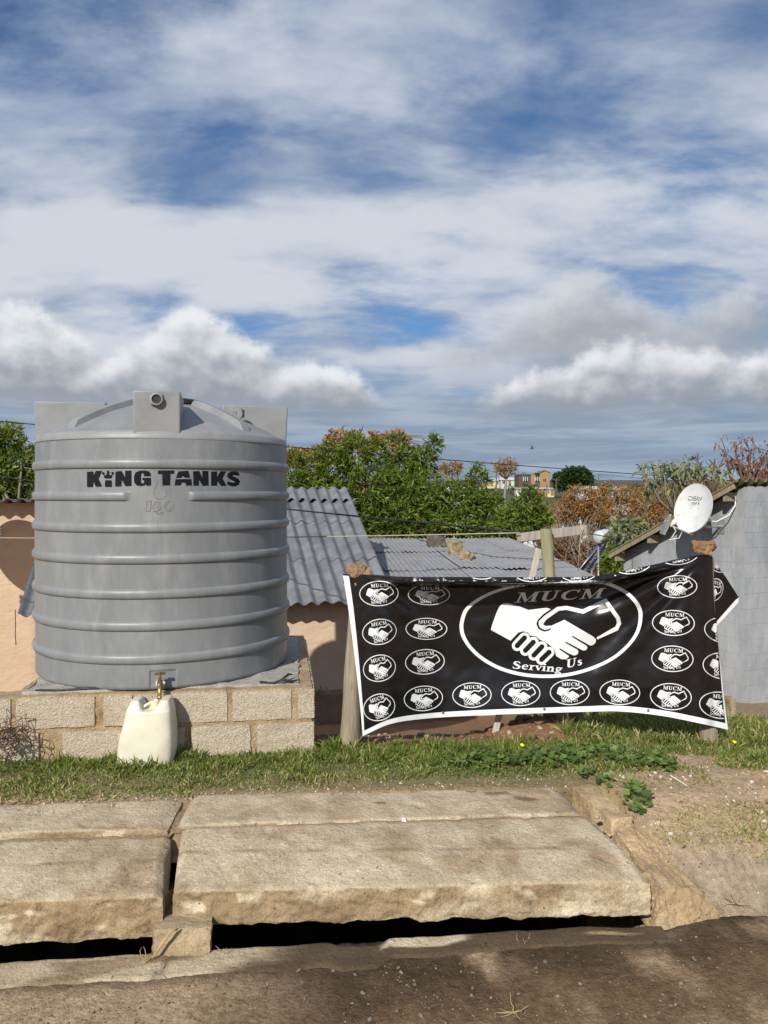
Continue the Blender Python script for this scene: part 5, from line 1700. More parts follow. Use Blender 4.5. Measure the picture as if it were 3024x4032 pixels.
ri = [(828 + (x - 828) * 0.958, 485 + (y - 485) * (0.93 if y > 485 else 0.945)) for x, y in ro]
tx = text_polys('MUCM', lambda x, y: big(512 + 745 * x + 40 * y, 262 - 40 * x - 84 * y))
tx += text_polys('Serving', lambda x, y: big(495 + 425 * x + 14 * y, 812 + 34 * x - 62 * y))
tx += text_polys('Us', lambda x, y: big(948 + 140 * x + 6 * y, 812 - 30 * x - 72 * y))
emblem(big, ([big(*p) for p in ro], [big(*p) for p in ri]), tx, 'big', cell=9)

inside = lambda x, y: y > b_top(x) + 2 and x < b_right(y) - (2 if y < 2590 else 9)
def small(cx, cy, hw, hh, rot=0.0, keep=None, surf=None, cell=7):
    r = math.radians(rot); ky = hh / 0.62
    def N(X, Y):
        x, y = X * hw, Y * ky
        return (cx + x * math.cos(r) + y * math.sin(r) * 1.0, cy + x * math.sin(r) - y * math.cos(r))
    fh = lambda x, y: N((x - 828) / 767, (480 - y) / 410 * 0.62 * 0.94 - 0.035)
    n = 48
    ro_ = [N(math.cos(2 * math.pi * i / n), 0.62 * math.sin(2 * math.pi * i / n)) for i in range(n)]
    ri_ = [N(0.962 * math.cos(2 * math.pi * i / n), 0.578 * math.sin(2 * math.pi * i / n)) for i in range(n)]
    t = text_polys('MUCM', lambda x, y: N(-0.41 + 0.92 * x, 0.305 + 0.175 * y))
    t += text_polys('Serving', lambda x, y: N(-0.42 + 0.54 * x, -0.495 + 0.02 * x + 0.145 * y))
    t += text_polys('Us', lambda x, y: N(0.17 + 0.23 * x, -0.47 + 0.03 * x + 0.165 * y))
    emblem(fh, (ro_, ri_), t, 'small', keep, surf, cell)
for e in ((1492, 2337, 77, 50, -2), (1494, 2488, 68, 51, -10), (1494, 2631, 65, 53, -14), (1493, 2785, 64, 53, -20),
          (1689, 2342, 83, 41, 0), (1679, 2476, 82, 43, 0), (1673, 2606, 78, 50, -5), (1667, 2750, 77, 50, -5),
          (1858, 2737, 77, 50, -2), (2050, 2730, 77, 50, -1), (2243, 2726, 78, 50, 0), (2440, 2726, 80, 50, 2), (2641, 2743, 82, 53, 5),
          (2666, 2310, 79, 45, -2), (2651, 2453, 84, 51, 2), (2647, 2594, 83, 52, 2)):
    small(*e)
for e in ((2834, 2777, 82, 53, 8), (2854, 2481, 82, 52, 6), (2848, 2622, 82, 53, 6), (1897, 2232, 80, 50, 0), (2093, 2242, 80, 50, 0), (2278, 2243, 82, 48, -3), (2490, 2212, 82, 48, -9), (2676, 2178, 82, 46, -9)):
    small(*e, keep=inside, cell=7)

# folded corner hanging behind the right post
FC = [(2796, 2190), (2860, 2275), (2909, 2352), (2822, 2456), (2800, 2400)]
def flap_D(x, y): return 5.345 + 0.0007 * (x - 2800) + 0.006 * math.sin((x - 2800) / 22.0) + 0.00012 * (y - 2200)
flap = lambda x, y, off=0.0: P(x, y, flap_D(x, y)) + Vector((0, -off, 0))
V, Fc = poly_mesh([[FC]], lambda x, y, k: flap(x, y), 12)
o = mesh_obj('folded_corner', V, Fc, MAT['vinyl'], banner); o.data.shade_smooth()
V, Fc = poly_mesh([[[(2909, 2352), (2907, 2372), (2822, 2464), (2822, 2446), (2896, 2362)]]], lambda x, y, k: flap(x, y, 0.002), 12)
mesh_obj('folded_hem', V, Fc, MAT['print'], banner)
inflap = lambda x, y: x > 2806 and (y - 2190) > (x - 2796) * 1.35 and y < 2456 - (x - 2822) * 1.19
small(2812, 2322, 34, 46, 18, keep=inflap, surf=flap, cell=6)
small(2832, 2212, 44, 40, 44, keep=inflap, surf=flap, cell=6)
# brass eyelets
b = MB()
for px, py in ((1744, 2807), (2143, 2792), (2552, 2797), (1400, 2300)):
    b = MB(); p = ban(px, py, 0.003)
    b.lathe([(0.0045, 0), (0.0095, 0.0), (0.0095, 0.003), (0.0045, 0.004), (0.0045, 0)], frame(p, (0, -1, 0.05)), 14, cap=False)
    b.build('eyelet', MAT['brass'], sheet, True)
    b = MB(); b.lathe([(0.0046, 0.001), (0.0, 0.001)], frame(p, (0, -1, 0.05)), 10, cap=False)
    b.build('eyelet_hole', MAT['black_plastic'], sheet)

# ------------------------------------------------------------------ vegetation
S = 3024 / 1659.0
RNG = np.random.default_rng(5)
def gz(x, y): return CZ + ground_z(x, y)

def leaf_arrays(p, d, L, W, droop=0.0):
    """p, d: (n,3) base points and unit directions; kite-shaped leaves, two triangles each (as a quad bent along the midrib)"""
    n = len(p)
    r = RNG.normal(size=(n, 3)); side = np.cross(d, r); side /= np.linalg.norm(side, axis=1, keepdims=True) + 1e-9
    nn = np.cross(side, d)
    L = np.asarray(L).reshape(-1, 1); W = np.asarray(W).reshape(-1, 1)
    mid = p + d * L * 0.45
    tip = p + d * L + np.array((0, 0, -1.0)) * L * droop
    a = mid + side * W / 2 + nn * W * 0.18; c = mid - side * W / 2 + nn * W * 0.18
    V = np.stack([p, a, tip, c], axis=1).reshape(-1, 3)
    Q = np.arange(n * 4).reshape(n, 4)
    return V, Q

def unit(v): return v / (np.linalg.norm(v, axis=1, keepdims=True) + 1e-9)

def sample_blobs(blobs, n, inner=0.2):
    vol = np.array([b_[1] * b_[2] * b_[3] for b_ in blobs]); vol = vol ** 0.8; vol /= vol.sum()
    idx = RNG.choice(len(blobs), n, p=vol)
    dirs = unit(RNG.normal(size=(n, 3)))
    rad = (RNG.uniform(inner, 1.0, n) ** (1 / 2.2)).reshape(-1, 1)
    c = np.array([list(b_[0]) for b_ in blobs])[idx]; r = np.array([b_[1:4] for b_ in blobs])[idx]
    return c + dirs * r * rad, dirs

def blob(x, y, rx_, ry_, D, rd=None):
    """crown lobe given in photo coordinates (display px) and a distance"""
    k = D / F * S
    return (P(x * S, y * S, D), rx_ * k, rd if rd else rx_ * k * 0.8, ry_ * k)

def make_tree(name, label, base, blobs, tufts, per, L, W, lm, bm, tr, limbs=8, droop=0.15, up=0.45, cat='tree', group=None, spread=0.5, twig=0.006, crown='crown', jitter=0.25, seed=1, inner=0.2, limb_up=0.5, trunk_h=None):
    global RNG
    RNG = np.random.default_rng(seed)
    rnd = random.Random(seed)
    base = Vector(base)
    t = thing(name, label, cat, tuple(base), group)
    pts, out = sample_blobs(blobs, tufts, inner)
    # wood: trunk forks into limbs that reach lobes, twigs reach tufts
    cen = Vector(pts.mean(axis=0)); zlow = pts[:, 2].min()
    fork = Vector((lerp(base.x, cen.x, 0.3), lerp(base.y, cen.y, 0.3), trunk_h if trunk_h is not None else lerp(base.z, max(zlow, base.z + 0.3), 0.7)))
    b = MB()
    b.tube([base - Vector((0, 0, 0.2)), base.lerp(fork, 0.5) + Vector((rnd.gauss(0, tr), rnd.gauss(0, tr), 0)), fork], [tr * 1.25, tr, tr * 0.85], 8)
    ends = []
    for k in range(limbs):
        e = Vector(pts[rnd.randrange(tufts)])
        m1 = fork.lerp(e, 0.4) + Vector((rnd.gauss(0, 1), rnd.gauss(0, 1), limb_up)) * (e - fork).length * 0.08
        m2 = fork.lerp(e, 0.75) + Vector((rnd.gauss(0, 1), rnd.gauss(0, 1), limb_up)) * (e - fork).length * 0.06
        b.tube([fork, m1, m2, e], [tr * 0.6, tr * 0.42, tr * 0.26, tr * 0.12], 6)
        ends += [(m1, tr * .3), (m2, tr * .2), (e, tr * .12), (m1.lerp(m2, .5), tr * .25), (m2.lerp(e, .5), tr * .15)]
    ea = np.array([list(e[0]) for e in ends])
    for i in range(0, tufts, max(1, int(tufts / (420 * twig / 0.006)))):
        p = Vector(pts[i])
        j = int(((ea - pts[i]) ** 2).sum(axis=1).argmin())
        q = ends[j][0]
        mid = q.lerp(p, 0.55) + Vector((rnd.gauss(0, 1), rnd.gauss(0, 1), rnd.gauss(0, 1))) * (p - q).length * 0.10
        b.tube([q, mid, p], [max(twig, ends[j][1] * 0.6), twig, twig * 0.6], 4, cap=False)
    b.build('trunk', bm, t, True)
    n = tufts * per
    idx = np.repeat(np.arange(tufts), per)
    ax = unit(out + np.array((0, 0, up)) + RNG.normal(size=(tufts, 3)) * 0.3)
    d = unit(ax[idx] * 0.75 + RNG.normal(size=(n, 3)) * spread * 1.3)
    p = pts[idx] + RNG.normal(size=(n, 3)) * L * jitter
    ls = L * RNG.uniform(0.5, 1.4, n)
    V, Q = leaf_arrays(p, d, ls, W * RNG.uniform(0.7, 1.3, n), droop)
    tint = np.zeros((n, 3)); tb = RNG.uniform(0, 0.65, tufts)[idx]
    tint[:, 0] = np.clip(tb + RNG.uniform(0, 0.4, n), 0, 1); tint[:, 1] = RNG.uniform(0, 1, n)
    np_mesh(crown, V, Q, lm, t, np.repeat(tint, 4, axis=0))
    return t

LM = {
 'green': leaf_mat('leaf_green', (0.055, 0.100, 0.014), (0.235, 0.315, 0.052), (0.32, 0.29, 0.08), 0.42),
 'deep': leaf_mat('leaf_deep_green', (0.022, 0.045, 0.010), (0.060, 0.105, 0.022), None),
 'orange': leaf_mat('leaf_orange', (0.23, 0.11, 0.032), (0.50, 0.27, 0.08), (0.14, 0.09, 0.035), 0.35, 0.7),
 'rust': leaf_mat('seed_rust', (0.15, 0.075, 0.045), (0.28, 0.15, 0.085), None, 0.2, 0.8),
 'bugweed': leaf_mat('leaf_grey_green', (0.14, 0.17, 0.085), (0.33, 0.36, 0.22), (0.42, 0.38, 0.08), 0.35, 0.6),
 'grass': leaf_mat('grass_blade', (0.065, 0.100, 0.016), (0.23, 0.285, 0.058), (0.46, 0.40, 0.19), 0.35, 0.5),
 'dry': leaf_mat('dry_grass', (0.20, 0.15, 0.06), (0.34, 0.27, 0.13), (0.12, 0.14, 0.03), 0.3, 0.7),
 'weed': leaf_mat('mallow_leaf', (0.055, 0.10, 0.020), (0.155, 0.235, 0.055), (0.24, 0.28, 0.09), 0.3, 0.45),
 'hill': leaf_mat('hill_scrub', (0.045, 0.060, 0.016), (0.105, 0.115, 0.038), (0.20, 0.12, 0.04), 0.2, 0.8),
 'brush': leaf_mat('dry_brush_leaf', (0.13, 0.06, 0.028), (0.23, 0.125, 0.055), (0.09, 0.10, 0.03), 0.2, 0.8),
}
def gbase(x, D):
    p = P(x * S, 1940, D); return (p.x, p.y, gz(p.x, p.y))
D = 18.5
G1 = 'leafy green trees behind the houses'
make_tree('leafy_tree', 'tall leafy green tree right behind the peach house roof', gbase(735, D), [blob(690, 1075, 62, 62, D), blob(715, 1005, 42, 48, D), blob(765, 990, 38, 45, D), blob(795, 1060, 62, 62, D), blob(745, 1115, 85, 55, D), blob(690, 985, 16, 24, D), blob(765, 955, 20, 22, D), blob(645, 1040, 36, 55, D), blob(640, 1000, 18, 25, D)],
          930, 13, 0.17, 0.042, LM['green'], MAT['bark'], 0.10, 12, group=G1, seed=21)
make_tree('leafy_tree', 'leafy green tree with an upright top spray above the iron roof', gbase(885, D), [blob(870, 1015, 46, 48, D + .5), blob(912, 1000, 32, 40, D + .5), blob(934, 968, 19, 26, D + .5), blob(865, 1080, 70, 62, D), blob(925, 1070, 44, 52, D), blob(895, 1132, 85, 36, D), blob(850, 965, 26, 24, D + .5), blob(815, 975, 22, 28, D + .5)],
          900, 13, 0.17, 0.042, LM['green'], MAT['bark'], 0.10, 12, group=G1, seed=22)
make_tree('leafy_tree', 'lower leafy green tree between the tall green tree and the timber pole', gbase(1015, D), [blob(1000, 1080, 42, 44, D), blob(1030, 1035, 24, 30, D), blob(985, 1130, 56, 36, D), blob(1045, 1105, 42, 46, D), blob(1050, 1150, 50, 28, D), blob(955, 1100, 30, 46, D)],
          580, 13, 0.16, 0.040, LM['green'], MAT['bark'], 0.08, 9, group=G1, seed=23)
make_tree('leafy_tree', 'small leafy green tree just left of the timber pole', gbase(1135, D - 1), [blob(1140, 1095, 36, 30, D - 1), blob(1118, 1130, 52, 36, D - 1), blob(1160, 1128, 28, 32, D - 1), blob(1150, 1070, 20, 18, D - 1), blob(1100, 1150, 40, 25, D - 1)],
          430, 13, 0.15, 0.038, LM['green'], MAT['bark'], 0.07, 8, group=G1, seed=24)
make_tree('leafy_tree', 'leafy green tree at the left edge beside the tank', gbase(10, 17), [blob(15, 955, 34, 40, 17.5), blob(45, 1000, 34, 40, 17.5), blob(0, 1035, 60, 42, 17.5), blob(62, 1035, 24, 40, 17.5), blob(-40, 960, 45, 55, 17.5), blob(100, 1000, 30, 50, 17.5)],
          620, 13, 0.17, 0.042, LM['green'], MAT['palebark'], 0.09, 9, group=G1, seed=25, inner=0.3)
G2 = 'orange autumn trees'
make_tree('autumn_tree', 'orange autumn tree rising behind the tallest green tree', gbase(790, 36), [blob(738, 945, 34, 22, 36), blob(790, 955, 44, 24, 36), blob(850, 952, 32, 20, 36), blob(715, 968, 26, 22, 36), blob(875, 975, 20, 18, 36)],
          260, 9, 0.22, 0.09, LM['orange'], MAT['palebark'], 0.13, 14, group=G2, seed=31, twig=0.014)
make_tree('autumn_tree', 'small orange autumn tree just right of the tank top', gbase(640, 34), [blob(640, 990, 24, 18, 34), blob(668, 985, 14, 12, 34)], 120, 12, 0.24, 0.09, LM['orange'], MAT['palebark'], 0.1, 8, group=G2, seed=32, twig=0.014)
make_tree('autumn_tree', 'far round orange tree on the skyline left of the brick building', gbase(1094, 170), [blob(1092, 1004, 25, 15, 170), blob(1080, 1012, 16, 12, 170), blob(1108, 1014, 14, 12, 170)], 120, 6, 0.48, 0.26, LM['orange'], MAT['palebark'], 0.30, 26, group=G2, seed=33, twig=0.05, jitter=0.5, trunk_h=P(0, 1035 * S, 170).z)
make_tree('autumn_tree', 'far low orange tree on the skyline behind the green trees', gbase(978, 150), [blob(975, 1008, 27, 13, 150), blob(955, 1015, 14, 9, 150)], 110, 6, 0.46, 0.25, LM['orange'], MAT['palebark'], 0.26, 22, group=G2, seed=34, twig=0.05, jitter=0.5)
for i, (bl, tf, lab) in enumerate((([(1255, 1075, 42, 28), (1225, 1105, 40, 26), (1285, 1100, 40, 30)], 420, 'orange autumn tree above the right arm of the cross bar'), ([(1330, 1065, 45, 26), (1345, 1105, 55, 34), (1300, 1130, 45, 26)], 460, 'orange autumn tree over the solar water heater'),
                                   ([(1405, 1075, 40, 34), (1440, 1110, 45, 34), (1385, 1120, 44, 30)], 440, 'orange autumn tree left of the satellite dish'), ([(1480, 1060, 40, 26), (1540, 1060, 45, 24), (1610, 1060, 55, 24)], 420, 'orange autumn tree behind the grey house roof'),
                                   ([(1215, 1140, 40, 28), (1265, 1160, 45, 26), (1225, 1190, 40, 26)], 340, 'low orange autumn tree under the cross bar'))):
    Dd = 34 + 2.5 * i
    make_tree('autumn_tree', lab, gbase(bl[1][0], Dd), [blob(*q, Dd) for q in bl], int(tf * 0.9), 10, 0.145, 0.055, LM['orange'], MAT['palebark'], 0.10, 18, group=G2, seed=40 + i, twig=0.016, spread=0.7, jitter=0.5)
make_tree('round_tree', 'far dark green round tree on the skyline right of the brick building', gbase(1245, 205), [blob(1245, 1030, 30, 18, 205), blob(1215, 1040, 20, 17, 205), blob(1262, 1042, 18, 14, 205)], 520, 12, 0.9, 0.5, LM['deep'], MAT['bark'], 0.5, 8, seed=35, twig=0.05, jitter=0.4)
# bugweed with grey-green leaves
make_tree('shrub_tree', 'sparse grey-green shrub tree above the satellite dish', gbase(1460, 15.5), [blob(1415, 1010, 34, 14, 15.5), blob(1475, 1012, 42, 16, 15.5), blob(1392, 1045, 18, 24, 15.5), blob(1530, 1022, 34, 18, 15.5), blob(1440, 1045, 40, 18, 15.5)],
          75, 7, 0.15, 0.055, LM['bugweed'], MAT['palebark'], 0.05, 18, droop=0.5, up=0.1, seed=51, twig=0.010, trunk_h=P(0, 1115 * S, 15.5).z)
make_tree('shrub', 'grey-green leafy bush beside the solar water heater', gbase(1345, 14.5), [blob(1350, 1150, 30, 22, 14.5), blob(1370, 1140, 22, 18, 14.5), blob(1330, 1165, 18, 16, 14.5)], 130, 10, 0.15, 0.052, LM['bugweed'], MAT['bark'], 0.04, 6, cat='bush', seed=52, droop=0.3, twig=0.008)
make_tree('shrub', 'small green bush at the low corner of the grey house', gbase(1335, 12.9), [blob(1335, 1195, 14, 16, 12.9), blob(1325, 1215, 16, 16, 12.9), blob(1345, 1225, 14, 18, 12.9)], 60, 9, 0.15, 0.055, LM['green'], MAT['bark'], 0.03, 5, cat='bush', seed=53, droop=0.35, twig=0.008)
# bare tree with hanging seed clusters
make_tree('bare_tree', 'nearly bare tree with rusty seed clusters at the right edge', gbase(1615, 16.5), [blob(1555, 955, 12, 12, 16.5), blob(1570, 985, 16, 14, 16.5), blob(1610, 960, 28, 14, 16.5), blob(1650, 975, 30, 18, 16.5), blob(1600, 1000, 40, 20, 16.5), blob(1690, 985, 40, 30, 16.5), blob(1640, 1015, 45, 18, 16.5)],
          95, 6, 0.10, 0.032, LM['rust'], MAT['redbark'], 0.07, 22, droop=0.8, up=-0.6, seed=54, twig=0.010, jitter=0.4, trunk_h=P(0, 1075 * S, 16.5).z)
make_tree('bare_tree', 'thin bare grey tree behind the shrub tree', gbase(1545, 19), [blob(1545, 1000, 30, 14, 19), blob(1500, 990, 22, 12, 19), blob(1525, 1020, 40, 14, 19)], 90, 1, 0.06, 0.02, LM['rust'], MAT['bark'], 0.06, 16, seed=55, twig=0.012, trunk_h=P(0, 1080 * S, 19).z)

# dry brush below, one tangled mass
def stuff_leaves(name, pts, d, L, W, mat, droop=0.0, tint=None):
    V, Q = leaf_arrays(pts, d, L, W, droop)
    n = len(pts)
    if tint is None:
        tint = np.zeros((n, 3)); tint[:, 0] = RNG.uniform(0, 1, n); tint[:, 1] = RNG.uniform(0, 1, n)
    o = np_mesh(name, V, Q, mat, None, np.repeat(tint, 4, axis=0))
    return tag(o, kind='stuff')
RNG = np.random.default_rng(77)
bl = [blob(1220, 1195, 45, 35, 21), blob(1280, 1205, 45, 35, 21), blob(1330, 1195, 40, 45, 19), blob(1250, 1240, 60, 30, 20), blob(1180, 1170, 30, 25, 22)]
pts, out = sample_blobs(bl, 5000, 0.05)
brush = stuff_leaves('dry_brush', pts, unit(RNG.normal(size=(5000, 3)) + np.array((0, 0, 0.3))), RNG.uniform(0.08, 0.22, 5000), RNG.uniform(0.02, 0.05, 5000), LM['brush'])
tag(brush, 'mass of dry brown brush below the cross bar', 'brush')
b = MB(); rnd = random.Random(6)
for k in range(150):
    p = Vector(pts[rnd.randrange(5000)]); v = Vector((rnd.gauss(0, .8), rnd.gauss(0, .4), abs(rnd.gauss(0.6, .5)))).normalized()
    q = [p]
    for i in range(4):
        v = (v + Vector((rnd.gauss(0, .3), rnd.gauss(0, .3), rnd.gauss(0, .3)))).normalized(); p = p + v * 0.28; q.append(p.copy())
    b.tube(q, [0.016, 0.012, 0.009, 0.006, 0.003], 4, cap=False)
b.build('twig', MAT['palebark'], brush)
# scrub on the hillside across the valley
n = 26000
cl = 1500
cy_ = RNG.uniform(45, 330, cl); cx_ = RNG.uniform(-0.62, 0.62, cl) * cy_
keep = np.array([fbm((x * 0.03, y * 0.03, 5), 2) > -0.12 for x, y in zip(cx_, cy_)])
cx_, cy_ = cx_[keep], cy_[keep]; cl = len(cx_)
cz_ = np.array([gz(x, y) for x, y in zip(cx_, cy_)]); cr = RNG.uniform(0.6, 1.9, cl)
idx = RNG.integers(0, cl, n)
dirs = unit(RNG.normal(size=(n, 3))); dirs[:, 2] = np.abs(dirs[:, 2])
pts = np.stack([cx_[idx], cy_[idx], cz_[idx]], axis=1) + dirs * (cr[idx] * RNG.uniform(0.5, 1, n) ** 0.4).reshape(-1, 1)
tint = np.zeros((n, 3)); tint[:, 0] = np.clip(RNG.uniform(0, .7, cl)[idx] + RNG.uniform(0, .3, n), 0, 1); tint[:, 1] = np.where(RNG.uniform(0, 1, cl)[idx] > 0.85, 1.0, 0.0)
tag(stuff_leaves('hillside_scrub', pts, unit(RNG.normal(size=(n, 3))), RNG.uniform(0.5, 1.0, n), RNG.uniform(0.35, 0.7, n), LM['hill'], 0, tint), 'scrub covering the hillside across the valley', 'scrub')

# ------------------------------------------------------------------ houses across the valley
PAINT = {}
def paint(c):
    if c not in PAINT: PAINT[c] = pm('wall_paint', c, tuple(v * 0.88 for v in c), 0.8, 0.9)
    return PAINT[c]
GLASS = pm('dark_pane', (0.02, 0.022, 0.026), None, 5, 0.2)
def far_house(label, x0, x1, y0, y1, D, wall, roof, style='gable', windows=2, depth=None, rz=0.0, group='houses across the valley', door=True, name='house'):
    """front between photo px x0..x1, wall top y0, foot y1"""
    a, c = P(x0, y1, D), P(x1, y1, D)
    W = (c - a).length; H = (y1 - y0) / F * D; dp = depth or max(3.0, W * 0.7)
    cen = (a + c) / 2
    t = thing(name, label, 'house', tuple(cen), group)
    b = MB()
    zf = min(a.z, gz(cen.x, cen.y)) - 1.0
    b.hexa([Vector((a.x, D, zf)), Vector((c.x, D, zf)), Vector((c.x, D + dp, zf)), Vector((a.x, D + dp, zf)), Vector((a.x, D, a.z + H)), Vector((c.x, D, a.z + H)), Vector((c.x, D + dp, a.z + H)), Vector((a.x, D + dp, a.z + H))])
    b.build('wall', paint(wall), t)
    zt = a.z + H; o = 0.3
    b = MB()
    if style == 'gable':
        rise = W * 0.16 + 0.3
        r0, r1 = Vector((cen.x, D - o, zt + rise)), Vector((cen.x, D + dp + o, zt + rise))
        e = [Vector((a.x - o, D - o, zt - 0.05)), Vector((a.x - o, D + dp + o, zt - 0.05)), Vector((c.x + o, D - o, zt - 0.05)), Vector((c.x + o, D + dp + o, zt - 0.05))]
        up_ = Vector((0, 0, 0.12))
        b.add([e[0], e[1], r1, r0, e[2], e[3]] + [p + up_ for p in (e[0], e[1], r1, r0, e[2], e[3])], [(0, 3, 2, 1), (3, 4, 5, 2), (6, 7, 8, 9), (9, 8, 11, 10), (0, 6, 9, 3), (3, 9, 10, 4), (0, 1, 7, 6), (4, 10, 11, 5)])
        g = MB(); g.add([Vector((a.x, D + 0.02, zt)), Vector((c.x, D + 0.02, zt)), Vector((cen.x, D + 0.02, zt + rise))], [(0, 1, 2)])
        g.build('gable', paint(wall), t)
    elif style == 'side':
        rise = dp * 0.22
        b.add([Vector((a.x - o, D - o, zt - 0.05)), Vector((c.x + o, D - o, zt - 0.05)), Vector((c.x + o, D + dp / 2, zt + rise)), Vector((a.x - o, D + dp / 2, zt + rise)), Vector((a.x - o, D + dp + o, zt)), Vector((c.x + o, D + dp + o, zt)),
               Vector((a.x - o, D - o, zt + 0.08)), Vector((c.x + o, D - o, zt + 0.08))], [(6, 7, 2, 3), (3, 2, 5, 4), (0, 1, 7, 6), (0, 6, 3, 4), (1, 5, 2, 7)])
    else:
        b.hexa([Vector((a.x - o, D - o, zt + 0.02)), Vector((c.x + o, D - o, zt + 0.02)), Vector((c.x + o, D + dp, zt + 0.35)), Vector((a.x - o, D + dp, zt + 0.35)), Vector((a.x - o, D - o, zt + 0.14)), Vector((c.x + o, D - o, zt + 0.14)), Vector((c.x + o, D + dp, zt + 0.5)), Vector((a.x - o, D + dp, zt + 0.5))])
    b.build('roof', paint(roof), t)
    hh = min(H, 2.6)
    slots = windows + (1 if door else 0)
    for k in range(slots):
        x = lerp(a.x, c.x, (k + 0.5) / slots)
        isd = door and k == slots // 2
        w_, h_, zc = (0.85, 1.9, a.z + 0.95) if isd else (min(1.1, W / slots * 0.5), 0.95, a.z + hh * 0.6)
        b = MB(); b.box((x, D - 0.02, zc), (w_, 0.08, h_)); f = b.build('door' if isd else 'window', paint((0.30, 0.16, 0.09)) if isd else GLASS, t)
        if not isd:
            b = MB()
            for dx in (-w_ / 2, 0, w_ / 2): b.box((x + dx, D - 0.07, zc), (0.07, 0.05, h_ + 0.1))
            b.build('window_frame', paint((0.7, 0.7, 0.68)), f)
    return t, a, c, zt

BRK = (0.36, 0.22, 0.10)
# two-storey brick building
far_house('tall narrow brick gable end of the two-storey building across the valley', 2126, 2164, 1862, 1910, 240, BRK, (0.17, 0.19, 0.09), 'gable', 1, 9, door=False)
t, a, c, zt = far_house('dark upper floor wing joined to the brick gable across the valley', 2042, 2125, 1871, 1908, 240.5, (0.10, 0.08, 0.065), (0.05, 0.045, 0.04), 'flat', 0, 8, door=False)
for px in (2069, 2115):
    b = MB(); q = P(px, 1886, 240.2); b.box(q, (1.25, 0.1, 1.2)); w_ = b.build('window', GLASS, t)
    b = MB()
    for dx in (-0.62, 0.0, 0.62): b.box(q + Vector((dx, -0.08, 0)), (0.16, 0.08, 1.3))
    b.box(q + Vector((-0.3, -0.1, 0)), (0.62, 0.06, 0.14)); b.build('window_frame', paint((0.75, 0.75, 0.74)), w_)
b = MB(); b.hexa([P(2091, 1908, 240.1), P(2108, 1908, 240.1), P(2108, 1908, 241), P(2091, 1908, 241), P(2091, 1869, 240.1), P(2108, 1869, 240.1), P(2108, 1869, 241), P(2091, 1869, 241)]); b.build('brick_pier', paint(BRK), t)
for args in (('low house with pale roof and red wall below the brick building', 2072, 2160, 1926, 1948, 215, (0.30, 0.09, 0.06), (0.50, 0.50, 0.52), 'flat', 2),
             ('small yellow house right below the brick building', 2152, 2182, 1927, 1951, 213, (0.68, 0.56, 0.28), (0.42, 0.40, 0.40), 'flat', 1),
             ('long white and green house left below the brick building', 2033, 2085, 1926, 1944, 205, (0.62, 0.64, 0.58), (0.34, 0.30, 0.26), 'flat', 2),
             ('white house among the orange trees on the hillside', 2274, 2354, 1927, 1960, 150, (0.55, 0.54, 0.52), (0.42, 0.38, 0.34), 'side', 3),
             ('pale house higher among the orange trees near the dish', 2410, 2476, 1928, 1952, 150, (0.50, 0.48, 0.45), (0.40, 0.38, 0.36), 'side', 2),
             ('yellow house with blue roof on the skyline left of the far orange tree', 1905, 1968, 1893, 1914, 262, (0.62, 0.52, 0.30), (0.40, 0.47, 0.55), 'side', 2),
             ('pale green house on the skyline left of the brick building', 1972, 2042, 1890, 1912, 258, (0.48, 0.56, 0.50), (0.50, 0.50, 0.52), 'side', 2),
             ('small turquoise house low in the valley', 2207, 2240, 2020, 2052, 92, (0.45, 0.62, 0.66), (0.36, 0.34, 0.32), 'flat', 1),
             ('small white house low in the valley beside the turquoise one', 2283, 2315, 2016, 2052, 90, (0.60, 0.61, 0.63), (0.40, 0.40, 0.41), 'flat', 1),
             ('house with a white roof low in the valley near the dish', 2456, 2502, 2024, 2040, 96, (0.45, 0.42, 0.38), (0.60, 0.61, 0.62), 'side', 1),
             ('brown roofed house low in the valley above the cross bar', 2160, 2204, 2054, 2085, 86, (0.42, 0.29, 0.19), (0.20, 0.14, 0.11), 'flat', 1),
             ('whitewashed house behind the small green tree', 2008, 2120, 2052, 2085, 74, (0.60, 0.60, 0.61), (0.40, 0.39, 0.39), 'flat', 3),
             ('cream house behind the lower green tree', 1770, 1830, 1935, 1975, 120, (0.66, 0.60, 0.50), (0.60, 0.60, 0.60), 'side', 2),
             ('pale house glimpsed behind the tallest green tree', 1180, 1330, 1895, 1935, 130, (0.66, 0.60, 0.52), (0.55, 0.45, 0.38), 'side', 3),
             ('peach house low in the valley behind the small green tree', 2030, 2060, 2012, 2045, 95, (0.62, 0.46, 0.30), (0.40, 0.36, 0.33), 'flat', 1)):
    far_house(*args)

# utility poles and wires
UG = 'utility poles across the valley'
for px, y0, D, lab in ((2357, 1866, 190, 'utility pole right of the round dark tree'), (2058, 1857, 225, 'left one of the two thin poles by the brick building'), (2066, 1857, 215, 'right one of the two thin poles by the brick building'), (2190, 1882, 200, 'short pole beside the round dark tree'), (1954, 1845, 120, 'dark pole left of the far orange tree'), (2153, 1905, 190, 'thin pole in front of the low pale roof')):
    top = P(px, y0, D); g = gz(top.x, D)
    t = thing('utility_pole', lab, 'pole', (top.x, D, g), UG)
    b = MB(); b.tube([(top.x, D, g - 0.5), tuple(top)], [0.16, 0.10], 8); b.build('shaft', MAT['bark'], t, True)
    b = MB(); b.box(top - Vector((0, 0, 0.5)), (1.3, 0.1, 0.1)); b.build('cross_arm', MAT['bark'], t)
b = MB(); b.tube(sag(P(-500, 1612, 15), P(3500, 1930, 24), 60, 0.12), 0.011, 5)
tag(b.build('overhead_cable', MAT['cable_b'], None, True), 'dark overhead cable crossing the sky from the tank top to the right', 'cable')
b = MB(); b.tube(sag(P(-400, 1822, 15), P(2060, 2096, 6.1), 40, 0.05), 0.008, 5)
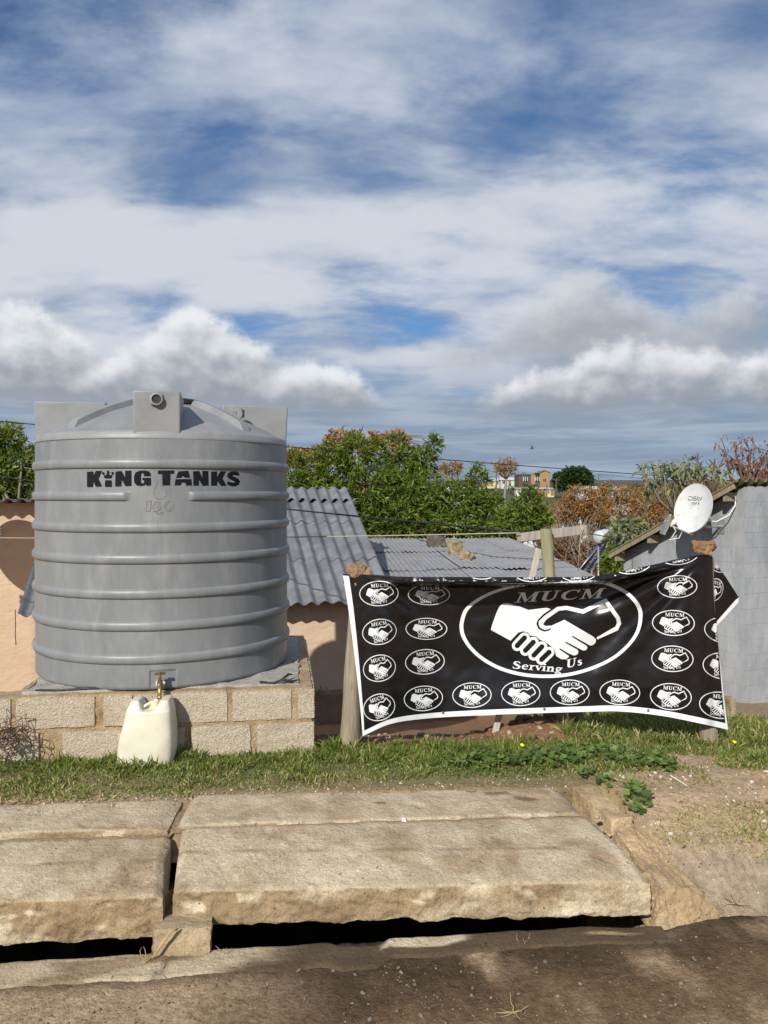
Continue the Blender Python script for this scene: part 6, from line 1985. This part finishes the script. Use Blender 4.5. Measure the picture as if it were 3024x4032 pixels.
tag(b.build('overhead_cable', MAT['cable_b'], None, True), 'lower black cable passing in front of the green trees', 'cable')
b = MB(); b.tube(sag(P(2357, 1868, 190), P(3200, 1908, 150), 20, 0.6), 0.05, 4)
tag(b.build('overhead_cable', MAT['cable_b'], None, True), 'thin far cable running right from the utility pole', 'cable')

# solar water heater
SH = P(2372, 2112, 17.5); SK = 17.5 / 26
sol = thing('solar_water_heater', 'solar water heater with white drum and blue glass tubes beyond the iron roof', 'water heater', (SH.x, SH.y, gz(SH.x, SH.y)))
b = MB(); b.lathe([(r * SK, z * SK) for r, z in ((0.0, -0.30), (0.17, -0.29), (0.215, -0.25), (0.225, -0.2), (0.225, 0.62), (0.215, 0.68), (0.16, 0.72), (0.0, 0.73))], frame(SH, (0.72, 0.66, 0.1)), 28)
b.build('drum', pm('rust_stained_drum', (0.52, 0.54, 0.57), None, 5, 0.35, c3=(0.22, 0.09, 0.05), c3t=(0.56, 0.62), c3s=2.2), sol, True, 50)
axd = Vector((0.72, 0.66, 0.1)).normalized()
tb = pm('blue_glass_tube', (0.015, 0.03, 0.12), (0.03, 0.06, 0.2), 8, 0.08, spec=0.8)
for k in range(8):
    if k in (3, 4, 7): continue
    p = SH + axd * (-0.22 + 0.115 * k) * SK + Vector((0, 0, -0.18)) * SK
    b = MB(); b.tube([p, p + Vector((-0.80, -0.35, -0.98)) * SK], 0.015, 8); b.build('glass_tube', tb, sol, True)
b = MB()
for o_ in (-0.25 * SK, 0.65 * SK):
    p = SH + axd * o_
    b.tube([p + Vector((0, 0, -0.2)), Vector((p.x, p.y, gz(p.x, p.y) - 0.3))], 0.022, 6)
    q = p + Vector((-0.82, -0.36, -1.15)) * SK; b.tube([p + Vector((0, 0, -0.2)), q], 0.018, 6); b.tube([q, Vector((q.x, q.y, gz(q.x, q.y) - 0.3))], 0.022, 6)
q = SH + Vector((-0.82, -0.36, -1.17)) * SK; b.tube([q - axd * 0.28 * SK, q + axd * 0.68 * SK], 0.018, 6)
b.build('stand', MAT['galv'], sol, True)

# bird
BP = P(2095, 1765, 22)
k = 22 / F
b = MB()
b.tube([BP + Vector((-9.5 * k, 0, -2.5 * k)), BP + Vector((-5 * k, 0, -2.2 * k)), BP + Vector((0, 0, -2 * k)), BP + Vector((5 * k, 0, 0.8 * k)), BP + Vector((8 * k, 0, 3 * k)), BP + Vector((9.5 * k, 0, 3.4 * k))], [0.006, 0.012, 0.019, 0.016, 0.009, 0.002], 8)
bird = tag(b.build('bird', pm('bird_plumage', (0.06, 0.055, 0.055), (0.12, 0.10, 0.09), 40, 0.8), None, True), 'small dark bird flying with raised wings in the sky', 'bird')
for s_, lean in ((-1, -3.0), (1, 0.5)):
    b = MB(); w0, w1 = BP + Vector((-4 * k, 0, -1.5 * k)), BP + Vector((3.5 * k, 0, 0))
    tipa, tipb = BP + Vector((lean * k - 3 * k, s_ * 0.05, 11 * k)), BP + Vector((lean * k + 4 * k, s_ * 0.05, 8 * k))
    th = Vector((0, 0.004, 0))
    b.hexa([w0 - th, w1 - th, w1 + th, w0 + th, tipa - th * .4, tipb - th * .4, tipb + th * .4, tipa + th * .4]); b.build('wing', pm('wing_feathers', (0.09, 0.08, 0.08), (0.24, 0.20, 0.18), 60, 0.8), bird)

# ------------------------------------------------------------------ grass, weeds, stones
RNG = np.random.default_rng(9)
def back_edge(x): return 4.12 + 0.08 * (x + 3.0) if x < -1.1 else 4.33 + 0.053 * (x + 1.1)
def in_plinth(x, y):
    q = Vector((x, y, 0)) - PR
    s, d = -q.dot(PE), -q.dot(PN)
    return -0.01 < s < PW + 0.01 and d > -0.01
def scatter(n, x0, x1, y0, y1, dens):
    xs_ = RNG.uniform(x0, x1, n); ys_ = RNG.uniform(y0, y1, n); r = RNG.uniform(0, 1, n)
    k = np.array([r[i] < dens(xs_[i], ys_[i]) for i in range(n)])
    return xs_[k], ys_[k]
def dens_verge(x, y):
    if in_plinth(x, y): return 0.0
    n = fbm((x * 2.3, y * 2.3, 4), 3); n2 = fbm((x * 7, y * 7, 2), 2)
    if x < 1.25:
        e = back_edge(x) + 0.03 * n2 + (0.04 if x > -0.3 else -0.02) + 0.10 * max(0, n) * (1 if x > -0.9 else 0)
        v = sst(y, e, e + 0.10) * (1 - sst(y, 5.16 + 0.05 * n, 5.36))
        v *= 0.45 + 0.55 * sst(fbm((x * 4.2, y * 6.0, 31), 3), -0.25, 0.2)
        if y < e + 0.3: v *= 0.55 + 0.45 * sst(n + 0.2, -0.1, 0.3)
        return v
    v = sst(n + 1.0 * (y - 4.42) - 0.14 * max(0, x - 2.3), -0.05, 0.32) * sst(y, bank_y(x) + 0.10, bank_y(x) + 0.3)
    v *= 0.55 if y < 4.6 else 1
    return max(v, 0.85 * sst(math.exp(-((x - 1.95) / 0.55) ** 2 - ((y - 4.02) / 0.24) ** 2) + 0.5 * n, 0.25, 0.65))
xs_, ys_ = scatter(140000, -3.3, 3.9, 3.75, 5.5, dens_verge)
n = len(xs_)
zs_ = np.array([gz(x, y) for x, y in zip(xs_, ys_)]) - 0.004
pts = np.stack([xs_, ys_, zs_], axis=1)
tall = np.array([(0.55 + 0.7 * sst(y, 4.55, 5.15)) * (0.65 + 0.8 * sst(fbm((x * 3.3, y * 3.3, 44), 3), -0.2, 0.4)) for x, y in zip(xs_, ys_)]) * np.where(xs_ > 1.3, 0.7, 1.0)
d = unit(np.stack([RNG.normal(0, .62, n), RNG.normal(0, .62, n), np.full(n, 1.0) * RNG.uniform(.55, 1.5, n)], axis=1))
tn = np.zeros((n, 3)); tn[:, 0] = np.clip(RNG.uniform(0, 1, n) * 0.7 + np.array([0.25 + 0.4 * fbm((x * 3, y * 3, 1), 2) for x, y in zip(xs_, ys_)]), 0, 1)
dryness = np.array([0.12 + 0.30 * sst(-y, -4.75, -4.3) + (0.15 if x > 1.2 else 0) for x, y in zip(xs_, ys_)])
tn[:, 1] = np.where(RNG.uniform(0, 1, n) < dryness, 1.0, 0.0)
tag(stuff_leaves('verge_grass', pts, d, RNG.uniform(0.035, 0.090, n) * tall, RNG.uniform(0.0045, 0.009, n), LM['grass'], 0.12, tn), 'short grass growing on the verge', 'grass')
def dens_slope(x, y):
    n = fbm((x * 1.5, y * 1.5, 4), 3)
    ok = sst(x + 0.3 * n - 0.15 * (y - 5.3), 1.35, 1.75)
    q = Vector((x, y, 0)) - GK
    near = min(abs(q.dot(GN)), 9)
    return ok * (1 - sst(x + 0.15 * n, 3.0 + 0.05 * (y - 5), 3.45 + 0.05 * (y - 5)) * sst(y, 6.3, 7.0)) * (0 if q.dot(GN) < 0 and q.dot(GN2) < 0 else 1)
xs_, ys_ = scatter(60000, 1.2, 4.6, 5.3, 10.5, dens_slope)
n = len(xs_)
pts = np.stack([xs_, ys_, np.array([gz(x, y) for x, y in zip(xs_, ys_)])], axis=1)
d = unit(np.stack([RNG.normal(0, .5, n), RNG.normal(0, .5, n), np.ones(n)], axis=1))
tn = np.zeros((n, 3)); tn[:, 0] = RNG.uniform(0, 1, n); tn[:, 1] = np.where(RNG.uniform(0, 1, n) < 0.25, 1.0, 0.0)
tag(stuff_leaves('slope_grass', pts, d, RNG.uniform(0.06, 0.17, n), RNG.uniform(0.006, 0.012, n), LM['grass'], 0.25, tn), 'longer grass on the slope behind the banner', 'grass')
# tufts along the trench and at the wall foot
tx_, ty_, tl_ = [], [], []
for cx, cy, nb, ll, sp in ((-0.36, 5.12, 60, .16, .05), (-0.30, 5.2, 40, .14, .05), (-0.12, 5.25, 40, .10, .05), (0.25, 5.28, 60, .11, .12), (0.55, 5.3, 60, .11, .12), (0.9, 5.3, 60, .1, .12), (1.3, 5.28, 60, .09, .12), (-0.9, 4.93, 50, .09, .2), (-2.0, 4.78, 60, .10, .25), (-1.5, 4.66, 70, .12, .12), (-1.35, 4.6, 30, .09, .2), (-0.86, 9.72, 50, .2, .06)):
    for i in range(nb): tx_.append(cx + RNG.normal(0, sp)); ty_.append(cy + RNG.normal(0, 0.03)); tl_.append(ll * RNG.uniform(.5, 1.2))
pts = np.array([(x, y, gz(x, y)) for x, y in zip(tx_, ty_)]); n = len(pts)
pts[-50:, 2] = CZ - 2.58
d = unit(np.stack([RNG.normal(0, .4, n), RNG.normal(0, .35, n), np.ones(n)], axis=1))
tag(stuff_leaves('grass_tufts', pts, d, np.array(tl_), RNG.uniform(0.007, 0.013, n), LM['grass'], 0.3), 'taller grass blades along the back of the verge', 'grass')
# broad-leaved weeds
def dens_weed(x, y):
    n = fbm((x * 2.6, y * 2.6, 8), 3)
    c = math.exp(-((x - 1.25) / 0.75) ** 2 - ((y - 4.83) / 0.26) ** 2) + 0.7 * math.exp(-((x - 1.32) / 0.22) ** 2 - ((y - 4.25) / 0.2) ** 2) + 0.35 * math.exp(-((x - 0.4) / 0.6) ** 2 - ((y - 4.75) / 0.22) ** 2)
    return 1.0 if c + 0.45 * n > 0.55 else 0.0
xs_, ys_ = scatter(5200, -0.6, 2.8, 4.0, 5.4, dens_weed)
V, Q, T = [], [], []
for x, y in zip(xs_, ys_):
    h = RNG.uniform(0.015, 0.085); r = RNG.uniform(0.011, 0.027)
    nrm = Vector((RNG.normal(0, .35), RNG.normal(-0.2, .35), 1)).normalized()
    M = frame((x, y, gz(x, y) + h), nrm, Vector((RNG.normal(), RNG.normal(), 0.1)))
    o = len(V); c0 = RNG.uniform(0, 1); c1 = RNG.uniform(0, 1)
    V.append(M @ Vector((0, 0, -0.003)))
    for k in range(7):
        a = 0.35 + (2 * math.pi - 0.7) * k / 6
        V.append(M @ Vector((r * math.cos(a) * (1.1 if k % 2 else 0.92), r * math.sin(a) * (1.1 if k % 2 else 0.92), 0.003 if k % 2 else -0.001)))
    for k in range(6): Q.append((o, o + 1 + k, o + 2 + k))
    T += [(c0, c1, 0)] * 8
o = np_mesh('broadleaf_weeds', np.array([tuple(v) for v in V]), np.array(Q), LM['weed'], None, np.array(T))
tag(o, 'broad-leaved weeds on the verge below the banner', 'weeds', kind='stuff')

def mat_dens(x, y):
    if in_plinth(x, y): return 0.0
    n = fbm((x * 3.1, y * 3.1, 12), 3)
    e = back_edge(x) + 0.04
    if x > 1.2: return 0.25 * sst(n, 0.05, 0.4) * sst(y, 4.2, 4.6)
    return sst(n + 0.25 * sst(x, -0.6, 0.6), -0.05, 0.35) * sst(y, e, e + 0.08) * (1 - sst(y, 5.05, 5.2))
xs_, ys_ = scatter(14000, -3.2, 3.4, 4.15, 5.25, mat_dens)
n = len(xs_)
pts = np.stack([xs_, ys_, np.array([gz(x, y) for x, y in zip(xs_, ys_)]) + RNG.uniform(0.004, 0.035, n)], axis=1)
d = unit(np.stack([RNG.normal(0, 1, n), RNG.normal(-0.3, 1, n), RNG.uniform(0.0, 0.7, n)], axis=1))
tag(stuff_leaves('clover_mat', pts, d, RNG.uniform(0.010, 0.026, n), RNG.uniform(0.008, 0.018, n), LM['weed'], 0.1), 'low small-leaved weeds among the verge grass', 'weeds')
def gravel(name, label, spots, smin, smax, cols):
    n = len(spots); sp = np.array(spots)
    r = RNG.uniform(smin, smax, n) * RNG.uniform(0.5, 1, n)
    base = np.array([(1, 0, 0), (0, 1, 0), (-1, 0, 0), (0, -1, 0), (0, 0, 0.7), (0, 0, -0.7)], dtype=float)
    A = RNG.uniform(0, 6.28, n); V = []
    off = base[None] * (r[:, None, None] * RNG.uniform(0.6, 1.4, (n, 6, 1)))
    ca, sa = np.cos(A)[:, None], np.sin(A)[:, None]
    X = off[:, :, 0] * ca - off[:, :, 1] * sa; Y = off[:, :, 0] * sa + off[:, :, 1] * ca
    V = np.stack([X, Y, off[:, :, 2]], axis=2) + sp[:, None, :]
    T = np.array([(0, 1, 4), (1, 2, 4), (2, 3, 4), (3, 0, 4), (1, 0, 5), (2, 1, 5), (3, 2, 5), (0, 3, 5)])
    Q = (T[None] + (np.arange(n) * 6)[:, None, None]).reshape(-1, 3)
    ti = np.array(cols)[RNG.integers(0, len(cols), n)] * RNG.uniform(0.7, 1.25, (n, 1))
    o = np_mesh(name, V.reshape(-1, 3), Q, GRAV, None, np.repeat(ti, 6, axis=0))
    return tag(o, label, 'gravel', kind='stuff')
GRAV = pm('gravel', (0.9, 0.9, 0.9), (1.1, 1.1, 1.1), 50, 0.9, wtint=True)
sp = []
for k in range(5200):
    x, d_ = RNG.uniform(-2.2, 2.4), RNG.uniform(0.02, 0.9) ** 1.2
    if fbm((x * 2, d_ * 4, 3), 3) + 0.9 * d_ < RNG.uniform(-0.1, 0.6) or (d_ < 0.18 and RNG.uniform() < 0.93): continue
    y = (lip_y(x) if x < 1.25 else bank_y(x) + 0.1) - d_
    sp.append((x, y, CZ - 1.999 + 0.008 * fbm((x * 2.2, y * 2.2, 4), 4) + 0.01 * sst(d_, 0.3, 0.9)))
gravel('road_gravel', 'fine gravel and grit on the dirt road', sp, 0.002, 0.008, [(0.13, 0.095, 0.06), (0.18, 0.135, 0.09), (0.09, 0.07, 0.05), (0.26, 0.21, 0.16)])
sp = []
for k in range(4200):
    x, y = RNG.uniform(1.22, 3.6), RNG.uniform(3.62, 5.2)
    if fbm((x * 2.5, y * 2.5, 21), 3) > RNG.uniform(-0.5, 0.5): sp.append((x, y, gz(x, y) + 0.001))
for k in range(1600):
    x, y = RNG.uniform(-0.4, 1.6), RNG.uniform(5.3, 6.8); sp.append((x, y, gz(x, y) + 0.001))
for k in range(900):
    x = RNG.uniform(-2.9, 1.1); y = back_edge(x) + RNG.normal(0, 0.05); sp.append((x, y, max(gz(x, y), CZ - 1.70) + 0.002))
gravel('verge_gravel', 'loose grit and crumbs of earth on the bare verge', sp, 0.003, 0.011, [(0.30, 0.20, 0.12), (0.40, 0.28, 0.18), (0.22, 0.13, 0.075), (0.52, 0.45, 0.36)])

def pebble(seed):
    rnd = random.Random(seed); bm = bmesh.new()
    bmesh.ops.create_icosphere(bm, subdivisions=2, radius=1.0)
    for v in bm.verts: v.co = v.co * (1 + 0.45 * noise.noise(v.co * 1.3 + Vector((seed * 3.1, 0, 0)))) * 0.5
    me = bpy.data.meshes.new('stone'); bm.to_mesh(me); bm.free()
    return me
WM = pm('white_stone', (0.50, 0.45, 0.38), (0.66, 0.62, 0.55), 30, 0.9)
GM = pm('grey_pebble', (0.10, 0.082, 0.06), (0.24, 0.20, 0.155), 14, 0.85)
TM = pm('tan_stone', (0.30, 0.22, 0.15), (0.46, 0.37, 0.27), 30, 0.9)
MESH = {}
for nm, m in (('w', WM), ('g', GM), ('t', TM)):
    MESH[nm] = []
    for k in range(4):
        me = pebble(k + len(MESH) * 7); me.materials.append(m); MESH[nm].append(me)
rnd = random.Random(15)
def stones(kind, spots, label, group, smin, smax):
    for x, y, z in spots:
        o = bpy.data.objects.new('stone', rnd.choice(MESH[kind])); link(o)
        s = rnd.uniform(smin, smax)
        o.location = (x, y, z + s * 0.15); o.scale = (s * rnd.uniform(.8, 1.5), s * rnd.uniform(.8, 1.2), s * rnd.uniform(.5, .9)); o.rotation_euler = (rnd.uniform(-.4, .4), rnd.uniform(-.4, .4), rnd.uniform(0, 6))
        tag(o, label, 'stone', group)
def on_ground(pxs):
    out = []
    for px, py in pxs:
        D = 4.6
        for _ in range(30):
            p = P(px, py, D); D = (CZ - gz(p.x, D)) * F / (py - HY)
        p = P(px, py, D); out.append((p.x, p.y, gz(p.x, p.y)))
    return out
spots = [(2785, 3022), (2790, 3035), (2760, 3025), (2440, 3055), (2455, 3060), (2425, 3070), (2600, 3060), (2640, 3070), (2660, 3065), (2690, 3062), (2700, 3070), (2720, 3058), (2580, 3045), (2560, 3055), (2880, 2950), (2865, 2945), (2840, 2960), (2900, 2935), (2920, 2925), (2940, 2930), (2915, 2912), (2860, 2978), (2875, 2985), (2890, 2990),
         (2905, 2990), (2990, 2975), (2910, 3105), (2890, 3155), (2865, 3170), (2975, 3125), (3000, 3200), (3010, 3235), (2420, 3130), (2345, 3150), (2460, 3160), (2395, 3180), (2860, 3335), (2410, 3300), (2080, 2970), (2300, 3110), (3008, 3100), (2960, 3080), (2640, 3285), (2590, 3240), (3015, 3040)]
stones('w', on_ground(spots), 'small white stone chip lying on the verge right of the slabs', 'white stone chips on the verge', 0.010, 0.026)
b_sp = [(2560, 3560), (2580, 3585), (2610, 3550), (2640, 3530), (2570, 3540), (2600, 3600), (2650, 3600), (2680, 3580), (2690, 3490), (2720, 3480), (2750, 3500), (2780, 3475), (2800, 3500), (2350, 3220), (2370, 3270), (2400, 3290), (2390, 3310), (2440, 3330), (2820, 3480), (2850, 3470)]
stones('t', [(p.x, p.y, p.z) for p in [P(px, py, 3.60 if py > 3400 else 3.98) for px, py in b_sp if px < 2600]] + on_ground([q for q in b_sp if q[0] >= 2600]), 'tan stone crumbled from the broken kerb', 'stones fallen from the kerb', 0.012, 0.032)
rs_ = []
for k in range(60):
    px, py = rnd.uniform(900, 2990), rnd.uniform(3770, 4020); D = 2.0 * F / (py - HY); p = P(px, py, D); rs_.append((p.x, p.y, CZ - 2.0))
stones('g', rs_, 'small grey pebble on the wet dirt road', 'pebbles on the road', 0.006, 0.018)
rs_ = []
for k in range(45):
    x, y = rnd.uniform(-0.15, 1.4), rnd.uniform(5.4, 6.6); rs_.append((x, y, gz(x, y)))
stones('t', rs_, 'pale stone in the dug red soil behind the banner', 'stones in the red soil', 0.012, 0.040)
rs_ = [(1.0 + rnd.gauss(0, .22), 5.6 + rnd.gauss(0, .12)) for k in range(26)]
CM = pm('red_clod', (0.15, 0.075, 0.038), (0.20, 0.105, 0.055), 20, 0.95)
MESH['c'] = []
for k in range(3): me = pebble(60 + k); me.materials.append(CM); MESH['c'].append(me)
stones('c', [(x, y, gz(x, y)) for x, y in rs_], 'clod of red earth on the heap below the banner', 'clods of red earth', 0.03, 0.09)
# flowers, twigs and scraps
for px, py, lab in ((2888, 2935, 'yellow dandelion flower right of the right banner post'), (2053, 2948, 'yellow dandelion flower in the grass below the banner middle')):
    x, y, z = on_ground([(px, py + 18)])[0]
    t = thing('flower', lab, 'flower', (x, y, z))
    b = MB(); b.tube([(x, y, z), (x + .004, y, z + .05)], 0.0015, 5); b.build('stem', paint((0.10, 0.16, 0.04)), t)
    b = MB(); b.lathe([(0.0, 0.0), (0.012, 0.004), (0.014, 0.008), (0.0, 0.010)], frame((x + .004, y, z + .05), (0.1, -.6, 1)), 10, cap=False); b.build('flower_head', pm('petal_yellow', (0.75, 0.60, 0.02), None, 5, 0.6), t)
TW = pm('dry_twig', (0.36, 0.25, 0.13), (0.46, 0.34, 0.2), 30, 0.85)
for k, (px, py, D, lab) in enumerate(((2055, 3735, 3.42, 'dry straw tuft standing at the drain edge below the long slab'), (885, 3775, 3.33, 'dry branching twig right of the concrete pier'), (565, 3790, 3.25, 'brown root hanging over the left drain opening'), (2900, 3560, 3.66, 'dry straw stuck in the earth bank at the right edge'), (2020, 3985, 2.95, 'bleached grass root lying on the road'), (250, 3310, 3.87, 'dry stalk lying in the joint behind the left slab'))):
    p0 = P(px, py, D); rn = random.Random(k + 70); b = MB()
    for i in range(9 if k != 2 else 4):
        v = Vector((rn.gauss(0, .7), rn.gauss(0, .3), abs(rn.gauss(.5, .4)) if k not in (4, 5) else abs(rn.gauss(0, .12)))).normalized()
        q = [p0 + Vector((rn.gauss(0, .008), 0, 0))]
        for j in range(4):
            v = (v + Vector((rn.gauss(0, .35), rn.gauss(0, .2), rn.gauss(0, .2)))).normalized(); q.append(q[-1] + v * rn.uniform(.012, .022))
        b.tube(q, [0.0022, 0.0018, 0.0015, 0.0012, 0.0007], 4, cap=False)
    if k == 2: b.tube([P(700, 3658, 3.31), P(672, 3668, 3.285), P(640, 3712, 3.28), P(600, 3775, 3.27)], [0.004, 0.006, 0.006, 0.004], 6)
    tag(b.build('dry_twig', TW, None, True), lab, 'twig')
x, y = P(1592, 3238, 3.985).x, 3.985
b = MB(); b.add([(x - .014, y, CZ - 1.712), (x + .008, y - .008, CZ - 1.708), (x + .016, y + .004, CZ - 1.709), (x + .004, y + .02, CZ - 1.695), (x - .012, y + .02, CZ - 1.688)], [(0, 1, 3, 4), (1, 2, 3)])
tag(b.build('paper_scrap', paint((0.75, 0.72, 0.66)), None), 'white paper scrap on the joint of the right slabs', 'paper')
q = on_ground([(2640, 3062), (2705, 3098)])
b = MB(); b.tube([Vector(q[0]) + Vector((0, 0, .012)), Vector(q[1]) + Vector((0, 0, .006))], 0.0035, 6)
tag(b.build('white_stick', paint((0.72, 0.70, 0.64)), None), 'thin white stick lying on the verge among stone chips', 'stick')
